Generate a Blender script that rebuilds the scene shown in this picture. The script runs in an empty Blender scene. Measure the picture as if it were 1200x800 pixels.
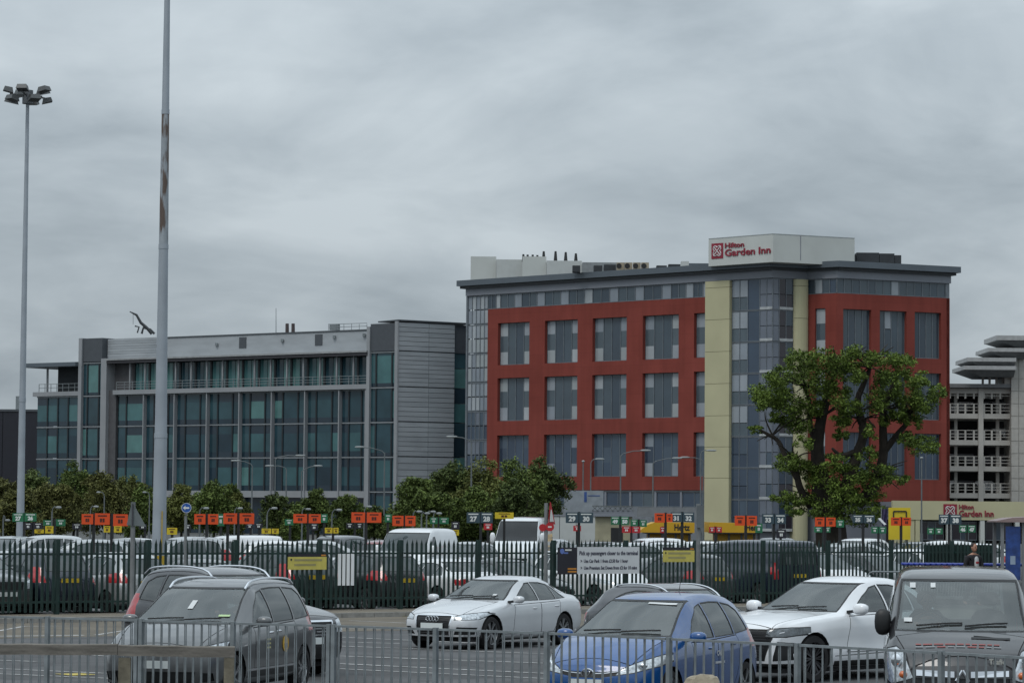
import bpy, bmesh, math, random
import numpy as np
from mathutils import Vector, Matrix
R_ = math.radians
random.seed(7)
scene = bpy.context.scene
col = scene.collection
# ------------------------------------------------------------------ camera
FPX = 3500.0                       # focal length in pixels of a 1200 px wide picture
CAM_H = 2.75
PITCH = math.atan(200.0 / FPX)
ROLL = 0.0081
cd = bpy.data.cameras.new('camera'); cam = bpy.data.objects.new('camera', cd); col.objects.link(cam)
cd.sensor_width = 36.0; cd.lens = FPX / 1200.0 * 36.0
cd.clip_start = 0.5; cd.clip_end = 5000
CROT = Matrix.Rotation(math.pi / 2 + PITCH, 3, 'X') @ Matrix.Rotation(ROLL, 3, 'Z')
cam.matrix_world = Matrix.Translation((0, 0, CAM_H)) @ CROT.to_4x4()
scene.camera = cam
# ------------------------------------------------------------------ world: overcast sky
SUN_EL, SUN_AZ = 52.0, 215.0        # degrees; azimuth clockwise from +Y
w = bpy.data.worlds.new('World'); scene.world = w; w.use_nodes = True
nt = w.node_tree; nt.nodes.clear()
def N(t, **k):
    n = nt.nodes.new(t)
    for a, b in k.items(): setattr(n, a, b)
    return n
wo = N('ShaderNodeOutputWorld'); bg = N('ShaderNodeBackground'); bg.inputs['Strength'].default_value = 0.1
sky = N('ShaderNodeTexSky', sky_type='NISHITA'); sky.sun_disc = False
sky.sun_elevation = R_(SUN_EL); sky.sun_rotation = R_(SUN_AZ); sky.air_density = 1.0; sky.dust_density = 3.0
tc = N('ShaderNodeTexCoord'); sep = N('ShaderNodeSeparateXYZ')
nt.links.new(tc.outputs['Generated'], sep.inputs[0])
def M(op, a, b=None, c=None):
    n = N('ShaderNodeMath', operation=op)
    for i, v in enumerate((a, b, c)):
        if v is None: continue
        if isinstance(v, (int, float)): n.inputs[i].default_value = v
        else: nt.links.new(v, n.inputs[i])
    return n.outputs[0]
zc = M('MAXIMUM', sep.outputs['Z'], 0.0)
den = M('ADD', zc, 0.30)
cx = M('DIVIDE', sep.outputs['X'], den); cy = M('DIVIDE', sep.outputs['Y'], den)
cmb = N('ShaderNodeCombineXYZ'); nt.links.new(cx, cmb.inputs[0]); nt.links.new(cy, cmb.inputs[1])
def cloudnoise(scale, det, off, dist=0.0):
    mp = N('ShaderNodeMapping'); mp.inputs['Location'].default_value = off
    nt.links.new(cmb.outputs[0], mp.inputs[0])
    n = N('ShaderNodeTexNoise'); n.inputs['Scale'].default_value = scale; n.inputs['Detail'].default_value = det
    n.inputs['Roughness'].default_value = 0.52; n.inputs['Distortion'].default_value = dist
    nt.links.new(mp.outputs[0], n.inputs['Vector']); return n.outputs['Fac']
n1 = cloudnoise(2.6, 7, (3.1, 8.2, 0), 0.5); n2 = cloudnoise(7.5, 6, (1.7, 2.3, 0), 0.4)
nn = M('ADD', M('MULTIPLY', n1, 0.72), M('MULTIPLY', n2, 0.28))
rp = N('ShaderNodeValToRGB'); cr = rp.color_ramp
cr.elements[0].position = 0.36; cr.elements[0].color = (0.308, 0.362, 0.405, 1)
cr.elements[1].position = 0.64; cr.elements[1].color = (0.562, 0.628, 0.672, 1)
e = cr.elements.new(0.5); e.color = (0.430, 0.492, 0.538, 1)
nt.links.new(nn, rp.inputs[0])
# standard overcast luminance: brighter towards the zenith
grad = M('ADD', M('MULTIPLY', zc, 1.75), 0.84)
gsc = M('MULTIPLY', grad, 10.0)
vm = N('ShaderNodeVectorMath', operation='SCALE'); nt.links.new(rp.outputs[0], vm.inputs[0]); nt.links.new(gsc, vm.inputs['Scale'])
mx = N('ShaderNodeMixRGB'); mx.inputs[0].default_value = 0.93
nt.links.new(sky.outputs[0], mx.inputs[1]); nt.links.new(vm.outputs[0], mx.inputs[2])
nt.links.new(mx.outputs[0], bg.inputs['Color']); nt.links.new(bg.outputs[0], wo.inputs['Surface'])
# ------------------------------------------------------------------ sun (veiled by cloud)
sd = bpy.data.lights.new('sun', 'SUN'); sun = bpy.data.objects.new('sun', sd); col.objects.link(sun)
sd.energy = 1.0; sd.angle = R_(22); sd.color = (1.0, 0.965, 0.92)
sdir = Vector((math.sin(R_(SUN_AZ)) * math.cos(R_(SUN_EL)), math.cos(R_(SUN_AZ)) * math.cos(R_(SUN_EL)), math.sin(R_(SUN_EL))))
sun.rotation_euler = sdir.to_track_quat('Z', 'Y').to_euler()
scene.view_settings.view_transform = 'Standard'; scene.view_settings.look = 'None'
scene.view_settings.exposure = 0.0; scene.view_settings.gamma = 1.0
try: scene.view_settings.use_curve_mapping = False
except Exception: pass
scene.render.engine = 'CYCLES'
# ------------------------------------------------------------------ surveying helpers (photo pixel -> point in the place)
CAMP = Vector((0, 0, CAM_H))
def ray(px, py): return CROT @ Vector(((px - 600) / FPX, (400 - py) / FPX, -1.0))
def at(px, py, Y):
    d = ray(px, py); return CAMP + d * (Y / d.y)
def gx(px, Y): return at(px, 600, Y).x
def gnd(px, py):
    d = ray(px, py); return CAMP + d * (-CAM_H / d.z)
def hz(px, py, Y): return at(px, py, Y).z
# ------------------------------------------------------------------ materials
MATS = {}
def mat(name, c, rough=0.6, metal=0.0, var=0.15, scale=2.0, bump=0.0, spec=0.5, coat=0.0, detail=4, c2=None, stretch=None, island=0.0, bscale=None):
    if name in MATS: return MATS[name]
    m = bpy.data.materials.new(name); m.use_nodes = True
    t = m.node_tree; b = t.nodes['Principled BSDF']
    b.inputs['Roughness'].default_value = rough; b.inputs['Metallic'].default_value = metal
    b.inputs['Specular IOR Level'].default_value = spec
    if coat: b.inputs['Coat Weight'].default_value = coat; b.inputs['Coat Roughness'].default_value = 0.06
    g = t.nodes.new('ShaderNodeNewGeometry'); mp = t.nodes.new('ShaderNodeMapping')
    if stretch: mp.inputs['Scale'].default_value = stretch
    t.links.new(g.outputs['Position'], mp.inputs[0])
    n = t.nodes.new('ShaderNodeTexNoise'); n.inputs['Scale'].default_value = scale; n.inputs['Detail'].default_value = detail
    t.links.new(mp.outputs[0], n.inputs['Vector'])
    r = t.nodes.new('ShaderNodeValToRGB'); r.color_ramp.elements[0].position = 0.3; r.color_ramp.elements[1].position = 0.72
    lo = [max(0, x * (1 - var)) for x in c[:3]]; hi = [min(1, x * (1 + var)) for x in (c2 or c)[:3]]
    r.color_ramp.elements[0].color = (*lo, 1); r.color_ramp.elements[1].color = (*hi, 1)
    fac = n.outputs['Fac']
    if island:
        ad = t.nodes.new('ShaderNodeMath'); ad.operation = 'MULTIPLY_ADD'; ad.inputs[1].default_value = island; t.links.new(g.outputs['Random Per Island'], ad.inputs[0])
        sb = t.nodes.new('ShaderNodeMath'); sb.operation = 'SUBTRACT'; sb.inputs[1].default_value = island / 2; t.links.new(fac, sb.inputs[0]); t.links.new(sb.outputs[0], ad.inputs[2]); fac = ad.outputs[0]
    t.links.new(fac, r.inputs[0]); t.links.new(r.outputs[0], b.inputs['Base Color'])
    if bump:
        n2 = t.nodes.new('ShaderNodeTexNoise'); n2.inputs['Scale'].default_value = bscale or scale * 6; n2.inputs['Detail'].default_value = 5
        t.links.new(g.outputs['Position'], n2.inputs['Vector'])
        bp = t.nodes.new('ShaderNodeBump'); bp.inputs['Strength'].default_value = bump; bp.inputs['Distance'].default_value = 0.02
        t.links.new(n2.outputs['Fac'], bp.inputs['Height']); t.links.new(bp.outputs[0], b.inputs['Normal'])
    MATS[name] = m; return m
def glassmat(name, tint, gloss_rough=0.02, ior=1.5, sky_veil=0.08):
    if name in MATS: return MATS[name]
    m = bpy.data.materials.new(name); m.use_nodes = True; t = m.node_tree; t.nodes.clear()
    o = t.nodes.new('ShaderNodeOutputMaterial'); tr = t.nodes.new('ShaderNodeBsdfTransparent'); tr.inputs[0].default_value = (*tint, 1)
    gl = t.nodes.new('ShaderNodeBsdfGlossy'); gl.inputs['Roughness'].default_value = gloss_rough; gl.inputs['Color'].default_value = (0.93, 0.97, 0.97, 1)
    f = t.nodes.new('ShaderNodeFresnel'); f.inputs['IOR'].default_value = ior; mx = t.nodes.new('ShaderNodeMixShader')
    df = t.nodes.new('ShaderNodeBsdfDiffuse'); df.inputs[0].default_value = (.42, .46, .46, 1); dm = t.nodes.new('ShaderNodeMixShader'); dm.inputs[0].default_value = sky_veil; t.links.new(tr.outputs[0], dm.inputs[1]); t.links.new(df.outputs[0], dm.inputs[2])  # pale diffuse veil lightens the glass in place of reflected sky
    t.links.new(f.outputs[0], mx.inputs[0]); t.links.new(dm.outputs[0], mx.inputs[1]); t.links.new(gl.outputs[0], mx.inputs[2]); t.links.new(mx.outputs[0], o.inputs[0])
    MATS[name] = m; return m
def joints(m, bw, bh, dark=.72, streak=.10):
    """cladding joints and rain streaks on a wall whose own x runs along it and z up"""
    t = m.node_tree; b = t.nodes['Principled BSDF']; src = b.inputs['Base Color'].links[0].from_socket
    tc_ = t.nodes.new('ShaderNodeTexCoord'); sp = t.nodes.new('ShaderNodeSeparateXYZ'); cb = t.nodes.new('ShaderNodeCombineXYZ'); t.links.new(tc_.outputs['Object'], sp.inputs[0]); t.links.new(sp.outputs['X'], cb.inputs[0]); t.links.new(sp.outputs['Z'], cb.inputs[1])
    br = t.nodes.new('ShaderNodeTexBrick'); br.offset = 0; br.inputs['Scale'].default_value = 1; br.inputs['Mortar Size'].default_value = .025; br.inputs['Brick Width'].default_value = bw; br.inputs['Row Height'].default_value = bh; br.inputs['Mortar Smooth'].default_value = .6
    br.inputs['Color1'].default_value = (1, 1, 1, 1); br.inputs['Color2'].default_value = (.93, .93, .93, 1); br.inputs['Mortar'].default_value = (dark, dark, dark, 1); t.links.new(cb.outputs[0], br.inputs['Vector'])
    mp = t.nodes.new('ShaderNodeMapping'); mp.inputs['Scale'].default_value = (1.6, 1.6, .09); g = t.nodes.new('ShaderNodeNewGeometry'); t.links.new(g.outputs['Position'], mp.inputs[0])
    n = t.nodes.new('ShaderNodeTexNoise'); n.inputs['Scale'].default_value = 1; n.inputs['Detail'].default_value = 6; t.links.new(mp.outputs[0], n.inputs['Vector'])
    mr = t.nodes.new('ShaderNodeMapRange'); mr.inputs['From Min'].default_value = .3; mr.inputs['From Max'].default_value = .7; mr.inputs['To Min'].default_value = 1-streak; mr.inputs['To Max'].default_value = 1+streak; t.links.new(n.outputs['Fac'], mr.inputs[0])
    m1 = t.nodes.new('ShaderNodeMixRGB'); m1.blend_type = 'MULTIPLY'; m1.inputs[0].default_value = 1; t.links.new(src, m1.inputs[1]); t.links.new(br.outputs['Color'], m1.inputs[2])
    m2 = t.nodes.new('ShaderNodeVectorMath'); m2.operation = 'SCALE'; t.links.new(m1.outputs[0], m2.inputs[0]); t.links.new(mr.outputs[0], m2.inputs['Scale']); t.links.new(m2.outputs[0], b.inputs['Base Color']); return m
# ------------------------------------------------------------------ mesh helpers
class MB:
    def __init__(s): s.v = []; s.f = []
    def add(s, vs, fs):
        o = len(s.v); s.v += [tuple(p) for p in vs]; s.f += [tuple(i + o for i in q) for q in fs]
    def box(s, x0, x1, y0, y1, z0, z1):
        s.add([(x0,y0,z0),(x1,y0,z0),(x1,y1,z0),(x0,y1,z0),(x0,y0,z1),(x1,y0,z1),(x1,y1,z1),(x0,y1,z1)],
              [(0,3,2,1),(4,5,6,7),(0,1,5,4),(1,2,6,5),(2,3,7,6),(3,0,4,7)]); return s
    def hexa(s, p):  # 8 corners, bottom loop then top loop
        s.add(p, [(0,3,2,1),(4,5,6,7),(0,1,5,4),(1,2,6,5),(2,3,7,6),(3,0,4,7)]); return s
    def bar(s, p, q, wx, wy):
        p = Vector(p); q = Vector(q); d = (q - p).normalized(); up = Vector((0,0,1)) if abs(d.z) < .9 else Vector((0,1,0))
        a = d.cross(up).normalized() * wx / 2; b = a.cross(d).normalized() * wy / 2
        return s.hexa([p-a-b, p+a-b, p+a+b, p-a+b, q-a-b, q+a-b, q+a+b, q-a+b])
    def cyl(s, p, q, r0, r1=None, n=8, caps=True):
        r1 = r0 if r1 is None else r1
        p = Vector(p); q = Vector(q); d = (q - p).normalized(); up = Vector((0,0,1)) if abs(d.z) < .9 else Vector((0,1,0))
        a = d.cross(up).normalized(); b = d.cross(a).normalized()
        vs = [c + (a * math.cos(2*math.pi*i/n) + b * math.sin(2*math.pi*i/n)) * r for c, r in ((p, r0), (q, r1)) for i in range(n)]
        fs = [(i, n + i, n + (i+1) % n, (i+1) % n) for i in range(n)]
        if caps: fs += [tuple(range(n)), tuple(range(2*n-1, n-1, -1))]
        s.add(vs, fs); return s
    def tube(s, pts, rad, n=6):
        pts = [Vector(p) for p in pts]; rad = rad if isinstance(rad, (list, tuple)) else [rad] * len(pts)
        vs = []
        a = None
        for i, p in enumerate(pts):
            d = (pts[min(i+1, len(pts)-1)] - pts[max(i-1, 0)]).normalized()
            if a is None: a = d.orthogonal().normalized()
            a = (a - d * a.dot(d)).normalized(); b = d.cross(a)
            vs += [p + (a * math.cos(2*math.pi*k/n) + b * math.sin(2*math.pi*k/n)) * rad[i] for k in range(n)]
        fs = [(i*n+k, i*n+(k+1) % n, (i+1)*n+(k+1) % n, (i+1)*n+k) for i in range(len(pts)-1) for k in range(n)]
        fs += [tuple(range(n-1, -1, -1)), tuple(range((len(pts)-1)*n, len(pts)*n))]
        s.add(vs, fs); return s
    def ell(s, c, r, nu=10, nv=7, p=2.0):
        c = Vector(c); vs = []; fs = []
        sp = lambda x: math.copysign(abs(x) ** (2.0 / p), x)
        for j in range(nv + 1):
            ph = -math.pi/2 + math.pi * j / nv
            for i in range(nu):
                th = 2*math.pi*i/nu
                vs.append((c.x + r[0]*sp(math.cos(ph))*sp(math.cos(th)), c.y + r[1]*sp(math.cos(ph))*sp(math.sin(th)), c.z + r[2]*sp(math.sin(ph))))
        for j in range(nv):
            for i in range(nu): fs.append((j*nu+i, j*nu+(i+1) % nu, (j+1)*nu+(i+1) % nu, (j+1)*nu+i))
        s.add(vs, fs); return s
    def lathe(s, prof, o, ax, n=20):   # prof: (along axis, radius)
        o = Vector(o); d = Vector(ax).normalized(); a = d.orthogonal().normalized(); b = d.cross(a)
        vs = [o + d*t + (a*math.cos(2*math.pi*k/n) + b*math.sin(2*math.pi*k/n))*r for t, r in prof for k in range(n)]
        fs = [(i*n+k, i*n+(k+1) % n, (i+1)*n+(k+1) % n, (i+1)*n+k) for i in range(len(prof)-1) for k in range(n)]
        s.add(vs, fs); return s
    def prism(s, poly, y0, y1):        # poly in (x, z), extruded along y
        n = len(poly); s.add([(x, y0, z) for x, z in poly] + [(x, y1, z) for x, z in poly],
            [tuple(range(n)), tuple(range(2*n-1, n-1, -1))] + [(i, n+i, n+(i+1) % n, (i+1) % n) for i in range(n)]); return s
    def torus(s, c, R0, r, ax=(1,0,0), n=20, m=6, sy=1.0, sz=1.0):
        c = Vector(c); vs = []; fs = []
        for i in range(n):
            t = 2*math.pi*i/n; ce = Vector((0, math.cos(t)*R0*sy, math.sin(t)*R0*sz)); rd = Vector((0, math.cos(t), math.sin(t)))
            for k in range(m):
                u = 2*math.pi*k/m; vs.append(c + ce + rd*math.cos(u)*r + Vector((math.sin(u)*r, 0, 0)))
        for i in range(n):
            for k in range(m): fs.append((i*m+k, ((i+1) % n)*m+k, ((i+1) % n)*m+(k+1) % m, i*m+(k+1) % m))
        s.add(vs, fs); return s
    def mesh(s, name, m, smooth=False, ang=40):
        me = bpy.data.meshes.new(name); me.from_pydata(s.v, [], s.f)
        bm = bmesh.new(); bm.from_mesh(me); bmesh.ops.recalc_face_normals(bm, faces=bm.faces); 
        if smooth:
            for f in bm.faces: f.smooth = True
            for ed in bm.edges:
                if len(ed.link_faces) == 2 and ed.calc_face_angle(0) > R_(ang): ed.smooth = False
        bm.to_mesh(me); bm.free()
        me.materials.append(m); return me
    def build(s, name, m, parent=None, smooth=False, loc=None, rz=0.0, ang=40):
        return link(name, s.mesh(name, m, smooth, ang), parent, loc, rz)
def link(name, me, parent=None, loc=None, rz=0.0, scale=None):
    o = bpy.data.objects.new(name, me); col.objects.link(o)
    if parent is not None: o.parent = parent
    if loc is not None: o.location = loc
    if rz: o.rotation_euler = (0, 0, rz)
    if scale: o.scale = scale
    return o
def tag(o, label, cat, group=None):
    o['label'] = label; o['category'] = cat
    if group: o['group'] = group
    return o
def thing(name, label, cat, loc=(0,0,0), rz=0.0, group=None):
    o = link(name, None, None, loc, rz); o.empty_display_size = 0.3
    return tag(o, label, cat, group)
def structure(o): o['kind'] = 'structure'; return o
_unit = {}
def panel(name, m, parent, loc, size, rz=0.0):        # a cheap shared box: origin at its left front bottom corner
    if m.name not in _unit: _unit[m.name] = MB().box(0,1,0,1,0,1).mesh('panel_' + m.name, m)
    return link(name, _unit[m.name], parent, loc, rz, size)
def copy_tree(o, parent=None, label=None):
    c = o.copy(); col.objects.link(c)
    if parent is not None: c.parent = parent
    if label: c['label'] = label
    for ch in list(o.children): copy_tree(ch, c)
    return c
_dg = None
def text_mesh(s, size, m, depth=0.01, font_bold=0.0, align='CENTER', sx=1.0):
    cu = bpy.data.curves.new('lettering', 'FONT'); cu.body = s; cu.size = size; cu.extrude = depth; cu.offset = font_bold
    cu.align_x = align; cu.align_y = 'CENTER'; cu.resolution_u = 2
    o = bpy.data.objects.new('lettering_tmp', cu); col.objects.link(o)
    dg = bpy.context.evaluated_depsgraph_get(); me = bpy.data.meshes.new_from_object(o.evaluated_get(dg))
    bpy.data.objects.remove(o); bpy.data.curves.remove(cu)
    # stand it up: text x -> x, text y -> z, facing -y
    me.transform(Matrix.Rotation(math.pi/2, 4, 'X') @ Matrix.Diagonal((sx, 1, 1, 1)))
    me.materials.clear(); me.materials.append(m); return me
# ------------------------------------------------------------------ shared materials
asphalt = mat('asphalt', (0.072, 0.073, 0.075), 0.85, var=0.30, scale=0.6, bump=0.25, bscale=40, detail=8)
def worn(m):     # patched, oil-stained and cracked tarmac
    t = m.node_tree; b = t.nodes['Principled BSDF']; src = b.inputs['Base Color'].links[0].from_socket; g = t.nodes.new('ShaderNodeNewGeometry')
    def layer(node, scale, p0, p1, lo, hi, sock, src):
        n = t.nodes.new(node); n.inputs['Scale'].default_value = scale
        if node == 'ShaderNodeTexVoronoi': n.feature = 'DISTANCE_TO_EDGE'
        else: n.inputs['Detail'].default_value = 8
        wn = t.nodes.new('ShaderNodeTexNoise'); wn.inputs['Scale'].default_value = 1.3; wn.inputs['Detail'].default_value = 5; t.links.new(g.outputs['Position'], wn.inputs['Vector'])
        ad = t.nodes.new('ShaderNodeVectorMath'); ad.operation = 'ADD'; t.links.new(g.outputs['Position'], ad.inputs[0]); t.links.new(wn.outputs['Color'], ad.inputs[1]); t.links.new(ad.outputs[0], n.inputs['Vector'])
        mr = t.nodes.new('ShaderNodeMapRange'); mr.inputs['From Min'].default_value = p0; mr.inputs['From Max'].default_value = p1; mr.inputs['To Min'].default_value = lo; mr.inputs['To Max'].default_value = hi; t.links.new(n.outputs[sock], mr.inputs[0])
        v = t.nodes.new('ShaderNodeVectorMath'); v.operation = 'SCALE'; t.links.new(src, v.inputs[0]); t.links.new(mr.outputs[0], v.inputs['Scale']); return v.outputs[0]
    s = layer('ShaderNodeTexVoronoi', .22, .0, .02, .62, 1.0, 'Distance', src); s = layer('ShaderNodeTexNoise', .16, .42, .58, .82, 1.12, 'Fac', s); s = layer('ShaderNodeTexNoise', 1.1, .28, .42, .62, 1.0, 'Fac', s)
    t.links.new(s, b.inputs['Base Color']); return m
worn(asphalt)
dkgreen = mat('palisade_green', (0.004, 0.024, 0.020), 0.5, var=0.3, scale=3)
galv = mat('galvanised_steel', (0.20, 0.225, 0.235), 0.55, 0.25, var=0.22, scale=6, detail=6)
greypole = mat('grey_pole_steel', (0.17, 0.18, 0.185), 0.6, 0.2, var=0.2, scale=4)
white = mat('white_paint', (0.72, 0.74, 0.75), 0.5, var=0.06)
black = mat('black_plastic', (0.010, 0.011, 0.012), 0.5, var=0.2)
rubber = mat('tyre_rubber', (0.010, 0.010, 0.011), 0.85, var=0.3, scale=8)
chrome = mat('chrome', (0.75, 0.77, 0.80), 0.12, 1.0, var=0.05)
alloy = mat('alloy_wheel', (0.34, 0.35, 0.36), 0.32, 0.85, var=0.1)
darkalloy = mat('dark_alloy_wheel', (0.06, 0.06, 0.065), 0.35, 0.8, var=0.1)
lens = mat('headlamp_lens', (0.50, 0.54, 0.57), 0.08, 0.35, var=0.45, scale=22, coat=1.0)
redlens = mat('tail_lamp_red', (0.40, 0.012, 0.016), 0.15, var=0.2, scale=12, coat=0.8)
amber = mat('amber_lens', (0.55, 0.12, 0.02), 0.2, coat=0.6)
platey = mat('number_plate_yellow', (0.62, 0.43, 0.02), 0.5, var=0.08)
platew = mat('number_plate_white', (0.62, 0.66, 0.65), 0.5, var=0.05)
darkint = mat('dark_interior', (0.018, 0.018, 0.02), 0.9, var=0.3)
seatm = mat('seat_cloth', (0.035, 0.035, 0.04), 0.95, var=0.3, scale=10)
carglass = glassmat('car_glass', (0.50, 0.56, 0.56), 0.03, 1.85)
privglass = glassmat('privacy_glass', (0.08, 0.085, 0.09), 0.03, 1.7, 0.04)
farglass = mat('parked_car_glass', (0.030, 0.042, 0.045), 0.04, var=0.3, spec=0.9)
sign_blk = mat('sign_black', (0.012, 0.012, 0.02), 0.5)
# ------------------------------------------------------------------ ground
def sheet(name, pts, z, m, parent=None):
    me = bpy.data.meshes.new(name); me.from_pydata([(x, y, z) for x, y in pts], [], [tuple(range(len(pts)))]); me.materials.append(m)
    o = link(name, me, parent)
    if parent is None: structure(o)
    return o
farground = mat('far_ground', (0.07, 0.072, 0.068), 0.95, var=0.3, scale=0.05)
sheet('ground', [(-1500, -60), (1500, -60), (1500, 3000), (-1500, 3000)], -0.008, farground)
sheet('car_park_surface', [(-90, 74), (90, 74), (120, 205), (-120, 205)], -0.004, mat('car_park_asphalt', (0.052, 0.053, 0.054), 0.9, var=0.3, scale=0.4, bump=.2, bscale=30))
road = sheet('road', [(-60, 12), (60, 12), (60, 110), (-60, 110)], 0.0, asphalt)
FO = Vector((-11.3, 75.0)); FD = Vector((0.806, 0.591)); FN = Vector((-0.591, 0.806))     # palisade line, its direction and the side behind it
def fpt(l, d=0.0): return FO + FD*l + FN*d
pale_slab = mat('tan_paving', (0.155, 0.135, 0.105), 0.9, var=0.22, scale=1.5, bump=.2, bscale=20)
kerbm = mat('kerb_concrete', (0.24, 0.235, 0.22), 0.85, var=0.2, scale=5)
a, b, c_, d_ = fpt(-14, -.45), fpt(52, -.45), fpt(52, .6), fpt(-14, .6)
vb = MB(); 
def strip(mb, l0, l1, d0, d1, z0, z1):
    P_ = [fpt(l0, d0), fpt(l1, d0), fpt(l1, d1), fpt(l0, d1)]; mb.hexa([(p.x, p.y, z0) for p in P_] + [(p.x, p.y, z1) for p in P_])
strip(vb, -14, 52, -2.1, .5, -.02, .11); structure(vb.build('pavement', pale_slab))
kn = 0
for i in range(66):
    kb = MB(); strip(kb, -14 + i, -14 + i + .985, -2.26, -2.11, -.02, .125); kb.build('kerb', kerbm, bpy.data.objects['pavement']); kn += 1
buff = MB(); strip(buff, -16, 54, -9.6, -2.265, -.02, .005); structure(buff.build('buff_surfacing', mat('buff_asphalt', (.125, .108, .082), .9, var=.25, scale=.7, bump=.2, bscale=30, detail=7)))
line_w = mat('road_marking_white', (0.42, 0.42, 0.41), 0.8, var=0.45, scale=3, detail=8)
line_y = mat('road_marking_yellow', (0.42, 0.34, 0.08), 0.8, var=0.45, scale=3, detail=8)
def mark(px0, py0, px1, py1, wid, m=line_w, name='road_marking'):
    p = gnd(px0, py0).xy; q = gnd(px1, py1).xy; d = (q - p).normalized(); n_ = Vector((-d.y, d.x))*wid/2
    return sheet(name, [tuple(p-n_), tuple(q-n_), tuple(q+n_), tuple(p+n_)], 0.010, m, road)
mark(-10, 745.5, 98, 744.2, .22); mark(-10, 740.5, 30, 733.5, .10); mark(20, 733.8, 98, 733.2, .08); mark(112, 744, 150, 738, .10)
mark(-10, 773.2, 42, 775, .12); mark(-10, 783.0, 150, 790, .10); mark(-10, 789, 145, 795.5, .10); mark(100, 767, 142, 770, .10)
mark(78, 789, 100, 791, .5, line_y)
mark(398, 746.5, 640, 757, .12); mark(398, 757, 520, 761, .10); mark(520, 761.5, 640, 766, .10); mark(398, 768.5, 640, 777, .12)
mark(398, 777.5, 640, 789, .12); mark(398, 783.5, 640, 795, .10); mark(470, 737, 398, 736.5, .10); mark(398, 752, 470, 754, .08)
mark(590, 752, 700, 752, .30); mark(990, 786, 1060, 790, .12)
mark(410, 727, 478, 730, .10); mark(410, 721, 480, 722.5, .08, line_y)
# ------------------------------------------------------------------ facades
class Fac:
    def __init__(s, p, q):
        s.p = Vector(p[:2]); s.q = Vector(q[:2]); s.u = (s.q - s.p).normalized(); s.n = Vector((-s.u.y, s.u.x)); s.L = (s.q - s.p).length; s.ang = math.atan2(s.u.y, s.u.x)
    def uz(s, px, py):
        d = ray(px, py); t = (s.p - CAMP.xy).dot(s.n) / d.xy.dot(s.n); w_ = CAMP + d*t
        return (w_.xy - s.p).dot(s.u), w_.z
    def U(s, px, py=450): return s.uz(px, py)[0]
    def Z(s, px, py): return s.uz(px, py)[1]
    def loc(s, u, y, z): v = s.p + s.u*u + s.n*y; return Vector((v.x, v.y, z))
    def panel(s, name, m, root, u0, u1, y0, y1, z0, z1): return panel(name, m, root, s.loc(u0, y0, z0) - rootpos(root), (u1-u0, y1-y0, z1-z0), s.ang)
    def build(s, mb, name, m, root, smooth=False): return mb.build(name, m, root, smooth, s.loc(0, 0, 0) - rootpos(root), s.ang)
ROOTP = {}
def rootpos(r): return ROOTP[r.name]
def broot(name, label, cat, xy, group=None):
    r = thing(name, label, cat, (xy[0], xy[1], 0), group=group); ROOTP[r.name] = Vector((xy[0], xy[1], 0)); return r
def wall_holes(u0, u1, z0, z1, holes, y0, dep, back=True):
    us = sorted({u0, u1} | {min(max(h[k], u0), u1) for h in holes for k in (0, 1)}); zs = sorted({z0, z1} | {min(max(h[k], z0), z1) for h in holes for k in (2, 3)})
    mb = MB(); inside = lambda u, z: any(h[0] < u < h[1] and h[2] < z < h[3] for h in holes)
    for a, b in zip(us, us[1:]):
        for c, d in zip(zs, zs[1:]):
            if b - a < 1e-5 or d - c < 1e-5: continue
            if not inside((a+b)/2, (c+d)/2): mb.add([(a, y0, c), (b, y0, c), (b, y0, d), (a, y0, d)], [(0, 1, 2, 3)])
    for h in holes:
        a, b, c, d = max(h[0], u0), min(h[1], u1), max(h[2], z0), min(h[3], z1); y1 = y0 + dep
        mb.add([(a, y0, c), (b, y0, c), (b, y0, d), (a, y0, d), (a, y1, c), (b, y1, c), (b, y1, d), (a, y1, d)], [(0, 4, 5, 1), (1, 5, 6, 2), (2, 6, 7, 3), (3, 7, 4, 0)])
    mb.add([(u0, y0, z0), (u0, y0+dep, z0), (u0, y0+dep, z1), (u0, y0, z1)], [(0, 1, 2, 3)]); mb.add([(u1, y0, z0), (u1, y0+dep, z0), (u1, y0+dep, z1), (u1, y0, z1)], [(0, 3, 2, 1)])
    mb.add([(u0, y0, z1), (u1, y0, z1), (u1, y0+dep, z1), (u0, y0+dep, z1)], [(0, 1, 2, 3)])
    return mb
def footprint(pts, z0, z1):
    n = len(pts); mb = MB(); mb.add([(x, y, z0) for x, y in pts] + [(x, y, z1) for x, y in pts], [tuple(range(n))[::-1], tuple(range(n, 2*n))] + [(i, (i+1) % n, n+(i+1) % n, n+i) for i in range(n)]); return mb
def gl(name, c, rough=.06, spec=.6, var=.12, scale=.35): return mat(name, c, rough, 0, var=var, scale=scale, spec=spec)
# ------------------------------------------------------------------ hotel
red = mat('red_render', (0.196, 0.043, 0.032), 0.8, var=0.09, scale=0.25, c2=(0.208, 0.048, 0.037), spec=.2); joints(red, 2.9, 1.55, .80, .09)
yel = mat('pale_yellow_render', (0.440, 0.418, 0.270), 0.8, var=0.07, scale=0.3, spec=.2)
gfas = mat('grey_fascia', (0.19, 0.205, 0.235), 0.5, var=0.06, scale=.3)
geave = mat('eave_metal', (0.105, 0.125, 0.145), 0.4, .3, var=0.08, scale=.3)
wplant = mat('white_plant_cladding', (0.46, 0.48, 0.46), 0.6, var=0.06, scale=.4)
mull = mat('window_frame_grey', (0.16, 0.18, 0.20), 0.45, .3)
hp_light = [gl('curtained_pane_%d' % i, c) for i, c in enumerate([(.26, .29, .32), (.33, .36, .38), (.21, .24, .275), (.29, .32, .33)])]
hp_dark = [gl('hotel_dark_pane_%d' % i, c) for i, c in enumerate([(.050, .072, .092), (.060, .082, .100), (.042, .060, .080)])]
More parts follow.
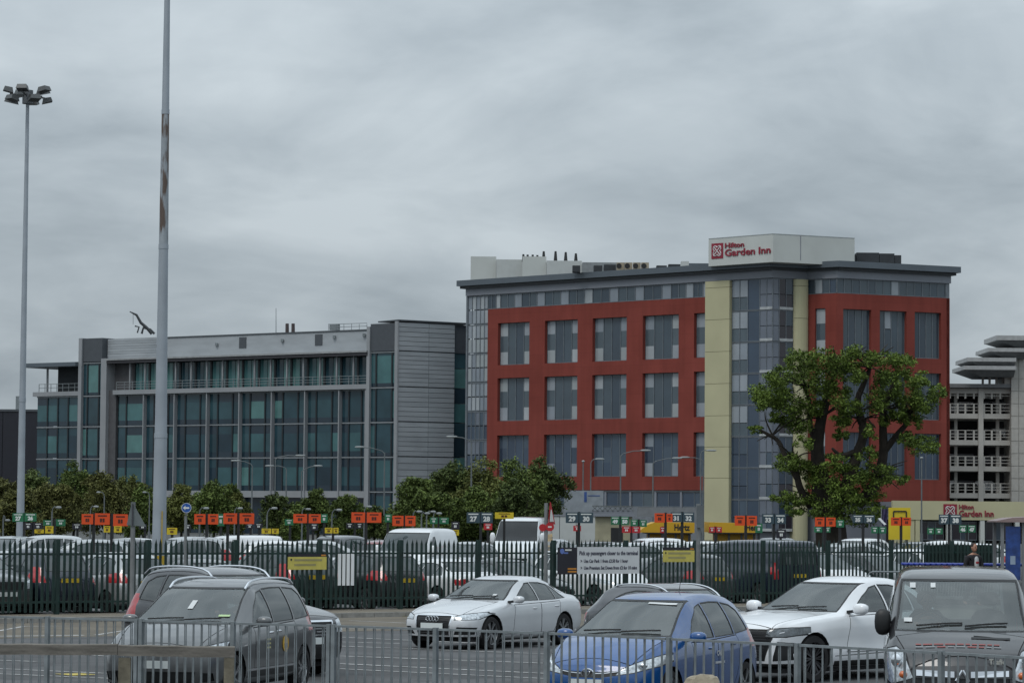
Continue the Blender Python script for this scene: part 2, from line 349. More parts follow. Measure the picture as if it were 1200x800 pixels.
hp_spand = gl('hotel_spandrel', (.075, .10, .118), .2)
hp_blue = [gl('hotel_blue_pane_%d' % i, c) for i, c in enumerate([(.040, .062, .095), (.032, .050, .078), (.055, .08, .11)])]
hp_lilac = gl('hotel_lilac_pane', (.13, .15, .185)); hp_shadow = gl('hotel_stair_pane', (.030, .026, .034)); slabw = mat('floor_edge_white', (.36, .38, .39), .6)
Bc = at(905, 600, 307.2)
hotel = broot('hotel', 'six storey hotel with brick red panels, yellow columns and flat grey roof', 'building', Bc)
F1 = Fac(at(545, 600, 337), Bc); FC = Fac(Bc, at(945, 600, 309.4)); F2 = Fac(at(945, 600, 309.4), at(980, 600, 307)); F3 = Fac(at(980, 600, 307), at(1113, 600, 313))
zs = lambda py: F1.Z(794, py)
z_top, z_eb, z_fb, z_rt, z_rb = zs(313), zs(320), zs(332), zs(350), zs(574)
A_, B_, C_, D_, E_ = F1.p, F1.q, F2.p, F2.q, F3.q
Eb = E_ + F3.n*13; Ab = A_ + F1.n*17
core = [A_ + F1.n*.9 + F1.u*.3, B_ + F1.n*.9, C_ + Vector((0, 1.2)), D_ + F3.n*.9, E_ + F3.n*.9 - F3.u*.3, Eb - F3.u*.3, Ab]
def rel(pts, r): o = rootpos(r); return [(p[0]-o.x, p[1]-o.y) for p in pts]
footprint(rel(core, hotel), 0, z_fb).build('core_mass', gfas, hotel)  # solid mass added behind the facades to block light
ov = .85
roof_pts = [A_ - F1.n*ov - F1.u*ov, B_ - F1.n*ov + Vector((.2, -.2)), C_ + Vector((0, -ov*1.1)), D_ - F3.n*ov + Vector((-.3, -.2)), E_ - F3.n*ov + F3.u*ov, Eb + F3.u*ov, Ab + F1.n*ov]
footprint(rel(roof_pts, hotel), z_eb, z_top).build('roof', geave, hotel)
rim_pts = [A_ - F1.n*.55 - F1.u*.6, B_ - F1.n*.55, C_ + Vector((0, -.5)), D_ - F3.n*.5, E_ - F3.n*.5 + F3.u*.5, Eb + F3.u*.4, Ab]
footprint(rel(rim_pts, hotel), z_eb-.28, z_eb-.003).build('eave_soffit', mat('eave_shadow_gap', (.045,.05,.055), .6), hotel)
fas_pts = [A_ - F1.n*.12 - F1.u*.1, B_ - F1.n*.12, C_ + Vector((0, -.1)), D_ - F3.n*.12, E_ - F3.n*.12 + F3.u*.1, Eb, Ab]
footprint(rel(fas_pts, hotel), z_fb, z_eb-.283).build('fascia', gfas, hotel)
# left face
BL = [(583, 620), (638, 676.5), (694, 734), (753, 795), (813, 827.6)]; RW = [(368, 420), (436, 489), (506.6, 558)]
holes = []
for x0, x1 in BL:
    for y0, y1 in RW: holes.append((F1.U(x0), F1.U(x1), zs(y1), zs(y0)))
uR0, uR1 = F1.U(571), F1.U(829)
F1.build(wall_holes(uR0, uR1, z_rb, z_rt, holes, 0, .62), 'red_wall', red, hotel)
def glazed(F, u0, u1, z0, z1, y, cols, root, frame=.07, nm='window'):
    """a window: frame mesh with its panes as children; cols = [(fraction0, fraction1, [(zf0, zf1, material)])]"""
    fm = MB(); W_, H_ = u1-u0, z1-z0
    for fr in sorted({c[0] for c in cols} | {c[1] for c in cols}):
        u = u0 + W_*fr; fm.box(max(u0, u-frame/2), min(u1, u+frame/2), y-.06, y+.05, z0, z1)
    fm.box(u0, u1, y-.05, y+.05, z1-frame, z1); fm.box(u0, u1, y-.05, y+.05, z0, z0+frame)
    w_ = F.build(fm, nm, mull, root)
    for a, b, rows in cols:
        for za, zb, m in rows:
            o = panel('pane', m, w_, (u0+W_*a, y, z0+H_*za), (W_*(b-a), .04, H_*(zb-za)), 0)
    return w_
rnd = random.Random(3)
for x0, x1 in BL:
    for ri, (y0, y1) in enumerate(RW):
        L1 = lambda: rnd.choice(hp_light if ri < 2 else hp_light[:1] + hp_light[2:3] + hp_blue[2:])
        D1 = lambda: rnd.choice(hp_dark if ri < 2 else hp_blue)  # lowest row: a reflection is put into darker, bluer pane colours
        outer = lambda: [(0, .31, L1()), (.31, .69, hp_spand if ri < 2 else rnd.choice(hp_blue)), (.69, 1, L1())]
        inner = (lambda: [(0, 1, D1())]) if ri < 2 else (lambda: [(0, .33, D1()), (.33, .68, D1()), (.68, 1, D1())])
        cols = [(0, .25, outer()), (.25, .5, inner()), (.5, .75, inner()), (.75, 1, outer())]
        if x0 == 813: cols = [(0, .85, outer()), (.85, 1, [(0, 1, D1())])]
        glazed(F1, F1.U(x0)+.02, F1.U(x1)-.02, zs(y1)+.02, zs(y0)-.02, .46, cols, hotel)
# top floor strip windows
def strip_win(F, u0, u1, z0, z1, n, pat, root):
    cols = [(k/n, (k+1)/n, [(0, 1, pat(k))]) for k in range(n)]; glazed(F, u0, u1, z0, z1, .12, cols, root)
segs = [571, 586, 611, 638, 666, 694, 724, 754, 786, 812, 829]
for i in range(10):
    x0, x1 = segs[i], segs[i+1]
    u0, u1 = F1.U(x0, 345), F1.U(x1, 345); cols = [(0, .34, [(0, 1, rnd.choice(hp_dark))]), (.34, .66, [(0, 1, rnd.choice(hp_dark))]), (.66, 1, [(0, 1, rnd.choice(hp_light))])]
    glazed(F1, u0+.01, u1-.01, z_rt+.02, z_fb-.02, .12, cols, hotel)
# glazed end bay
ue0, ue1 = F1.U(547), F1.U(571); nfl = 8; fh = (z_fb - 1.0)/nfl
for k in range(nfl):
    z0 = 1.0 + fh*k; cols = []
    for j in range(5):
        a_ = rnd.choice(hp_light if k > 3 else hp_blue[2:] + [hp_lilac]); b_ = rnd.choice(hp_light if k > 3 else hp_blue)
        cols.append((j/5, (j+1)/5, [(0, .48, b_), (.52, 1, a_)]))
    glazed(F1, ue0, ue1-.02, z0+.03, z0+fh-.03, .16, cols, hotel, .10)
F1.panel('corner_mullion', mull, hotel, ue0-.25, ue0-.02, .05, .5, 0, z_fb-.01)
# yellow column with cladding joints, glass bay
uy0, uy1 = F1.U(828), F1.U(856.5)
zj = [0] + [zs(y) for y in (560, 524, 488, 451, 414, 377, 340)] + [z_fb-.02]
for z0, z1 in zip(zj, zj[1:]): F1.panel('cladding_panel', yel, hotel, uy0, uy1, -.30, .6, z0+.02, z1-.02)
F1.panel('column_core', mat('joint_shadow', (.13,.12,.07), .9), hotel, uy0+.04, uy1-.04, -.26, .55, 0, z_fb-.02)
uc = [F1.U(x) for x in (857, 866, 875.5, 889.5, 897.5, 905)]
for k in range(nfl):
    z0 = 1.0 + fh*k; low = k < 3
    lt = [rnd.choice(hp_light[::2]) for _ in range(2)] if not low else [rnd.choice(hp_blue) for _ in range(2)]
    W_ = uc[5]-uc[0]; fr = [(u-uc[0])/W_ for u in uc]
    cols = [(fr[0], fr[1], [(0, .42, hp_spand if not low else hp_blue[1]), (.44, 1, lt[0])]), (fr[1], fr[2], [(0, .42, hp_spand if not low else hp_blue[1]), (.44, 1, lt[1])]),
            (fr[2], fr[3], [(0, 1, hp_blue[0])]), (fr[3], fr[4], [(0, .48, hp_lilac), (.5, 1, hp_lilac)]), (fr[4], fr[5], [(0, .48, hp_lilac if not low else hp_blue[2]), (.5, 1, hp_lilac)])]
    glazed(F1, uc[0], uc[5]-.02, z0+.02, z0+fh-.02, .12, cols, hotel, .07)
    F1.panel('floor_edge', slabw, hotel, uc[3]+.05, uc[5]-.05, .02, .1, z0+.02, z0+.30)
    uf1 = FC.U(930); cols = [(0, .32, [(0, .48, hp_lilac), (.5, 1, hp_lilac)]), (.32, .66, [(0, .48, hp_shadow), (.5, 1, hp_shadow if not low else hp_blue[1])]), (.66, 1, [(0, .48, hp_shadow), (.5, 1, hp_dark[2])])]
    glazed(FC, .02, uf1-.05, z0+.02, z0+fh-.02, .12, cols, hotel, .07)
    FC.panel('floor_edge', slabw, hotel, uf1*.34, uf1-.1, .02, .1, z0+.02, z0+.30)
# round-fronted yellow pier
up0, up1 = FC.U(930), FC.L + .1
for z0, z1 in zip(zj, zj[1:]):
    pr_ = MB(); n_ = 8; um = (up0+up1)/2; rw_ = (up1-up0)/2
    pts = [(um - rw_*math.cos(math.pi*k/n_), -.5*math.sin(math.pi*k/n_)) for k in range(n_+1)] + [(up1, 1.0), (up0, 1.0)]
    m_ = len(pts); pr_.add([(x, y, z0+.02) for x, y in pts] + [(x, y, z1-.02) for x, y in pts], [tuple(range(m_))[::-1], tuple(range(m_, 2*m_))] + [(i, (i+1) % m_, m_+(i+1) % m_, m_+i) for i in range(m_)])
    FC.build(pr_, 'cladding_panel', yel, hotel, False)
# narrow red face and right face
z3 = lambda py: F3.Z(1087, py); z3rt = z3(348.3); z3rb = z3(588)
h2 = [(F2.U(955), F2.U(967), z3(y1), z3(y0)) for y0, y1 in ((365, 419), (436, 491), (507, 561))]
F2.build(wall_holes(0, F2.L, z3rb, z3rt, h2, 0, .4), 'red_wall', red, hotel)
for h in h2: glazed(F2, h[0]+.02, h[1]-.02, h[2]+.02, h[3]-.02, .25, [(0, 1, [(0, .32, hp_light[1]), (.32, .68, hp_dark[1]), (.68, 1, hp_light[1])])], hotel)
h3 = []
for x0, x1 in ((988, 1021), (1031, 1062.5), (1072, 1103)):
    for y0, y1 in ((366, 420), (437, 492), (508, 562)): h3.append((F3.U(x0), F3.U(x1), z3(y1), z3(y0)))
F3.build(wall_holes(0, F3.L, z3rb, z3rt, h3, 0, .62), 'red_wall', red, hotel)
for i, h in enumerate(h3):
    rw3 = i % 3; dk = hp_dark if rw3 < 2 else hp_blue
    cols = [(k/4, (k+1)/4, ([(0, .6, rnd.choice(dk)), (.62, 1, hp_light[0])] if (i, k) == (3, 1) else [(0, 1, rnd.choice(dk))])) for k in range(4)]
    glazed(F3, h[0]+.02, h[1]-.02, h[2]+.02, h[3]-.02, .46, cols, hotel)
strip_win(F2, .05, F2.L, z3rt+.02, z_fb-.02, 4, lambda k: [hp_dark[2], hp_light[1], hp_dark[0], hp_blue[0]][k], hotel)
strip_win(F3, .0, F3.L-.5, z3rt+.02, z_fb-.02, 14, lambda k: hp_light[0] if k == 7 else rnd.choice(hp_dark[:2] + [hp_spand]), hotel)
F3.panel('corner_mullion', mull, hotel, F3.L-.5, F3.L-.02, .02, .6, z3rt, z_fb-.01)
E2 = Fac(E_, Eb); E2.panel('red_wall', red, hotel, 0, E2.L, .02, .4, z3rb, z3rt)
# base storey of the left face
F1.panel('base_wall', mat('grey_base_wall', (.16,.175,.195), .7), hotel, uR0, uR1, .05, .5, 0, zs(594))
F1.panel('window_head', mat('window_head_grey', (.12,.13,.14), .6), hotel, uR0, uR1, .1, .5, zs(576), z_rb-.01)
for i in range(9):
    u0 = uR0 + (uR1-uR0)*i/9; u1 = uR0 + (uR1-uR0)*(i+1)/9
    glazed(F1, u0+.05, u1-.25, zs(594)+.02, zs(576)-.02, .25, [(0, .5, [(0, 1, rnd.choice(hp_blue))]), (.5, 1, [(0, 1, rnd.choice(hp_blue + [hp_spand]))])], hotel)
    F1.panel('base_pier', gfas, hotel, u1-.23, u1+.03, .12, .5, zs(594)+.005, zs(576)-.005)
# rooftop: sign box, plant, flues
SB0 = Fac(at(829, 600, 311), at(905, 600, 304.8)); SB1 = Fac(at(905, 600, 304.8), at(1001, 600, 309))
sz0, sz1 = z_top - .3, SB0.Z(867, 278)
sb = [SB0.p, SB0.q, SB1.q, SB1.q + Vector((-3, 8)), SB0.p + Vector((4, 9))]
# keep the box on the roof
box_off = Vector((0, 0))
footprint(rel(sb, hotel), sz0, sz1).build('sign_box', wplant, hotel)
SB1.panel('panel_joint', gfas, hotel, SB1.L*.33, SB1.L*.33+.08, -.02, .05, z_top+.01, sz1-.01)
capm = MB()
footprint(rel([p - Vector((0, .0)) for p in sb], hotel), sz1, sz1+.12).build('parapet_cap', mat('cap_grey', (.25,.27,.27), .5), hotel)
hred = mat('sign_dark_red', (.23, .012, .03), .5)
def logo(F, root, u0, z0, sz, y=-.05):
    b = MB(); b.box(u0, u0+sz, y, y+.04, z0, z0+sz); lo = F.build(b, 'logo_square', hred, root)
    k = MB(); c = sz/2; r = sz*.40; t = sz*.055
    for s1 in (1, -1):
        pts = [(u0+c+s1*r*math.cos(th)*(.55+.45*abs(math.sin(2*th))) , y-.02, z0+c+r*math.sin(th)*(.55+.45*abs(math.sin(2*th)))) for th in [i*math.pi/24 for i in range(49)]]
        k.tube(pts, t*.55, 5)
    for s1 in (1, -1):
        k.bar((u0+c-s1*r*.75, y-.02, z0+c-r*.75), (u0+c+s1*r*.75, y-.02, z0+c+r*.75), t, t)
    F.build(k, 'logo_knot', mat('sign_white', (.6,.58,.58), .5), root)
def hilton(F, root, px0, py0, px1, py1, colx=867):
    u0, u1 = F.U(px0, py1), F.U(px1, py1); zt, zb = F.Z((px0+px1)/2, py0), F.Z((px0+px1)/2, py1); H_ = zt - zb
    logo(F, root, u0, zb+H_*.05, H_*.95)
    x = u0 + H_*1.08; Wd = u1 - x
    for s_, size, zz, wfrac in (('Hilton', H_*.44, zb+H_*.80, .42), ('Garden Inn', H_*.60, zb+H_*.34, 1.0)):
        me = text_mesh(s_, size, hred, .04, .02*size, 'LEFT'); xs_ = [v.co.x for v in me.vertices]; wd = max(xs_) - min(xs_); k = Wd*wfrac/wd
        me.transform(Matrix.Diagonal((k, 1, 1, 1))); link('lettering', me, root, F.loc(x, -.05, zz) - rootpos(root), F.ang)
hilton(SB0, hotel, 834, 283, 903, 302)
def roofbox(px0, px1, pyt, Y, dep, m, name, root=hotel, zb=None):
    p = at(px0, 600, Y); q = at(px1, 600, Y); z1 = hz((px0+px1)/2, pyt, Y); o = rootpos(root)
    return MB().box(p.x-o.x, q.x-o.x, Y-o.y, Y-o.y+dep, z_top-.02 if zb is None else zb, z1).build(name, m, root)
wp2 = mat('white_plant_cladding_b', (.42,.44,.43), .6, var=.05)
roofbox(549, 579, 300.5, 336, 5, wplant, 'plant_room'); roofbox(579.3, 610, 304, 335, 5, wp2, 'plant_room'); roofbox(610, 638, 300.5, 333.5, 5, wplant, 'plant_room')
roofbox(638.4, 680, 305.5, 332, 5, wp2, 'plant_room'); roofbox(680.5, 735, 307.5, 330, 4, mat('plant_grey', (.2,.215,.22), .6), 'plant_room')
for px, y0 in ((611, 297), (616, 297.5), (622, 297.5), (627.5, 298), (635, 293.5), (649, 293.5), (661, 294.5), (673, 296)):
    p = at(px, 600, 333); o = rootpos(hotel)
    MB().cyl((p.x-o.x, p.y-o.y+1, hz(px, 306, 333)), (p.x-o.x, p.y-o.y+1, hz(px, y0, 333)), .16 if y0 > 296 else .22, .12, 8).build('flue', black, hotel)
tanm = mat('condenser_tan', (.30,.26,.19), .6)
for k in range(4):
    x0 = 721 + k*9.7; roofbox(x0, x0+8.8, 307.5, 322 - k*.6, 1.2, tanm, 'condenser_unit')
    p = at(x0+4.4, 311.5, 322 - k*.6); o = rootpos(hotel)
    MB().cyl((p.x-o.x, p.y-o.y-.06, p.z), (p.x-o.x, p.y-o.y-.02, p.z), .28, .28, 12).build('fan_grille', black, hotel)
for px0, px1, pt in ((694, 704, 311), (706, 720, 310), (768, 780, 311), (782, 796, 309.5), (669, 678, 311)): roofbox(px0, px1, pt, 323, 1.5, mat('plant_dark', (.025,.03,.035), .7), 'plant_unit')
roofbox(797, 806, 306, 318, 1.5, wplant, 'plant_unit'); roofbox(806, 829, 308.5, 316, .2, geave, 'roof_screen')
for px0, px1, pt in ((991, 1003, 298.5), (1003.5, 1030, 296), (1030.5, 1048, 297), (1048.5, 1056, 299)): roofbox(px0, px1, pt, 311, 1.8, mat('plant_dark', (.025,.03,.035), .7), 'plant_unit')
o = rootpos(hotel); q1 = at(978, 303, 311); 
MB().cyl((gx(996, 310)-o.x, 310-o.y, z_top), (gx(996, 310)-o.x, 310-o.y, hz(996, 290, 310)), .12, .1, 6).build('aerial', mull, hotel)
MB().bar((gx(972, 310)-o.x, 310-o.y, hz(972, 299, 310)), (gx(994, 310)-o.x, 310-o.y, hz(994, 299.5, 310)), .06, .06).bar((gx(972, 310)-o.x, 310-o.y, hz(972, 302.5, 310)), (gx(994, 310)-o.x, 310-o.y, hz(994, 302.5, 310)), .06, .06).bar((gx(973, 310)-o.x, 310-o.y, z_top), (gx(973, 310)-o.x, 310-o.y, hz(973, 298.5, 310)), .06, .06).build('guard_rail', mull, hotel)
# restaurant wing with the low yellow fascia
WG = Fac(at(1046, 600, 301), at(1235, 600, 303)); wing = broot('hotel_restaurant_wing', 'low wing with pale yellow fascia carrying dark red hotel lettering', 'building', WG.p)
wz0, wz1 = WG.Z(1130, 609), WG.Z(1130, 587)
WG.panel('fascia', yel, wing, 0, WG.L, 0, .5, wz0, wz1); WG.panel('roof', gfas, wing, .1, WG.L-.1, .5, 5.5, wz1-.6, wz1-.1)
WG.panel('back_wall', mat('wing_dark', (.02,.016,.016), .8), wing, 0, WG.L, 2.5, 2.8, 0, wz0)
for px in (1046, 1073, 1110, 1149, 1190): u_ = WG.U(px, 615); WG.panel('pier', wplant if px > 1080 else yel, wing, u_, u_+.45, .05, .6, 0, wz0-.005)
WG.panel('pale_wall', yel, wing, .46, WG.U(1072, 615), .1, .5, 0, wz0-.005)
for a_, b_ in ((1075, 1109), (1113, 1148), (1152, 1189)):
    ua, ub = WG.U(a_, 620)+.5, WG.U(b_, 620)-.05; glazed(WG, ua, ub, .3, wz0-.15, .9, [(0, .33, [(0, 1, hp_shadow)]), (.33, .66, [(0, 1, hp_dark[2])]), (.66, 1, [(0, 1, hp_shadow)])], wing)
hilton(WG, wing, 1105.5, 590.5, 1164, 607.5)
# ------------------------------------------------------------------ glass office block
stone = mat('pale_stone_cladding', (.25, .262, .275), .7, var=.08, scale=.4); silver = mat('silver_cladding', (.34, .365, .385), .5, .05, var=.10, scale=.35, stretch=(1, 1, 4))
silver2 = mat('silver_cladding_b', (.315, .34, .36), .5, .05, var=.10, scale=.35, stretch=(1, 1, 4)); dkbox = mat('dark_grey_cladding', (.060, .068, .078), .5, var=.08)
og = [gl('office_pane_%d' % i, c, .05, .5, .2, .5) for i, c in enumerate([(.020, .050, .064), (.028, .070, .084), (.038, .096, .106), (.055, .140, .145), (.080, .180, .175), (.014, .032, .046), (.022, .056, .072)])]
osp = gl('office_spandrel', (.018, .032, .046), .12); ofr = mat('office_frame_dark', (.012, .016, .02), .5)
Gc = at(466, 600, 340)
G1 = Fac(at(91, 600, 370), Gc); G2 = Fac(Gc, at(549, 600, 345.5))
office = broot('glass_office_block', 'long teal glass office block with pale fins and silver clad end tower', 'building', Gc)
gz = lambda py: G1.Z(428, py); gU = lambda px: G1.U(px, 480)
zt_tower = gz(380); z_par = gz(386.5); z_ev = gz(412); z_tg = gz(416); z_bal = gz(450); z_balb = gz(455.5); zf1_, zf2_, zf3_ = gz(494), gz(534.5), gz(575)
Gl = G1.loc(gU(42), 0, 0)
corep = [G1.p + G1.n*1.4 - G1.u*5.2, G1.q + G1.n*1.4 - G1.u*.5, G2.q + G2.n*1.2 - G2.u*.5, G2.q + Vector((3, 14)), G1.p + G1.n*16]
footprint(rel(corep, office), 0, z_ev).build('core_mass', mat('office_core', (.012,.016,.02), .8), office)
rng = random.Random(11)
def ofloor(u0, u1, z0, z1, fr, y=.5, sp=.30, low=.16, dim=False):
    cols = []
    for a_, b_ in zip(fr, fr[1:]):
        m_ = rng.choices(og, [3, 4, 3, 2 if not dim else 1, .8 if not dim else .3, 3, 4])[0]
        cols.append((a_, b_, [(0, low, rng.choice([osp, og[5]])), (low, 1-sp, m_), (1-sp, 1, rng.choice([osp, og[0], og[6]]))]))
    w_ = MB(); 
    fm = MB(); W_ = u1-u0
    for f_ in fr[1:-1]: fm.box(u0+W_*f_-.10, u0+W_*f_+.10, y-.10, y+.05, z0, z1)
    fm.box(u0, u1, y-.06, y+.06, z1-.10, z1); wo_ = G1.build(fm, 'window', ofr, office)
    wo_2 = MB().box(u0, u1, y-.12, y-.062, z1-.15, z1-.01).mesh('transom', mat('transom_grey', (.20,.22,.235), .5)); link('transom', wo_2, wo_)
    for a_, b_, rows in cols:
        for za, zb, m_ in rows: panel('pane', m_, wo_, (u0+W_*a_, y, z0+(z1-z0)*za), (W_*(b_-a_), .04, (z1-z0)*(zb-za)), 0)
fins = [135, 168, 204, 242, 280, 318, 357, 397, 430]
for i, (x0, x1) in enumerate(zip(fins, fins[1:])):
    u0, u1 = gU(x0), gU(x1)
    for (z0, z1, dim) in ((zf1_, z_balb, False), (zf2_, zf1_, False), (zf3_, zf2_, True)): ofloor(u0+.12, u1-.12, z0, z1-.02, [0, .26, .74, 1] if i else [0, .3, 1], dim=dim)
    G1.panel('fin', stone, office, u1-.07 if x1 < 430 else u1-.3, u1+.07 if x1 < 430 else u1+.5, -.05, .6, 0, z_balb-.02)
# top floor: set back glazing, slim posts, balustrade
u0, u1 = gU(150), gU(432)
nb = 15
for i in range(nb):
    a_ = u0 + (u1-u0)*i/nb; b_ = u0 + (u1-u0)*(i+1)/nb
    fm = MB(); fm.box(a_, a_+.28, .85, 1.15, z_bal, z_ev-.5); wo_ = G1.build(fm, 'window', ofr, office)
    for k in range(2): panel('pane', rng.choice(og[:5]), wo_, (a_+.28+(b_-a_-.28)*k/2+.04*k, 1.0, z_bal), ((b_-a_-.28)/2-.04, .04, z_ev-.5-z_bal), 0)
    G1.panel('post', stone, office, a_-.09, a_+.09, .2, .4, z_bal, z_ev-.46)
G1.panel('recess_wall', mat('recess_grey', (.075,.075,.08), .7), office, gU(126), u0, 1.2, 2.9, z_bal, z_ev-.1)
G1.panel('balcony_slab', stone, office, gU(133), gU(432), -.2, 2.8, z_balb, z_bal)
bal = MB()
for zz in (z_bal+.35, z_bal+.65, z_bal+.98): bal.bar((gU(136), .0, zz), (gU(430), .0, zz), .05, .06)
for i in range(30): u_ = gU(136) + (gU(430)-gU(136))*i/29; bal.box(u_-.03, u_+.03, -.03, .03, z_bal, z_bal+.98)
G1.build(bal, 'balustrade', galv, office)
G1.panel('roof_edge', mat('roof_edge_light', (.27,.28,.285), .5), office, gU(126), gU(432), -.5, 3.0, z_ev-.08, z_ev+.12)
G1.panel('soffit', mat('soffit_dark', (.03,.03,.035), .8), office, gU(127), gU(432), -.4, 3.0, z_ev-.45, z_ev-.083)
G1.panel('upper_wall', silver, office, gU(120), gU(432), 1.0, 6, z_ev+.123, z_par); G1.panel('parapet_cap', dkbox, office, gU(120), gU(432), .9, 6.1, z_par, z_par+.15)
G1.panel('base_wall', stone, office, gU(133), gU(432), .1, .8, gz(583), zf3_-.01); G1.panel('base_glass', osp, office, gU(133), gU(432), 1.0, 1.35, 0, gz(583))
for px, t_ in ((273, 8), (362, 7)):
    u_ = gU(px); G1.panel('louvre', dkbox, office, u_, u_+1.1, .93, .99, gz(402), gz(397)-.1+.9)
# left tower and pavilion
uL0, uL1 = 0, gU(133)
G1.panel('stone_strip', stone, office, uL0, uL0+.55, -.3, 1.5, 0, z_par+.3); G1.panel('stone_strip', stone, office, gU(119.5), gU(126), -.3, 1.5, 0, z_ev+.2)
G1.panel('side_wall', mat('recess_grey', (.075,.075,.08), .7), office, gU(126)+.01, gU(134.5), .2, 1.5, 0, z_bal-.01)
G1.panel('dark_panel', dkbox, office, uL0+.55, gU(119.5), -.1, 3, gz(419.5)+.6, z_par+.25)
for k, (z0, z1) in enumerate(((0.5, zf3_), (zf3_, zf2_), (zf2_, zf1_), (zf1_, z_balb), (z_balb, gz(419.5)+.55))):
    ofloor(uL0+.6, gU(119.5)-.05, z0+.02, z1-.03, [0, .22, .82, 1], y=.1, sp=.1, low=.08)
for i in range(8): G1.panel('cladding_panel', silver if i % 2 else silver2, office, gU(120), gU(183), .75, 1.0, z_ev+.15+(z_par-z_ev)*i/8, z_ev+.15+(z_par-z_ev)*(i+.93)/8)
uP = gU(42)
for k, (z0, z1) in enumerate(((0.5, zf3_), (zf3_, zf2_), (zf2_, zf1_), (zf1_, z_balb))): ofloor(uP, -.05, z0+.02, z1-.03, [0, .24, .48, .72, .95, 1], y=.3)
G1.panel('balcony_slab', stone, office, uP-.6, -.02, 0, 4, z_balb, z_bal); G1.panel('pavilion_roof', geave, office, uP-1.9, -.02, -.8, 6, gz(419)+.05, gz(416)+.25)
for k in range(2): G1.panel('pavilion_pane', og[3+k], office, gU(64)+k*1.4, gU(64)+k*1.4+1.25, 2.5, 2.6, z_bal, gz(419))
G1.panel('pavilion_wall', ofr, office, gU(62.5), -.02, 2.65, 5, z_bal, gz(419)); G1.panel('post', stone, office, gU(49)-.1, gU(49)+.1, .8, 1.0, z_bal, gz(419))
bal = MB()
for zz in (z_bal+.5, z_bal+.98): bal.bar((gU(44), .2, zz), (-.1, .2, zz), .05, .06)
for i in range(8): u_ = gU(44)*(1-i/7.0); bal.box(u_-.03, u_+.03, .17, .23, z_bal, z_bal+.98)
G1.build(bal, 'balustrade', galv, office)
# right tower
ut0, ut1 = gU(433.5), G1.L
G1.panel('stone_strip', stone, office, ut0-.35, ut0+.1, -.3, 1.5, 0, zt_tower-.3); G1.panel('dark_panel', dkbox, office, ut0+.1, ut1-.02, -.15, 3, z_ev, zt_tower)
for k, (z0, z1) in enumerate(((0.5, zf3_), (zf3_, zf2_), (zf2_, zf1_), (zf1_, gz(453.5)), (gz(453.5), z_ev-.02))): ofloor(ut0+.12, ut1-.35, z0+.02, z1-.03, [0, .2, .82, 1], y=.05, sp=.12, low=.1)
lv = [(0.2, zf2_), (zf2_, zf1_), (zf1_, gz(453.5)), (gz(453.5), z_ev), (z_ev, zt_tower+.15)]; uS = G2.U(531, 450)
for (z0, z1) in lv:
    n_ = max(3, int((z1-z0)/.5)) if z0 > 1 else 12
    for i in range(n_):
        za = z0 + .05 + (z1-z0-.1)*i/n_; zb = z0 + .05 + (z1-z0-.1)*(i+1)/n_ - .05
        for (ua, ub) in ((-.25, uS*.52), (uS*.52+.04, uS)): G2.panel('cladding_panel', rng.choice([silver, silver2]), office, ua, ub, -.25, 0, za, zb)
G2.panel('cladding_backing', mat('cladding_joint_grey', (.17,.18,.19), .6), office, -.1, uS-.02, .0, 1.0, 0, zt_tower+.1); G2.panel('corner_trim', stone, office, -.45, -.252, -.32, .3, 0, zt_tower+.2)
G2.panel('parapet_cap', dkbox, office, -.4, G2.L, -.35, 4, zt_tower+.22, zt_tower+.38)
G2.panel('dark_panel', dkbox, office, uS+.05, G2.L, -.05, 1, z_ev, zt_tower+.1)
for (z0, z1), m_ in zip(lv[:4], (og[0], og[5], og[3], og[4])):
    G2.panel('pane', m_, office, uS+.05, G2.L, .05, .2, z0+.05, z0+(z1-z0)*.55); G2.panel('pane', rng.choice(og), office, uS+.05, G2.L, .05, .2, z0+(z1-z0)*.57, z1-.05)
o = rootpos(office)
def rp3(px, py, Y): p = at(px, py, Y); return Vector((p.x-o.x, p.y-o.y, p.z))
for px in (336.5, 343.5): MB().cyl(rp3(px, 391, 352), rp3(px, 379, 352), .22, .2, 8).build('flue', mat('flue_brown', (.06,.045,.045), .7), office)
MB().cyl(rp3(323.5, 391, 352), rp3(323.5, 361, 352), .05, .03, 5).build('aerial', mull, office)
gr = MB()
for y_ in (379, 382.5): gr.bar(rp3(385, y_+1, 349), rp3(430, y_-.5, 345), .06, .06)
for i in range(6): px = 385 + 9*i; gr.bar(rp3(px, 387, 348), rp3(px, 379.5, 348), .06, .06)
gr.box(*(lambda p: (p.x, p.x+1.2, p.y, p.y+.6, p.z, p.z+.7))(rp3(386, 386.5, 348))); gr.build('roof_guard_rail', galv, office)
dish = MB(); dish.tube([rp3(178, 391, 362), rp3(172, 384, 362), rp3(165, 378, 362), rp3(160, 369, 362), rp3(152, 365, 362)], [.22, .2, .2, .16, .06], 6)
dish.tube([rp3(166, 391, 362), rp3(168, 384, 362), rp3(176, 386, 362), rp3(181, 391, 362)], .15, 6); dish.tube([rp3(161, 390, 362), rp3(163, 383, 362), rp3(158, 382, 362)], .10, 5); dish.tube([rp3(156, 366, 362), rp3(156, 380, 362)], .03, 4)
dish.build('window_cleaning_crane', mat('crane_dark', (.035,.04,.045), .6), office)
for px, py in ((247, 404), (324, 402), (385, 400), (420, 399)): MB().box(*(lambda p: (p.x-.15, p.x+.15, p.y-.2, p.y+.2, p.z-.15, p.z+.2))(G1.loc(gU(px), .85, gz(py)+.7) - o)).build('roof_lamp', galv, office)
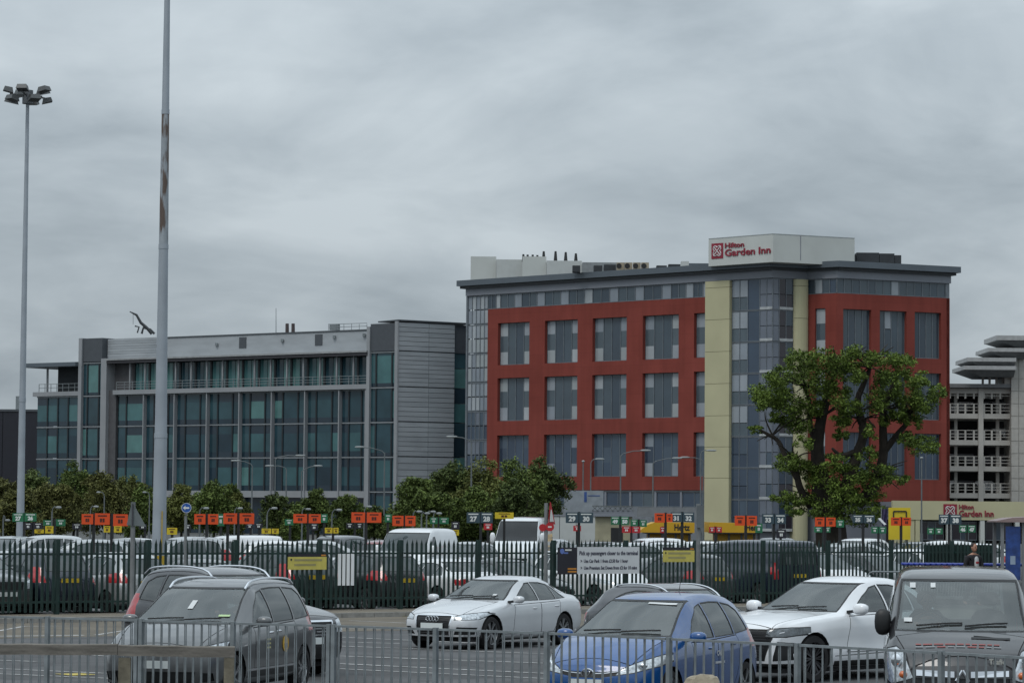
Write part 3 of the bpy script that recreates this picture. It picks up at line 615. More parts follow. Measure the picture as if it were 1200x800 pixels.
# dark building beyond
dk = broot('dark_office_building', 'plain dark navy building beside the glass office block', 'building', (gx(10, 405), 405)); p0 = gx(-60, 405) - gx(10, 405); p1 = gx(43, 405) - gx(10, 405); zD = hz(20, 482, 405)
dkm = mat('dark_navy_cladding', (.010, .011, .019), .5, var=.15)
for i in range(5): MB().box(p0+(p1-p0)*i/5, p0+(p1-p0)*(i+1)/5-.08, 0, 14, 0, zD).build('wall_panel', dkm, dk)
MB().box(p0, p1-.1, .15, 13.8, .1, zD-.1).build('core_mass', dkm, dk); MB().box(p0-.1, p1+.1, -.15, 14.1, zD, zD+.3).build('parapet_cap', dkbox, dk)
q = at(17, 600, 405).x - gx(10, 405); MB().box(q-.6, q+.2, 3, 4, zD+.3, zD+2.2).build('vent_stack', galv, dk); MB().cyl((q+.4, 3, zD+.3), (q+.4, 3, zD+3.0), .06, .05, 5).build('aerial', mull, dk)
# ------------------------------------------------------------------ multi storey car park
YM = 338.0; mp = broot('multi_storey_car_park', 'open sided concrete multi storey car park with stepped flat canopies', 'building', (gx(1149, YM), YM)); om = rootpos(mp)
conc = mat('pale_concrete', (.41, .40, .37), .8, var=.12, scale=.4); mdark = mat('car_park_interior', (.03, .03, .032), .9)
X = lambda px, Y=YM: gx(px, Y) - om.x
Zm = lambda py, px=1149, Y=YM: hz(px, py, Y)
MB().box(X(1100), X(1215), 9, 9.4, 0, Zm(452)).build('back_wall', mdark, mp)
lev = [487.5, 518.5, 549, 580.5]
for py in [458] + lev + [612]:
    MB().box(X(1100), X(1215), -.3, 9, Zm(py)-.28, Zm(py)+.28).build('floor_slab', conc, mp)
MB().box(X(1098), X(1185), -1, 9.4, Zm(454.5), Zm(450)).build('roof', mat('roof_grey', (.15,.155,.16), .6), mp)
for px, wd in ((1108, .35), (1122, .3), (1149, .55), (1171, .35)):
    MB().box(X(px)-wd/2, X(px)+wd/2, -.45 if px == 1149 else 1.0, .1 if px == 1149 else 1.5, 0, Zm(455)).build('column', conc, mp)
for py in [470] + [l for l in lev] :
    rb = MB(); zb = Zm(py)+.28
    for zz in (.35, .7, 1.1): rb.bar((X(1108), -.2, zb+zz), (X(1183), -.2, zb+zz), .05, .07)
    for px in (1113, 1122, 1131, 1141, 1153, 1162, 1172): rb.box(X(px)-.1, X(px)+.1, -.25, -.12, zb, zb+1.1)
    rb.build('barrier', conc, mp)
cw = [white, mat('deck_car_grey', (.12,.12,.13), .4), mat('deck_car_dark', (.03,.03,.035), .4), mat('deck_car_silver', (.3,.3,.31), .35)]
for i, py in enumerate([472] + lev):
    for j, px in enumerate((1117, 1138, 1160, 1176)):
        if (i*3+j) % 4 == 3: continue
        b = MB(); zb = Zm(py)+.3; x = X(px); b.prism([(x-2, zb+.35), (x+2, zb+.35), (x+2, zb+.8), (x+1.2, zb+.9), (x+.7, zb+1.4), (x-.9, zb+1.42), (x-1.7, zb+.95), (x-2, zb+.85)], 3.0, 4.7); b.build('deck_car_body', cw[(i+j*2) % 4], mp)
for i in range(15):
    zt_ = Zm(415); hgt = zt_/15
    for (a_, b_) in ((1183, 1191.5), (1192, 1216)): MB().box(X(a_)+.03, X(b_), -1.2, 4, hgt*i+.03, hgt*(i+1)-.03).build('cladding_panel', mat('car_park_cladding', (.40,.39,.36), .7, var=.08), mp)
MB().box(X(1183.5), X(1215), -1.1, 4, 0, Zm(415)-.05).build('stair_tower', conc, mp)
MB().box(X(1176), X(1184), -.8, 4, Zm(452), Zm(437)).build('stair_tower', conc, mp)
for (a_, b_, t_, bt, k_) in ((1163, 1216, 394.5, 400, 1188), (1153, 1199, 409, 413.5, 1176), (1129, 1186, 420.5, 425, 1150), (1125, 1186, 430, 434.5, 1147)):
    xa, xb, xk = X(a_), X(b_), X(k_); zt_, zb = Zm(t_), Zm(bt); zl = zb - .75; Y0, Y1 = -3.0, 6.0
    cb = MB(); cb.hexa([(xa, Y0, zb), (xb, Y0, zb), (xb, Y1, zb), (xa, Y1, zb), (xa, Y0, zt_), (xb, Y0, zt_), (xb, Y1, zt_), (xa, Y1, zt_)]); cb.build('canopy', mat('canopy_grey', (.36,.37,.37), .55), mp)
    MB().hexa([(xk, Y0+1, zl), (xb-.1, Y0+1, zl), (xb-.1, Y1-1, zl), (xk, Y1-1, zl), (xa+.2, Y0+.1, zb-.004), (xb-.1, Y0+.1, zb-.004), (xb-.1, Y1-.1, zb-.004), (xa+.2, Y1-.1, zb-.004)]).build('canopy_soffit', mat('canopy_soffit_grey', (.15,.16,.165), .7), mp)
for px in (1152, 1160, 1168, 1176): MB().box(X(px)-.12, X(px)+.12, 0, .24, Zm(450), Zm(437)).build('canopy_post', conc, mp)
# ------------------------------------------------------------------ vehicles
def chaikin(p, k=2):
    p = [Vector(q) for q in p]
    for _ in range(k):
        q = [p[0]]
        for a, b in zip(p, p[1:]): q += [a*0.75 + b*0.25, a*0.25 + b*0.75]
        q.append(p[-1]); p = q
    return p
def curve(p, k=2):
    q = chaikin(p, k); xs = np.array([v[0] for v in q]); ys = np.array([v[1] for v in q])
    return lambda a: float(np.interp(a, xs, ys))
def sstep(a, b, x):
    t = min(1, max(0, (x - a) / (b - a))); return t*t*(3-2*t)
def inpoly(x, y, p):
    c = False; j = len(p) - 1
    for i in range(len(p)):
        xi, yi = p[i]; xj, yj = p[j]
        if (yi > y) != (yj > y) and x < (xj-xi)*(y-yi)/(yj-yi) + xi: c = not c
        j = i
    return c
def grow(p, e):
    cx = sum(q[0] for q in p)/len(p); cy = sum(q[1] for q in p)/len(p)
    out = []; n = len(p)
    ar = sum(p[i][0]*p[(i+1) % n][1] - p[(i+1) % n][0]*p[i][1] for i in range(n)); sg = 1 if ar > 0 else -1
    for i in range(n):
        a = Vector(p[i-1]); b = Vector(p[i]); c = Vector(p[(i+1) % n])
        d1 = (b-a).normalized(); d2 = (c-b).normalized()
        n1 = Vector((d1.y, -d1.x))*sg; n2 = Vector((d2.y, -d2.x))*sg
        m = n1 + n2; m = m.normalized() if m.length > 1e-6 else n1
        k = max(0.4, m.dot(n1)); out.append(tuple(b + m*(e/k)))
    return out
class Shell:
    """A car body lofted from its side profile, belt line and plan, then cut into panels, glass and lamps."""
    def __init__(s, S, fine=0.07):
        s.S = S; L, W = S['L'], S['W']/2; s.L = L; s.W = W
        top = curve(S['top']); belt = curve(S['belt']); bot = curve(S['bot']); plan = curve(S['plan']); rw = curve(S['roofw'])
        s.top = top; s.belt = belt
        nose = curve(S['nose'], 1); tail = curve(S['tail'], 1)
        A0, A1 = S['ws']
        s.rr = lambda a, g: min(.10, .35*g)*(.38 + .62*sstep(A1-.15, A1+.35, a)) if a > A0 - .3 else min(.05, .35*g)
        s.rw = rw; s.plan = plan
        st = [0, .012, .03, .06, .1, .15]; a = .15
        while a < L - .2: a += fine; st.append(a)
        st += [L-.13, L-.08, L-.05, L-.025, L-.01, L]; st = sorted(set(round(x, 4) for x in st if 0 <= x <= L))
        bm = bmesh.new(); s.bm = bm
        def warp(a, y, z):
            t = abs(y) / W
            da = S['bow'][0]*t*t*(1 - sstep(S['ws'][1]-.2, S['ws'][1]+.9, a)) + nose(z)*(1 - sstep(0, .75, a))
            db = S['bow'][1]*t*t*sstep(L-1.9, L-.6, a) + tail(z)*sstep(L-.75, L, a)
            return Vector((L/2 - a - da + db, y, z))
        def sec(a):
            w = plan(a)*W; zb = bot(a); zl = belt(a); zt = max(top(a), zl + .004); wr = min(rw(a)*W, w*.93); h = zl - zb; g = max(zt - zl, .004)
            rr = s.rr(a, g); gr = S.get('flare', .0)
            P = [(0, zb), (.45*w, zb), (.84*w, zb), (.95*w, zb+.05*h), (.985*w, zb+.18*h), (1.0*w-gr*.3, zb+.32*h), (1.0*w-gr, zb+.46*h), (1.0*w-gr*.6, zb+.6*h), (1.0*w, zb+.76*h), (.985*w, zb+.92*h), (.945*w, zl)]
            y0, z0 = .945*w, zl; y1, z1 = wr, zt - rr
            for t in (.2, .4, .6, .8): P.append((y0+(y1-y0)*t + .05*g*4*t*(1-t), z0+(z1-z0)*t))
            P += [(y1, z1), (wr-.3*rr, zt-.55*rr), (wr-.8*rr-.005, zt-.2*rr), (wr*.82 - .02, zt-.03*rr), (.62*wr, zt+.004), (.4*wr, zt+.010), (.2*wr, zt+.014), (0, zt+.015)]
            return P
        rows = []
        for a in st:
            P = sec(a); n = len(P); loop = []
            full = [(y, z) for y, z in P] + [(-y, z) for y, z in P[-2:0:-1]]
            rows.append([bm.verts.new(warp(a, y, z)) for y, z in full])
        m = len(rows[0])
        for r0, r1 in zip(rows, rows[1:]):
            for k in range(m): bm.faces.new((r0[k], r0[(k+1) % m], r1[(k+1) % m], r1[k]))
        nh = len(sec(0))
        for row, a, flip in ((rows[0], 0, False), (rows[-1], L, True)):
            P = sec(a); NY = 14; grid = []
            for k in range(nh):
                y, z = P[k]; l = row[k]; r = row[(m - k) % m]
                if l is r: grid.append([l]*(NY+1)); continue
                grid.append([l if j == 0 else r if j == NY else bm.verts.new(warp(a, y*(1 - 2*j/NY), z)) for j in range(NY+1)])
            for k in range(nh-1):
                for j in range(NY):
                    q = [grid[k][j], grid[k+1][j], grid[k+1][j+1], grid[k][j+1]]; u = []
                    for v in q:
                        if v not in u: u.append(v)
                    if len(u) > 2:
                        if flip: u.reverse()
                        try: bm.faces.new(u)
                        except ValueError: pass
        bmesh.ops.recalc_face_normals(bm, faces=bm.faces)
        s.part = bm.faces.layers.int.new('part'); s.tmp = bm.faces.layers.int.new('tmp'); s.names = ['body']
        bm.normal_update()
        s.warp = warp
    def side_poly(s, poly, y=.93, clamp=True):
        out = []
        for a, z in poly:
            if clamp: g = max(s.top(a) - s.belt(a), .004); z = min(z, s.top(a) - s.rr(a, g) - .022)
            out.append((s.L/2 - s.warp(a, y*s.W, z).x, z))
        return out
    def screen_poly(s, a0, a1, m=.018, n=7):
        pts = []
        for k in range(n):
            a = a0 + (a1-a0)*k/(n-1); zt = s.top(a); g = max(zt - s.belt(a), .004); rr = s.rr(a, g); wr = min(s.rw(a)*s.W, s.plan(a)*s.W*.93)
            pts.append((wr - .8*rr - m, zt))
        pts.sort(key=lambda p: p[1])
        return pts + [(-y, z) for y, z in pts[::-1]]
    def pid(s, n):
        if n not in s.names: s.names.append(n)
        return s.names.index(n)
    def cut(s, name, view, poly, filt, src=('body',), trim=None, tw=.016, mirror=False):
        if mirror:
            s.cut(name, view, poly, filt, src, trim, tw); s.cut(name, view, [(-y, z) for y, z in poly][::-1], filt, src, trim, tw); return
        if trim: s.cut(trim, view, grow(poly, tw), filt, src); src = tuple(src) + (trim,)
        bm = s.bm; ids = {s.pid(x) for x in src}; h = s.L/2
        if view == 'side': pr = lambda c: (h - c.x, c.z)
        elif view == 'front': pr = lambda c: (c.y, c.z)
        else: pr = lambda c: (h - c.x, c.y)
        x0 = min(p[0] for p in poly) - .01; x1 = max(p[0] for p in poly) + .01; y0 = min(p[1] for p in poly) - .01; y1 = max(p[1] for p in poly) + .01
        T = s.tmp
        for f in bm.faces:
            f[T] = 0
            if f[s.part] not in ids: continue
            if not filt(f.calc_center_median(), f.normal, h): continue
            pp = [pr(v.co) for v in f.verts]
            if max(p[0] for p in pp) < x0 or min(p[0] for p in pp) > x1 or max(p[1] for p in pp) < y0 or min(p[1] for p in pp) > y1: continue
            f[T] = 1
        act = [f for f in bm.faces if f[T]]
        n = len(poly)
        for i in range(n):
            a = poly[i]; b = poly[(i+1) % n]; d = (b[0]-a[0], b[1]-a[1])
            if view == 'side': co = (h - a[0], 0, a[1]); no = (-d[1], 0, -d[0])
            elif view == 'front': co = (0, a[0], a[1]); no = (0, d[1], -d[0])
            else: co = (h - a[0], a[1], 0); no = (-d[1], -d[0], 0)
            lo = (min(a[0], b[0]) - .02, min(a[1], b[1]) - .02); hi = (max(a[0], b[0]) + .02, max(a[1], b[1]) + .02)
            sel = []
            for f in act:
                pp = [pr(v.co) for v in f.verts]
                if max(p[0] for p in pp) < lo[0] or min(p[0] for p in pp) > hi[0] or max(p[1] for p in pp) < lo[1] or min(p[1] for p in pp) > hi[1]: continue
                sel.append(f)
            if not sel: continue
            ge = set(sel)
            for f in sel: ge.update(f.edges); ge.update(f.verts)
            bmesh.ops.bisect_plane(bm, geom=list(ge), dist=1e-5, plane_co=co, plane_no=Vector(no).normalized())
            act = [f for f in bm.faces if f[T]]
        i = s.pid(name)
        for f in act:
            if f[T] and inpoly(*pr(f.calc_center_median()), poly): f[s.part] = i
            f[T] = 0
    def extract(s, root, mats, inset={}, skip=('hole',)):
        bm = s.bm; bm.normal_update()
        for v in bm.verts: v.normal_update()
        nrm = {}
        for v in bm.verts:      # smooth normal, leaving out tiny slivers
            q = Vector((0,0,0))
            for f in v.link_faces: q += f.normal * min(f.calc_area(), .01)
            nrm[v] = q.normalized() if q.length > 1e-9 else v.normal.copy()
        out = {}
        for i, n in enumerate(s.names):
            if n in skip: continue
            fs = [f for f in bm.faces if f[s.part] == i]
            if not fs: continue
            idx = {}; vs = []; ns = []; F = []; off = inset.get(n, 0)
            for f in fs:
                q = []
                for v in f.verts:
                    if v not in idx: idx[v] = len(vs); vs.append(tuple(v.co - nrm[v]*off)); ns.append(tuple(nrm[v]))
                    q.append(idx[v])
                F.append(q)
            me = bpy.data.meshes.new(n); me.from_pydata(vs, [], F); me.materials.append(mats.get(n, mats['body']))
            for p in me.polygons: p.use_smooth = True
            me.normals_split_custom_set_from_vertices(ns)
            out[n] = (me, vs)
        # dark lining under the roof and pillars
        if mats.get('lining'):
            idx = {}; vs = []; F = []
            for f in bm.faces:
                if s.names[f[s.part]] in ('body', 'roof', 'window_trim', 'door', 'tailgate') and f.calc_center_median().z > s.S['lin']:
                    q = []
                    for v in f.verts:
                        if v not in idx: idx[v] = len(vs); vs.append(tuple(v.co - nrm[v]*.025))
                        q.append(idx[v])
                    F.append(q[::-1])
            me = bpy.data.meshes.new('lining'); me.from_pydata(vs, [], F); me.materials.append(mats['lining']); out['lining'] = (me, vs)
        bm.free(); s.bm = None
        return out
def split_lr(me, axis=1):
    """one mesh of lamps, panes or doors -> its loose pieces as separate meshes"""
    bm = bmesh.new(); bm.from_mesh(me); bm.verts.ensure_lookup_table(); seen = set(); groups = []
    for f in bm.faces:
        if f in seen: continue
        st = [f]; seen.add(f); g = []
        while st:
            a = st.pop(); g.append(a.index)
            for v in a.verts:
                for b in v.link_faces:
                    if b not in seen: seen.add(b); st.append(b)
        groups.append(g)
    bm.free()
    P = me.polygons; out = []
    for g in groups:
        idx = {}; vs = []; ns = []; F = []
        for i in g:
            q = []
            for v in P[i].vertices:
                if v not in idx: idx[v] = len(vs); vs.append(tuple(me.vertices[v].co)); ns.append(tuple(me.vertex_normals[v].vector))
                q.append(idx[v])
            F.append(q)
        ar = sum(P[i].area for i in g)
        if ar < 4e-4: continue
        m2 = bpy.data.meshes.new(me.name); m2.from_pydata(vs, [], F); m2.materials.append(me.materials[0])
        for p in m2.polygons: p.use_smooth = True
        m2.normals_split_custom_set_from_vertices(ns); out.append(m2)
    return out
SIDE = lambda c, n, h: abs(n.y) > .25
def FRONT(amax): return lambda c, n, h: n.x > .06 and h - c.x < amax
def REAR(amin): return lambda c, n, h: n.x < -.06 and h - c.x > amin
TOPF = lambda a0, a1: (lambda c, n, h: n.z > .3 and a0 < h - c.x < a1)
def circ(a, z, r, n=22): return [(a + r*math.cos(2*math.pi*i/n), z + r*math.sin(2*math.pi*i/n)) for i in range(n)]
def wheel_mesh(r, wd, style, spokes, rimm):
    """returns (tyre mesh, rim mesh), axis along y, outer face at +y"""
    t = MB(); ri = r*.70
    t.lathe([(-wd/2, ri), (-wd/2, r*.93), (-wd*.36, r*.99), (0, r), (wd*.36, r*.99), (wd/2, r*.93), (wd/2*1.02, r*.85), (wd/2, ri)], (0,0,0), (0,1,0), 28)
    tm = t.mesh('tyre', rubber, True, 50)
    m = MB()
    m.lathe([(-wd*.4, ri*.96), (wd*.30, ri*.93), (wd*.42, ri*.97), (wd*.44, ri*1.01), (wd*.36, ri*1.02)], (0,0,0), (0,1,0), 28)
    m.lathe([(wd*.10, .001), (wd*.36, .02), (wd*.36, r*.16), (wd*.2, r*.19), (wd*.1, r*.19)], (0,0,0), (0,1,0), 14)
    for k in range(spokes):
        an = 2*math.pi*k/spokes
        for da in ((-.13, .13) if style == 'twin' else (0,)):
            c, s_ = math.cos(an), math.sin(an); c2, s2 = math.cos(an+da), math.sin(an+da)
            p = Vector((c*r*.1, wd*.30, s_*r*.1)); q = Vector((c2*ri*.97, wd*.36, s2*ri*.97)); wv = r*(.10 if style == 'twin' else .17)
            m.bar(p, q, wv if abs(Vector((c, 0, s_)).z) < .9 else wv, wv*.6)
    rm = m.mesh('rim', rimm, True, 30)
    d = MB(); d.lathe([(wd*.02, .001), (wd*.02, ri*.96)], (0,0,0), (0,1,0), 20); dm = d.mesh('brake_disc', mat('brake_dark', (.025,.025,.027), .7, .3), False)
    return tm, rm, dm
def seat(x, y, z0, parent, h=.62, wd=.5, m=None):
    b = MB(); b.ell((x, y, z0+.08), (.27, wd/2, .12), 10, 6, 3.2)
    b.ell((x-.26, y, z0+.10+h/2), (.10, wd/2, h/2), 10, 6, 3.2); b.ell((x-.30, y, z0+h+.22), (.055, .13, .09), 8, 6, 3)
    o = b.build('seat', m or seatm, parent, True); return o
def driver(parent, x, y, z, shirt, arms=True):
    pass
def make_vehicle(S, name, label, loc, heading, paint, hero=True, group=None, glass=None):
    """S: the design; heading: direction of travel (angle of forward axis from +X)."""
    sh = Shell(S, .07 if hero else .12)
    L, W = S['L'], S['W']/2
    root = thing(name, label, S['cat'], (loc[0], loc[1], 0), heading, group)
    R = S['wr']
    # wheel arches
    for aw in S['axles']:
        sh.cut('hole', 'side', circ(aw, R+.005, R*S.get('arch', 1.13)), lambda c, n, h: abs(c.y) > W*.52 and c.z < R*2.4)
    if S.get('skirt'):
        zs = S['skirt']; sh.cut('lower_trim', 'side', [(-.2, 0), (L+.2, 0), (L+.2, zs), (-.2, zs)], lambda c, n, h: c.z < zs + .2 and n.z > -.95)
    for p in S['windows']: sh.cut(p[1] if len(p) == 2 and isinstance(p[1], str) else 'window', 'side', sh.side_poly(p[0] if isinstance(p[0], list) else p, .8), lambda c, n, h: abs(n.y) > .3 and c.z > S['lin'] - .35, trim='window_trim', tw=.016)
    a0, a1 = S['ws']
    sh.cut('windscreen', 'front', sh.screen_poly(a0+.03, a1-.04), lambda c, n, h: n.x > .05 and n.z > .25 and a0 - .25 < h - c.x < a1 + .5 and n.z < .985, trim='window_trim', tw=.022)
    if S.get('rear_screen'): sh.cut('rear_window', 'front', S['rear_screen'], lambda c, n, h: n.x < -.12 and h - c.x > L - 1.6 and n.z < .985, trim='window_trim', tw=.02)
    for c in S.get('cuts', []):
        nm, view, poly, filt = c[:4]; kw = c[4] if len(c) > 4 else {}
        sh.cut(nm, view, poly, filt, **kw)
    if hero:
        for d in S.get('doors', []):
            sh.cut('door_gap', 'side', grow(sh.side_poly(d, .97, False), .006), lambda c, n, h: abs(n.y) > .25)
            sh.cut('door', 'side', grow(sh.side_poly(d, .97, False), -.006), lambda c, n, h: abs(n.y) > .25, src=('body', 'door_gap'))
        if S.get('bonnet'):
            sh.cut('door_gap', 'top', grow(S['bonnet'], .006), TOPF(0, a0+.4)); sh.cut('bonnet', 'top', grow(S['bonnet'], -.006), TOPF(0, a0+.4), src=('body', 'door_gap'))
    gl = glass or (carglass if hero else farglass)
    mats = dict(body=paint, window=gl, windscreen=gl, rear_window=gl, rear_pane=S.get('rear_glass', privglass) if hero else farglass, window_trim=black, door=paint, bonnet=paint, door_gap=darkint, lower_trim=S.get('trimmat', black),
                headlamp=S.get('lensmat', lens), tail_lamp=redlens, grille=S.get('grillemat', black), intake=black, lining=darkint if hero else None, bumper=paint, silver_trim=chrome, stripe=chrome, dark_insert=black, accent=S.get('accentmat', black), roof=paint)
    parts = sh.extract(root, mats, inset=dict(window=.008, windscreen=.006, rear_window=.008, rear_pane=.008, grille=.015, intake=.02, door_gap=.008, window_trim=.002, dark_insert=.006))
    objs = {}
    for n, (me, vs) in parts.items():
        if n not in ('body', 'lining', 'windscreen', 'rear_window', 'bonnet') and (hero or n in ('window', 'rear_pane', 'headlamp', 'tail_lamp', 'intake')):
            objs[n] = [link('window' if n == 'rear_pane' else n, m2, root) for m2 in split_lr(me)]
        else: objs[n] = [link(n, me, root)]
    # arch liners
    al = MB()
    for aw in S['axles']:
        for sg in (1, -1):
            rr = R*S.get('arch', 1.13); x = L/2 - aw; yo = (W*S.get('archw', .975)); n = 14
            vs = []; fs = []
            for k in range(n+1):
                an = -.25 + (math.pi+.5)*k/n; vs += [(x + rr*math.cos(an), sg*(yo-.01), R + rr*math.sin(an)), (x + rr*math.cos(an), sg*(yo-.38), R + rr*math.sin(an))]
            for k in range(n): fs.append((2*k, 2*k+1, 2*k+3, 2*k+2))
            fs.append(tuple(2*k+1 for k in range(n+1)))
            al.add(vs, fs)
    al.box(-L/2+.35, L/2-.35, -W*.8, W*.8, .16, .24)
    al.build('underbody', darkint, root)
    # wheels
    tm, rm, dm = S['_wh'] if '_wh' in S else wheel_mesh(R, S.get('ww', .21), S.get('rim', 'twin'), S.get('spokes', 5), S.get('rimmat', alloy))
    S['_wh'] = (tm, rm, dm)
    for aw in S['axles']:
        for sg in (1, -1):
            wo_ = link('wheel', tm, root, (L/2 - aw, sg*(W - S.get('ww', .21)/2 - .025), R)); wo_.rotation_euler = (0, random.uniform(0, 1), 0 if sg > 0 else math.pi)
            link('rim', rm, wo_); 
            if hero: link('brake_disc', dm, wo_)
    # mirrors
    mx_, my_, mz_ = S['mirror']
    for sg in (1, -1):
        b = MB(); ms = S.get('msize', (.085, .12, .075))
        b.ell((mx_, sg*(my_+ms[1]*.9), mz_), ms, 12, 8, 2.6)
        mo = b.build('mirror', S.get('mirrormat', paint), root, True)
        MB().hexa([(mx_-.02, sg*(my_-.12), mz_-.08), (mx_+.06, sg*(my_-.12), mz_-.08), (mx_+.04, sg*(my_+.04), mz_-.05), (mx_-.02, sg*(my_+.04), mz_-.05), (mx_-.02, sg*(my_-.12), mz_-.03), (mx_+.06, sg*(my_-.12), mz_-.03), (mx_+.04, sg*(my_+.04), mz_-.01), (mx_-.02, sg*(my_+.04), mz_-.01)]).build('mirror_arm', black, mo)
        if hero: MB().ell((mx_-ms[0]*.82, sg*(my_+ms[1]*.9), mz_), (.02, ms[1]*.82, ms[2]*.8), 10, 6, 3).build('mirror_glass', mat('mirror_glass', (.5,.52,.53), .03, 1.0), mo, True)
    # number plates
    zf = S['plate_f']; zr = S['plate_r']
    MB().box(zf[0], zf[0]+.015, -.26, .26, zf[1]-.055, zf[1]+.055).build('number_plate', platew, root)
    MB().box(zr[0]-.015, zr[0], -.26, .26, zr[1]-.055, zr[1]+.055).build('number_plate', platey, root)
    if hero:
        for (a, z) in S.get('handles', []):
            for sg in (1, -1):
                y = S.get('hy', W*.985); MB().ell((L/2 - a, sg*y, z), (.105, .022, .02), 8, 6, 2.6).build('door_handle', S.get('handlemat', paint), root, True)
        zi = S.get('floor', .35)
        MB().box(-L/2+.6, L/2-a0-.1, -W*.86, W*.86, zi-.04, zi).build('cabin_floor', darkint, root)
        xd = L/2 - a0 - .05
        d = MB(); d.hexa([(xd-.75, -W*.8, zi+.25), (xd, -W*.8, zi+.25), (xd, W*.8, zi+.25), (xd-.75, W*.8, zi+.25), (xd-.62, -W*.76, S['dash']-.02), (xd+.02, -W*.76, S['dash']-.06), (xd+.02, W*.76, S['dash']-.06), (xd-.62, W*.76, S['dash']-.02)])
        d.build('dashboard', darkint, root)
        xs = xd - 1.25
        for sg in (1, -1): seat(xs, sg*W*.42, zi+.22, root, h=S.get('seath', .50))
        if S.get('rear_seat', True): seat(xs-.9, 0, zi+.22, root, h=S.get('seath', .50)-.05, wd=W*1.3)
        sw = MB(); sw.torus((xd-.82, -W*.42, S['dash']+.03), .18, .016, n=20); sw.build('steering_wheel', black, root, True)
    return root, sh
def roof_rails(root, S, m, y, a0, a1, lift=.05, r=.016):
    top = curve(S['top'])
    for sg in (1, -1):
        pts = []; n = 14
        for k in range(n+1):
            t = k/n; a = a0 + (a1-a0)*t; e = min(1, t/.12, (1-t)/.12)
            pts.append((S['L']/2 - a, sg*(y - .0), top(a) - .035 + lift*math.sin(min(1, e)*math.pi/2)))
        b = MB(); b.tube(pts, r, 6); b.build('roof_rail', m, root, True)
def antenna(root, S, a, h=.25):
    top = curve(S['top']); MB().cyl((S['L']/2-a, 0, top(a)), (S['L']/2-a-.12, 0, top(a)+h), .006, .003, 5).build('antenna', black, root)
def emblem_rings(root, x, z, r=.045):
    for k in range(4):
        MB().torus((x, -.105 + k*.07, z), r, .009, n=20).build('emblem_ring', chrome, root, True)
def P(*a): return list(a)
plan_std = [(0, .70), (.05, .79), (.14, .87), (.3, .94), (.6, .985), (1.0, 1.0)]
def plan_for(L, nose=1.0, rear=.86): return [(0, .70*nose), (.04, .78*nose), (.12, .87), (.28, .94), (.6, .985), (1.1, 1.0), (L-1.3, 1.0), (L-.7, .985), (L-.3, .95), (L-.1, .90), (L-.03, rear-.02), (L, rear-.10)]
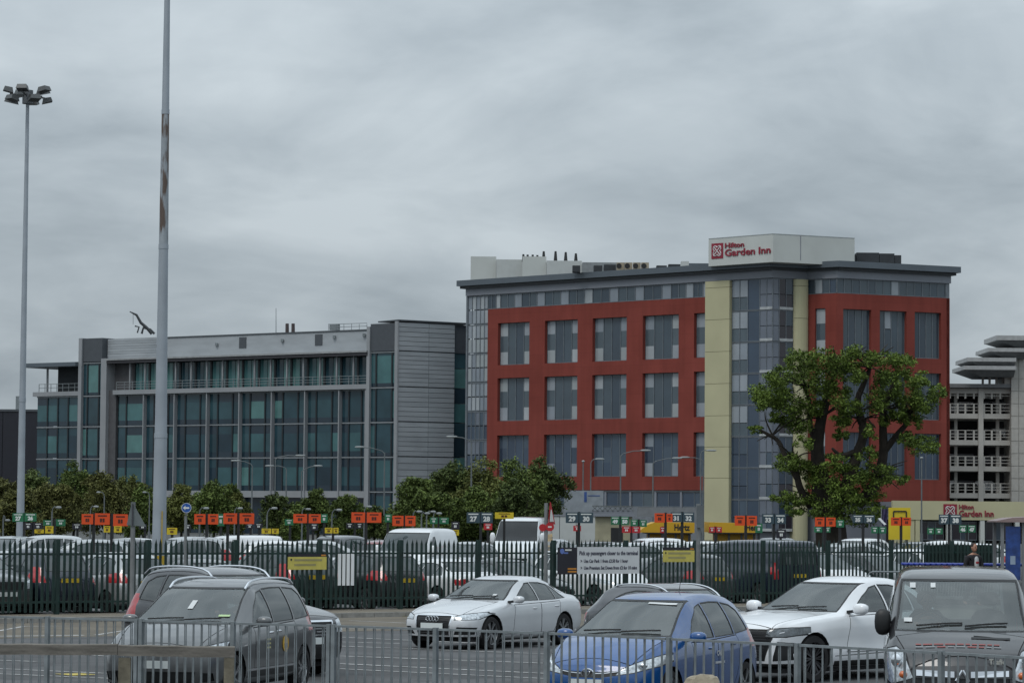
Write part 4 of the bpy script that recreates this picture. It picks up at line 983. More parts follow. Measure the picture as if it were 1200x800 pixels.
# ------------------------------------------------------------------ the vehicle designs
def paintm(name, c, metal=0.25, rough=0.25, coat=1.0): return mat(name, c, rough, metal, var=0.07, scale=1.2, coat=coat)
P_SILVERWHITE = paintm('silver_white_paint', (0.58, 0.60, 0.62), .15)
P_BLUE = paintm('blue_paint', (0.002, 0.062, 0.225), .0)
P_GREY = paintm('grey_paint', (0.095, 0.100, 0.103), .4, .33)
P_BLACK = paintm('black_paint', (0.016, 0.017, 0.021), .2)
P_WHITE = paintm('white_car_paint', (0.74, 0.76, 0.78), 0.0, .35)
P_VAN = paintm('charcoal_van_paint', (0.014, 0.014, 0.016), .2, .36)
AUDI = dict(cat='car', L=4.70, W=1.83, wr=.33, axles=(.87, 3.68), ws=(1.38, 2.25), lin=1.0, bow=(.20, .12), dash=.93, floor=.33,
  top=[(0,.655),(.04,.715),(.2,.77),(.7,.86),(1.28,.945),(1.42,.985),(2.2,1.355),(2.55,1.42),(2.95,1.43),(3.35,1.395),(3.65,1.315),(4.12,1.085),(4.25,1.05),(4.58,1.025),(4.67,.98),(4.70,.9)],
  belt=[(0,.60),(.15,.68),(.6,.79),(1.3,.885),(2.5,.92),(3.8,.955),(4.4,.955),(4.7,.86)],
  bot=[(0,.25),(.4,.20),(1.2,.18),(3.5,.18),(4.3,.22),(4.7,.32)], plan=plan_for(4.70, 1.03),
  roofw=[(0,.74),(.3,.82),(1.3,.82),(1.45,.81),(2.2,.635),(3.3,.625),(3.75,.66),(4.2,.76),(4.7,.74)],
  nose=[(.1,.14),(.3,.05),(.42,0),(.55,.0),(.66,.05),(.78,.12),(.95,.12)], tail=[(.1,.12),(.35,.03),(.6,0),(.9,.03),(1.1,.12)],
  windows=[[(1.70,.95),(2.63,.96),(2.63,1.315),(2.42,1.285),(2.15,1.18)], [(2.70,.96),(3.42,.97),(3.42,1.255),(3.1,1.305),(2.70,1.318)], [(3.47,.975),(3.84,.99),(3.62,1.17),(3.47,1.235)]],
  screen=[(-.70,.995),(.70,.995),(.555,1.365),(-.555,1.365)], rear_screen=[(-.64,1.10),(.64,1.10),(.52,1.33),(-.52,1.33)],
  cuts=[('silver_trim','front',[(-.37,.28),(.37,.28),(.44,.66),(.42,.695),(-.42,.695),(-.44,.66)],FRONT(.5)),
        ('grille','front',[(-.35,.30),(.35,.30),(.415,.655),(.40,.68),(-.40,.68),(-.415,.655)],FRONT(.5),dict(src=('body','silver_trim'))),
        ('headlamp','front',[(.49,.60),(.84,.61),(.90,.70),(.86,.745),(.60,.70),(.50,.665)],FRONT(.95),dict(mirror=True, trim='dark_insert', tw=.012)),
        ('intake','front',[(.46,.30),(.80,.31),(.84,.45),(.55,.46)],FRONT(.8),dict(mirror=True)),
        ('lower_trim','front',[(-.9,.1),(.9,.1),(.9,.265),(-.9,.265)],FRONT(.6)),
        ('tail_lamp','front',[(.48,.72),(.83,.71),(.83,.88),(.50,.90)],REAR(4.3),dict(mirror=True)),
        ('stripe','side',[(1.3,.28),(3.3,.28),(3.3,.305),(1.3,.305)],SIDE)],
  doors=[[(1.46,.33),(2.66,.30),(2.66,.90),(1.54,.875)], [(2.67,.30),(3.28,.30),(3.55,.62),(3.58,.925),(2.67,.90)]],
  bonnet=[(.16,-.60),(.16,.60),(1.30,.72),(1.30,-.72)], mirror=(.72, .93, .985), plate_f=(2.34,.475), plate_r=(-2.335,.80), handles=[(2.48,.79),(3.36,.82)], spokes=7)
VERSO = dict(cat='car', L=4.44, W=1.79, wr=.32, axles=(.90, 3.68), ws=(.98, 2.0), lin=1.08, bow=(.24, .12), dash=1.02, floor=.36, seath=.56,
  top=[(0,.70),(.04,.77),(.2,.86),(.6,.985),(.9,1.055),(1.02,1.085),(1.9,1.51),(2.2,1.59),(2.7,1.625),(3.4,1.61),(4.0,1.53),(4.2,1.38),(4.38,1.05),(4.42,.9),(4.44,.8)],
  belt=[(0,.64),(.15,.74),(.5,.88),(1.0,.965),(2.0,.985),(3.2,1.02),(4.1,1.06),(4.44,.78)],
  bot=[(0,.24),(.4,.19),(1.2,.18),(3.5,.19),(4.2,.24),(4.44,.33)], plan=plan_for(4.44, 1.0),
  roofw=[(0,.72),(.3,.82),(.9,.84),(1.05,.84),(1.95,.655),(3.4,.64),(4.0,.645),(4.3,.72),(4.44,.72)],
  nose=[(.1,.12),(.3,.04),(.45,0),(.6,.02),(.72,.10),(.85,.16),(1.0,.16)], tail=[(.1,.1),(.35,.02),(.6,0),(1.0,.04),(1.4,.12)],
  windows=[[(1.52,1.02),(2.42,1.035),(2.42,1.475),(2.12,1.43),(1.78,1.25)], [(2.50,1.035),(3.28,1.055),(3.28,1.49),(2.9,1.50),(2.50,1.485)], ([(3.35,1.06),(3.95,1.10),(3.88,1.36),(3.7,1.44),(3.35,1.48)],'rear_pane')],
  screen=[(-.72,1.085),(.72,1.085),(.575,1.525),(-.575,1.525)], rear_screen=[(-.60,1.10),(.60,1.10),(.53,1.46),(-.53,1.46)],
  cuts=[('headlamp','front',[(.40,.585),(.62,.62),(.84,.70),(.90,.80),(.86,.855),(.66,.76),(.46,.655)],FRONT(1.05),dict(mirror=True, trim='dark_insert', tw=.012)),
        ('grille','front',[(-.42,.585),(-.2,.545),(.2,.545),(.42,.585),(.44,.645),(.2,.625),(-.2,.625),(-.44,.645)],FRONT(.5)),
        ('intake','front',[(-.50,.27),(.50,.27),(.56,.43),(-.56,.43)],FRONT(.5)), ('intake','front',[(.64,.33),(.80,.34),(.80,.47),(.66,.45)],FRONT(.8),dict(mirror=True)),
        ('tail_lamp','front',[(.55,.85),(.92,.85),(.88,1.12),(.62,1.10)],REAR(3.8),dict(mirror=True))],
  doors=[[(1.34,.33),(2.45,.30),(2.45,.995),(1.42,.975)], [(2.46,.30),(3.20,.30),(3.42,.62),(3.40,1.03),(2.46,.995)]],
  bonnet=[(.2,-.58),(.2,.58),(.95,.74),(.95,-.74)], mirror=(.72, .90, 1.06), plate_f=(2.21,.47), plate_r=(-2.2,.85), handles=[(2.26,.88),(3.12,.91)], spokes=5)
SHARAN = dict(cat='car', L=4.82, W=1.90, wr=.335, axles=(.93, 3.85), ws=(1.02, 2.05), lin=1.15, bow=(.22, .12), dash=1.08, floor=.38, seath=.6,
  top=[(0,.74),(.04,.81),(.2,.90),(.6,1.0),(.95,1.075),(1.08,1.11),(1.95,1.57),(2.3,1.66),(2.8,1.70),(3.8,1.69),(4.4,1.63),(4.62,1.42),(4.77,1.05),(4.80,.9),(4.82,.8)],
  belt=[(0,.68),(.15,.78),(.5,.91),(1.0,1.0),(2.0,1.03),(3.2,1.06),(4.4,1.10),(4.82,.82)],
  bot=[(0,.25),(.4,.20),(1.2,.19),(3.7,.2),(4.5,.25),(4.82,.34)], plan=plan_for(4.82, 1.06, .90),
  roofw=[(0,.74),(.3,.83),(.9,.84),(1.1,.84),(2.0,.685),(3.8,.68),(4.4,.685),(4.65,.74),(4.82,.76)],
  nose=[(.1,.12),(.3,.03),(.5,0),(.7,.03),(.85,.12),(1.0,.14)], tail=[(.1,.1),(.35,.02),(.6,0),(1.0,.04),(1.5,.12)],
  windows=[[(1.60,1.07),(2.52,1.085),(2.52,1.545),(2.22,1.505),(1.86,1.31)], ([(2.60,1.085),(3.50,1.10),(3.50,1.575),(3.0,1.575),(2.60,1.56)],'rear_pane'), ([(3.58,1.10),(4.36,1.13),(4.28,1.45),(4.1,1.54),(3.58,1.57)],'rear_pane')],
  screen=[(-.76,1.12),(.76,1.12),(.635,1.585),(-.635,1.585)], rear_screen=[(-.62,1.15),(.62,1.15),(.56,1.55),(-.56,1.55)],
  cuts=[('headlamp','front',[(.50,.665),(.80,.68),(.90,.74),(.90,.86),(.72,.80),(.52,.755)],FRONT(1.0),dict(mirror=True, trim='dark_insert', tw=.012)),
        ('grille','front',[(-.48,.655),(.48,.655),(.49,.755),(-.49,.755)],FRONT(.5)), ('intake','front',[(-.58,.27),(.58,.27),(.62,.44),(-.62,.44)],FRONT(.5)),
        ('intake','front',[(.66,.30),(.82,.31),(.82,.42),(.68,.43)],FRONT(.8),dict(mirror=True)),
        ('tail_lamp','front',[(.62,.9),(.95,.9),(.9,1.2),(.68,1.2)],REAR(4.1),dict(mirror=True)),
        ('stripe','side',[(1.36,.40),(3.4,.40),(3.4,.43),(1.36,.43)],SIDE), ('accent','side',[(1.36,.30),(3.42,.30),(3.42,.395),(1.36,.395)],SIDE)],
  doors=[[(1.42,.43),(2.55,.43),(2.55,1.04),(1.50,1.02)], [(2.56,.43),(3.40,.43),(3.54,.8),(3.54,1.065),(2.56,1.04)]],
  bonnet=[(.18,-.62),(.18,.62),(1.0,.76),(1.0,-.76)], mirror=(.70, .955, 1.115), plate_f=(2.40,.54), plate_r=(-2.39,.88), handles=[(2.38,.93),(2.72,.94)], spokes=5, handlemat=chrome)
Q8 = dict(cat='car', L=4.99, W=2.00, wr=.39, ww=.27, axles=(.97, 3.97), ws=(1.62, 2.55), lin=1.22, bow=(.16, .14), dash=1.12, floor=.42, arch=1.11, flare=.02, seath=.56,
  top=[(0,.86),(.03,.93),(.15,.985),(.7,1.05),(1.52,1.12),(1.66,1.145),(2.45,1.575),(2.8,1.67),(3.2,1.70),(3.8,1.655),(4.3,1.50),(4.75,1.18),(4.9,1.05),(4.97,.95),(4.99,.85)],
  belt=[(0,.80),(.12,.90),(.6,1.0),(1.5,1.07),(2.6,1.095),(3.9,1.13),(4.6,1.12),(4.99,.82)],
  bot=[(0,.28),(.4,.24),(1.3,.23),(3.7,.23),(4.5,.28),(4.99,.4)], plan=plan_for(4.99, 1.10, .9),
  roofw=[(0,.80),(.3,.84),(1.5,.83),(1.7,.82),(2.5,.655),(3.6,.64),(4.3,.66),(4.8,.74),(4.99,.76)],
  nose=[(.1,.14),(.35,.04),(.5,0),(.8,.0),(.95,.06),(1.1,.08)], tail=[(.1,.12),(.4,.02),(.7,0),(1.0,.04),(1.4,.1)],
  windows=[[(1.98,1.13),(2.95,1.14),(2.95,1.555),(2.72,1.52),(2.40,1.38)], ([(3.03,1.14),(3.75,1.155),(3.78,1.50),(3.4,1.56),(3.03,1.565)],'rear_pane'), ([(3.83,1.16),(4.25,1.19),(4.02,1.40),(3.85,1.47)],'rear_pane')],
  screen=[(-.77,1.155),(.77,1.155),(.625,1.59),(-.625,1.59)], rear_screen=[(-.66,1.20),(.66,1.20),(.55,1.50),(-.55,1.50)],
  cuts=[('grille','front',[(-.62,.36),(.62,.36),(.78,.72),(.80,.88),(-.80,.88),(-.78,.72)],FRONT(.6)),
        ('headlamp','front',[(.66,.76),(.90,.76),(.985,.80),(.985,.90),(.90,.90),(.68,.87)],FRONT(1.0),dict(mirror=True, src=('body','grille'), trim='dark_insert', tw=.015)),
        ('intake','front',[(.76,.36),(.93,.38),(.94,.66),(.84,.68)],FRONT(.9),dict(mirror=True)),
        ('lower_trim','front',[(-1,.1),(1,.1),(1,.32),(-1,.32)],FRONT(.7)),
        ('tail_lamp','front',[(-.95,.95),(.95,.95),(.95,1.04),(-.95,1.04)],REAR(4.4)),
        ('accent','side',[(1.5,.24),(3.5,.24),(3.5,.34),(1.5,.34)],SIDE), ('stripe','side',[(1.5,.41),(3.45,.45),(3.45,.47),(1.5,.43)],SIDE)],
  doors=[[(1.66,.48),(2.98,.48),(2.98,1.10),(1.78,1.07)], [(2.99,.48),(3.55,.48),(3.80,.85),(3.80,1.13),(2.99,1.10)]],
  bonnet=[(.14,-.74),(.14,.74),(1.5,.80),(1.5,-.80)], mirror=(.52, 1.02, 1.19), msize=(.095,.14,.095), plate_f=(2.49,.52), plate_r=(-2.48,.85), handles=[(2.80,.99),(3.62,1.01)], spokes=10, rimmat=darkalloy, lensmat=mat('dark_headlamp_lens', (.10,.115,.125), .08, .2, var=.5, scale=14, coat=1.0))
TRAFIC = dict(cat='van', L=4.78, W=1.90, wr=.33, axles=(.83, 3.93), ws=(.78, 1.62), lin=1.36, bow=(.24, .05), dash=1.20, floor=.55, seath=.6, rear_seat=False,
  top=[(0,.84),(.03,.93),(.15,1.03),(.5,1.15),(.72,1.215),(.84,1.25),(1.5,1.80),(1.8,1.915),(2.3,1.955),(3.5,1.97),(4.6,1.955),(4.72,1.90),(4.77,1.6),(4.78,1.2)],
  belt=[(0,.78),(.12,.88),(.4,1.02),(.8,1.13),(1.5,1.17),(3.0,1.18),(4.6,1.18),(4.78,1.1)],
  bot=[(0,.27),(.4,.22),(1.2,.22),(3.7,.22),(4.78,.3)], plan=[(0,.74),(.05,.82),(.15,.90),(.35,.955),(.7,.99),(1.2,1.0),(4.2,1.0),(4.6,.99),(4.74,.96),(4.78,.92)],
  roofw=[(0,.74),(.3,.84),(.75,.87),(.9,.87),(1.6,.79),(3.0,.80),(4.6,.80),(4.78,.80)],
  nose=[(.1,.1),(.3,.03),(.5,0),(.75,.02),(.9,.08),(1.1,.1)], tail=[(.1,.05),(.4,0),(1.9,0.02)],
  windows=[[(1.18,1.22),(2.02,1.23),(2.02,1.72),(1.74,1.70),(1.42,1.50)]],
  screen=[(-.80,1.265),(.80,1.265),(.745,1.50),(.70,1.815),(-.70,1.815),(-.745,1.50)], rear_screen=[(-.7,1.25),(.7,1.25),(.66,1.75),(-.66,1.75)],
  cuts=[('headlamp','front',[(.60,.70),(.86,.62),(.94,.68),(.95,.88),(.90,1.02),(.80,1.05),(.72,1.0)],FRONT(1.0),dict(mirror=True, trim='dark_insert', tw=.012)),
        ('grille','front',[(-.56,.60),(.56,.60),(.58,.70),(-.58,.70)],FRONT(.5)), ('intake','front',[(-.6,.28),(.6,.28),(.64,.46),(-.64,.46)],FRONT(.5)),
        ('dark_insert','top',[(.56,.15),(.56,.56),(.61,.56),(.61,.15)],TOPF(.3,.9)),
        ('tail_lamp','front',[(.84,.8),(.95,.8),(.95,1.3),(.86,1.3)],REAR(4.4),dict(mirror=True)), ('accent','side',[(1.25,.42),(3.5,.42),(3.5,.50),(1.25,.50)],SIDE)],
  doors=[[(1.22,.40),(2.08,.40),(2.08,1.16),(1.24,1.14)]],
  bonnet=[(.14,-.64),(.14,.64),(.76,.80),(.76,-.80)], mirror=(1.06, .87, 1.32), msize=(.08,.105,.165), mirrormat=black, plate_f=(2.385,.53), plate_r=(-2.39,.9), handles=[(1.95,.98)], spokes=6, rimmat=darkalloy)
SUV = dict(cat='car', L=4.42, W=1.86, wr=.36, axles=(.88, 3.52), ws=(1.18, 2.0), lin=1.25, bow=(.18, .12), dash=1.14, floor=.42, arch=1.12, seath=.6,
  top=[(0,.90),(.03,.97),(.15,1.03),(.6,1.10),(1.08,1.155),(1.2,1.19),(1.9,1.62),(2.2,1.72),(2.7,1.76),(3.5,1.745),(4.0,1.68),(4.2,1.48),(4.36,1.12),(4.40,1.0),(4.42,.9)],
  belt=[(0,.84),(.12,.94),(.5,1.03),(1.1,1.09),(2.2,1.11),(3.3,1.13),(4.1,1.15),(4.42,.88)],
  bot=[(0,.30),(.4,.25),(1.3,.25),(3.4,.26),(4.1,.30),(4.42,.4)], plan=plan_for(4.42, 1.08, .9),
  roofw=[(0,.80),(.3,.84),(1.05,.84),(1.25,.83),(1.95,.68),(3.5,.67),(4.0,.675),(4.25,.74),(4.42,.78)],
  nose=[(.1,.12),(.35,.03),(.5,0),(.85,.0),(1.0,.06),(1.1,.08)], tail=[(.1,.1),(.4,.02),(.7,0),(1.1,.04),(1.5,.12)],
  windows=[[(1.62,1.15),(2.42,1.16),(2.42,1.60),(2.16,1.565),(1.86,1.40)], [(2.50,1.16),(3.22,1.175),(3.22,1.62),(2.9,1.625),(2.50,1.615)], [(3.30,1.18),(3.86,1.21),(3.80,1.50),(3.6,1.585),(3.30,1.615)]],
  screen=[(-.76,1.20),(.76,1.20),(.62,1.64),(-.62,1.64)], rear_screen=[(-.6,1.2),(.6,1.2),(.54,1.6),(-.54,1.6)],
  cuts=[('silver_trim','front',[(-.46,.68),(.46,.68),(.50,.94),(-.50,.94)],FRONT(.5)), ('grille','front',[(-.43,.71),(.43,.71),(.465,.91),(-.465,.91)],FRONT(.5),dict(src=('body','silver_trim'))),
        ('headlamp','front',[(.56,.74),(.86,.74),(.93,.82),(.93,.98),(.80,.99),(.58,.93)],FRONT(1.0),dict(mirror=True)),
        ('lower_trim','front',[(-.95,.1),(.95,.1),(.95,.50),(-.95,.50)],FRONT(.7)),
        ('tail_lamp','front',[(.66,.9),(.93,.9),(.9,1.3),(.72,1.3)],REAR(3.8),dict(mirror=True))],
  doors=[[(1.40,.42),(2.45,.42),(2.45,1.12),(1.48,1.10)], [(2.46,.42),(3.02,.42),(3.24,.8),(3.24,1.14),(2.46,1.12)]],
  bonnet=[(.16,-.70),(.16,.70),(1.1,.78),(1.1,-.78)], mirror=(.50, .935, 1.19), plate_f=(2.205,.60), plate_r=(-2.2,.95), handles=[(2.28,1.02),(3.08,1.04)], spokes=5, handlemat=chrome, skirt=.42)
import copy
def vary(S, **k):
    d = copy.copy(S); d.pop('_wh', None); d.update(k); return d
CROSS = vary(SUV, W=1.82)                                   # dark crossover behind the blue car
def place(px, Y, heading_deg): return (gx(px, Y), Y), R_(heading_deg)
# ------------------------------------------------------------------ trees
def leafmat(name, c, c2): return mat(name, c, .75, var=.25, scale=.35, c2=c2, island=.5, spec=.2)
def leaves(name, clumps, n, size, m, parent, seed, org, flat=.5):
    r = np.random.default_rng(seed); wts = np.array([c[1][0]*c[1][1]*c[1][2] if isinstance(c[1], (tuple, list)) else c[1]**3 for c in clumps])**.75; cnt = (n*wts/wts.sum()).astype(int)
    V = []
    for (c, rad), k in zip(clumps, cnt):
        if k < 1: continue
        rad = np.array(rad if isinstance(rad, (tuple, list)) else (rad,)*3)
        d = r.normal(size=(k, 3)); d /= np.linalg.norm(d, axis=1)[:, None]
        # sub-tufts give light and dark clumps
        nt_ = max(5, k//55); tc_ = r.normal(size=(nt_, 3)); tc_ /= np.linalg.norm(tc_, axis=1)[:, None]; tc_ *= (r.uniform(.35, 1.0, nt_)**.6)[:, None]
        p = tc_[r.integers(0, nt_, k)] + d*(r.uniform(0, 1, k)**.6)[:, None]*.44
        p = p*rad + np.array(c)
        nrm_ = r.normal(size=(k, 3)); nrm_[:, 2] = np.abs(nrm_[:, 2])*(1+flat); nrm_ /= np.linalg.norm(nrm_, axis=1)[:, None]
        t = np.cross(nrm_, r.normal(size=(k, 3))); t /= np.linalg.norm(t, axis=1)[:, None]; b = np.cross(nrm_, t)
        s = (size*r.uniform(.6, 1.3, k))[:, None]
        V.append(np.stack([p - t*s, p + b*s*.45 + nrm_*s*.12, p + t*s, p - b*s*.45 + nrm_*s*.12], 1))
    V = np.concatenate(V).reshape(-1, 3) - np.array(org); nf = len(V)//4
    me = bpy.data.meshes.new(name); me.vertices.add(len(V)); me.vertices.foreach_set('co', V.ravel()); me.loops.add(nf*4); me.loops.foreach_set('vertex_index', np.arange(nf*4))
    me.polygons.add(nf); me.polygons.foreach_set('loop_start', np.arange(nf)*4); me.update(calc_edges=True); me.materials.append(m)
    return link(name, me, parent)
bark = mat('bark', (.026, .021, .016), .95, var=.4, scale=1.5, bump=.5, bscale=8)
def limb(mb, pts, r0, r1):
    q = chaikin(pts, 2); n_ = len(q); mb.tube(q, [r0 + (r1-r0)*i/(n_-1) for i in range(n_)], 7)
def bush_tree(px, pyt, wpx, Y, m, label, seed, n=19000, leaf=.125, group='trees planted along the road', zb=None, name='tree'):
    s_ = FPX/Y; x = gx(px, Y); H_ = hz(px, pyt, Y); Wd = wpx*1.14/s_
    root = thing(name, label, 'tree', (x, Y, 0), group=group); rr_ = random.Random(seed)
    tb = MB(); limb(tb, [(0, 0, 0), (.1, 0, H_*.25), (0, .1, H_*.6)], .14, .05)
    for k in range(4): an = k*1.6 + rr_.random(); limb(tb, [(0, 0, H_*.22), (math.cos(an)*Wd*.2, math.sin(an)*Wd*.2, H_*.45), (math.cos(an)*Wd*.36, math.sin(an)*Wd*.3, H_*.7)], .07, .02)
    tb.build('trunk', bark, root, True)
    cl = []
    for k in range(11):
        an = rr_.uniform(0, 2*math.pi); rd = Wd/2*rr_.uniform(.15, .78); zf = rr_.uniform(.28, .84)
        rad = Wd*rr_.uniform(.17, .27)*(1.15 - .45*zf); cl.append(((math.cos(an)*rd, math.sin(an)*rd, H_*zf), (rad, rad, rad*rr_.uniform(.75, 1.1))))
    cl.append(((0, 0, H_*.84), (Wd*.2, Wd*.2, H_*.14))); cl.append(((0, 0, H_*.5), (Wd*.32, Wd*.32, H_*.3)))
    leaves('crown', cl, n, leaf, m, root, seed, (0, 0, 0)); return root
lm_a = leafmat('leaf_olive', (.090, .105, .030), (.135, .150, .044)); lm_b = leafmat('leaf_russet', (.088, .094, .032), (.128, .132, .043)); lm_c = leafmat('leaf_green', (.072, .104, .028), (.118, .160, .042)); lm_d = leafmat('leaf_dark', (.050, .074, .024), (.086, .114, .036))
row = [(-12, 556, 70, 238, lm_b, 0), (38, 548, 66, 244, lm_d, 0), (20, 572, 52, 226, lm_b, 1), (86, 540, 66, 240, lm_c, 0), (122, 551, 62, 232, lm_b, 0), (150, 556, 52, 246, lm_a, 0), (70, 566, 56, 222, lm_b, 2),
       (168, 566, 40, 228, lm_c, 1), (212, 566, 50, 236, lm_a, 0), (250, 560, 56, 230, lm_c, 0), (276, 572, 36, 238, lm_a, 1)]
ROWL = ['russet tree at the foot of the dark navy building', 'dark green tree beside the corner of the dark navy building', 'low russet tree beside the slender floodlight mast', 'tall fresh green tree under the office pavilion', 'russet tree in front of the office left tower', 'olive tree just left of the thick rusty mast', 'low russet tree between the green and the orange bay signs',
        'narrow green tree half hidden behind the thick rusty mast', 'olive tree behind the round blue arrow sign', 'rounded green tree above the row of four orange signs', 'small olive tree beside the first office lamp post']
for i, (px, py, w_, Y, m_, k) in enumerate(row): bush_tree(px, py, w_, Y, m_, ROWL[i], 20+i)
for i, (px, py, w_, Y, m_, lb) in enumerate([(322, 577, 42, 232, lm_d, 'dark low tree at the foot of the tall office lamp post'), (372, 572, 44, 236, lm_c, 'rounded green tree above the paired orange signs by the office entrance'), (408, 576, 40, 230, lm_c, 'rounded green tree before the last glass bay of the office'), (438, 592, 40, 240, lm_d, 'dark low tree at the foot of the silver clad tower'), (346, 590, 34, 226, lm_c, 'small green shrub between two office lamp posts')]):
    bush_tree(px, py, w_, Y, m_, lb, 40+i, 11000, .115, 'low trees at the office entrance')
for i, (px, py, w_, Y, m_, lb) in enumerate([(492, 556, 64, 214, lm_c, 'green tree against the silver clad tower'), (530, 540, 72, 220, lm_d, 'dark green tree against the narrow glass strip of the tower'), (566, 534, 74, 218, lm_a, 'olive tree below the glazed end bay of the hotel'), (604, 536, 70, 222, lm_c, 'tall green tree below the first hotel window column'), (634, 533, 60, 226, lm_d, 'dark green tree beside the large pale road sign'),
        (606, 560, 62, 205, lm_d, 'dark round bush above the white minibus'), (516, 575, 56, 204, lm_c, 'green bush above the white van'), (560, 570, 56, 208, lm_c, 'green bush around the lamp post behind the slate signs')]):
    bush_tree(px, py, w_, Y, m_, lb, 60+i, 21000, .125, 'trees between the office block and the hotel')
# old oak in front of the hotel
YO = 262.0; sO = FPX/YO
ob = at(972, 640, YO); oak = thing('oak_tree', 'gnarled old oak with a thick dark trunk in front of the red hotel', 'tree', (ob.x, YO, 0))
def op(px, py, dy=0.0): p = at(px, py, YO+dy); return Vector((p.x - ob.x, p.y - YO, p.z))
tb = MB()
limb(tb, [op(974, 640), op(972, 610), op(966, 585), op(966, 560)], 1.5, 1.15)
limb(tb, [op(966, 575), op(958, 545, .5), op(957, 520, .3), op(962, 490, 0), op(968, 470, .2)], .80, .34)
limb(tb, [op(985, 585), op(996, 560, -.5), op(1003, 535, -.8), op(1012, 512, -.3), op(1010, 492, 0)], .72, .28)
limb(tb, [op(1005, 590, .3), op(1025, 570, .5), op(1036, 535, .4), op(1034, 500, .3), op(1036, 470, .2)], .60, .26)
limb(tb, [op(1035, 530, .4), op(1052, 508, .2), op(1064, 495, -.2), op(1068, 480, 0)], .34, .15)
limb(tb, [op(950, 592, 0), op(938, 575, -.8), op(933, 555, -1), op(931, 540, -.6)], .40, .2)
limb(tb, [op(934, 560, -1), op(918, 530, -.8), op(912, 515, -.4), op(898, 508, -.6), op(888, 502, -.5)], .30, .09)
limb(tb, [op(958, 520, .3), op(948, 500, .8), op(950, 470, 1.2), op(940, 450, 1.4)], .34, .1)
limb(tb, [op(1010, 495, 0), op(1003, 470, .6), op(1012, 450, .8), op(1022, 425, .5)], .42, .12)
limb(tb, [op(1000, 530, -.8), op(985, 535, -1.4), op(975, 525, -1.8)], .3, .1)
limb(tb, [op(964, 480, 0), op(972, 450, -.6), op(985, 430, -.8)], .3, .08); limb(tb, [op(1036, 475, .2), op(1046, 455, -.4), op(1050, 435, -.5)], .36, .1)
rk = random.Random(5)
for k in range(120):
    s0 = rk.choice([(962, 490), (1010, 492), (1036, 480), (931, 540), (1066, 485), (945, 455), (985, 432), (1018, 430), (905, 510), (1030, 560), (955, 590)]); e0 = (s0[0]+rk.uniform(-34, 34), s0[1]+rk.uniform(-30, 14)); dy = rk.uniform(-3, 3)
    limb(tb, [op(*s0), op((s0[0]+e0[0])/2+rk.uniform(-5, 5), (s0[1]+e0[1])/2-4, dy*.5), op(*e0, dy)], .10, .025)
tb.build('trunk', bark, oak, True)
CL = [(905, 462, 20, 16), (893, 470, 13, 12), (915, 440, 17, 12), (936, 425, 17, 11), (960, 424, 20, 12), (985, 428, 18, 14), (1010, 417, 18, 9), (1035, 420, 19, 10), (1058, 428, 14, 12), (955, 450, 22, 18), (980, 460, 16, 14), (925, 470, 20, 16), (935, 495, 16, 12),
      (1000, 440, 14, 10), (1042, 450, 18, 18), (1060, 462, 18, 16), (1085, 472, 16, 12), (1097, 462, 10, 9), (1028, 470, 14, 14), (1000, 480, 15, 9), (1075, 445, 14, 8), (1075, 520, 16, 9), (1090, 526, 12, 6), (1060, 512, 12, 7), (884, 502, 9, 4),
      (925, 540, 16, 10), (945, 550, 22, 12), (970, 560, 24, 14), (1000, 555, 20, 12), (1030, 555, 22, 12), (1050, 562, 14, 6), (922, 585, 14, 9), (935, 592, 12, 8), (985, 585, 22, 14), (1012, 580, 18, 12), (1000, 605, 24, 10), (965, 600, 14, 14), (1025, 600, 12, 8), (948, 578, 10, 10), (955, 480, 12, 10), (912, 490, 10, 6), (1040, 490, 10, 8), (985, 492, 14, 9), (1018, 505, 10, 8), (945, 518, 12, 9), (1054, 485, 12, 9), (1018, 532, 12, 8), (978, 538, 14, 8), (1072, 492, 10, 8), (990, 510, 9, 7)]
clm = []
for (px, py, a_, b_) in CL:
    for dy in (-1.9, 1.7):
        c = op(px+rk.uniform(-3, 3), py+rk.uniform(-3, 3), dy + rk.uniform(-1.2, 1.2)); clm.append(((c.x, c.y, c.z), (a_*1.06/sO, 1.7, b_*1.06/sO)))
leaves('crown', clm, 68000, .140, leafmat('oak_leaf', (.062, .100, .018), (.125, .178, .034)), oak, 99, (0, 0, 0), .8)
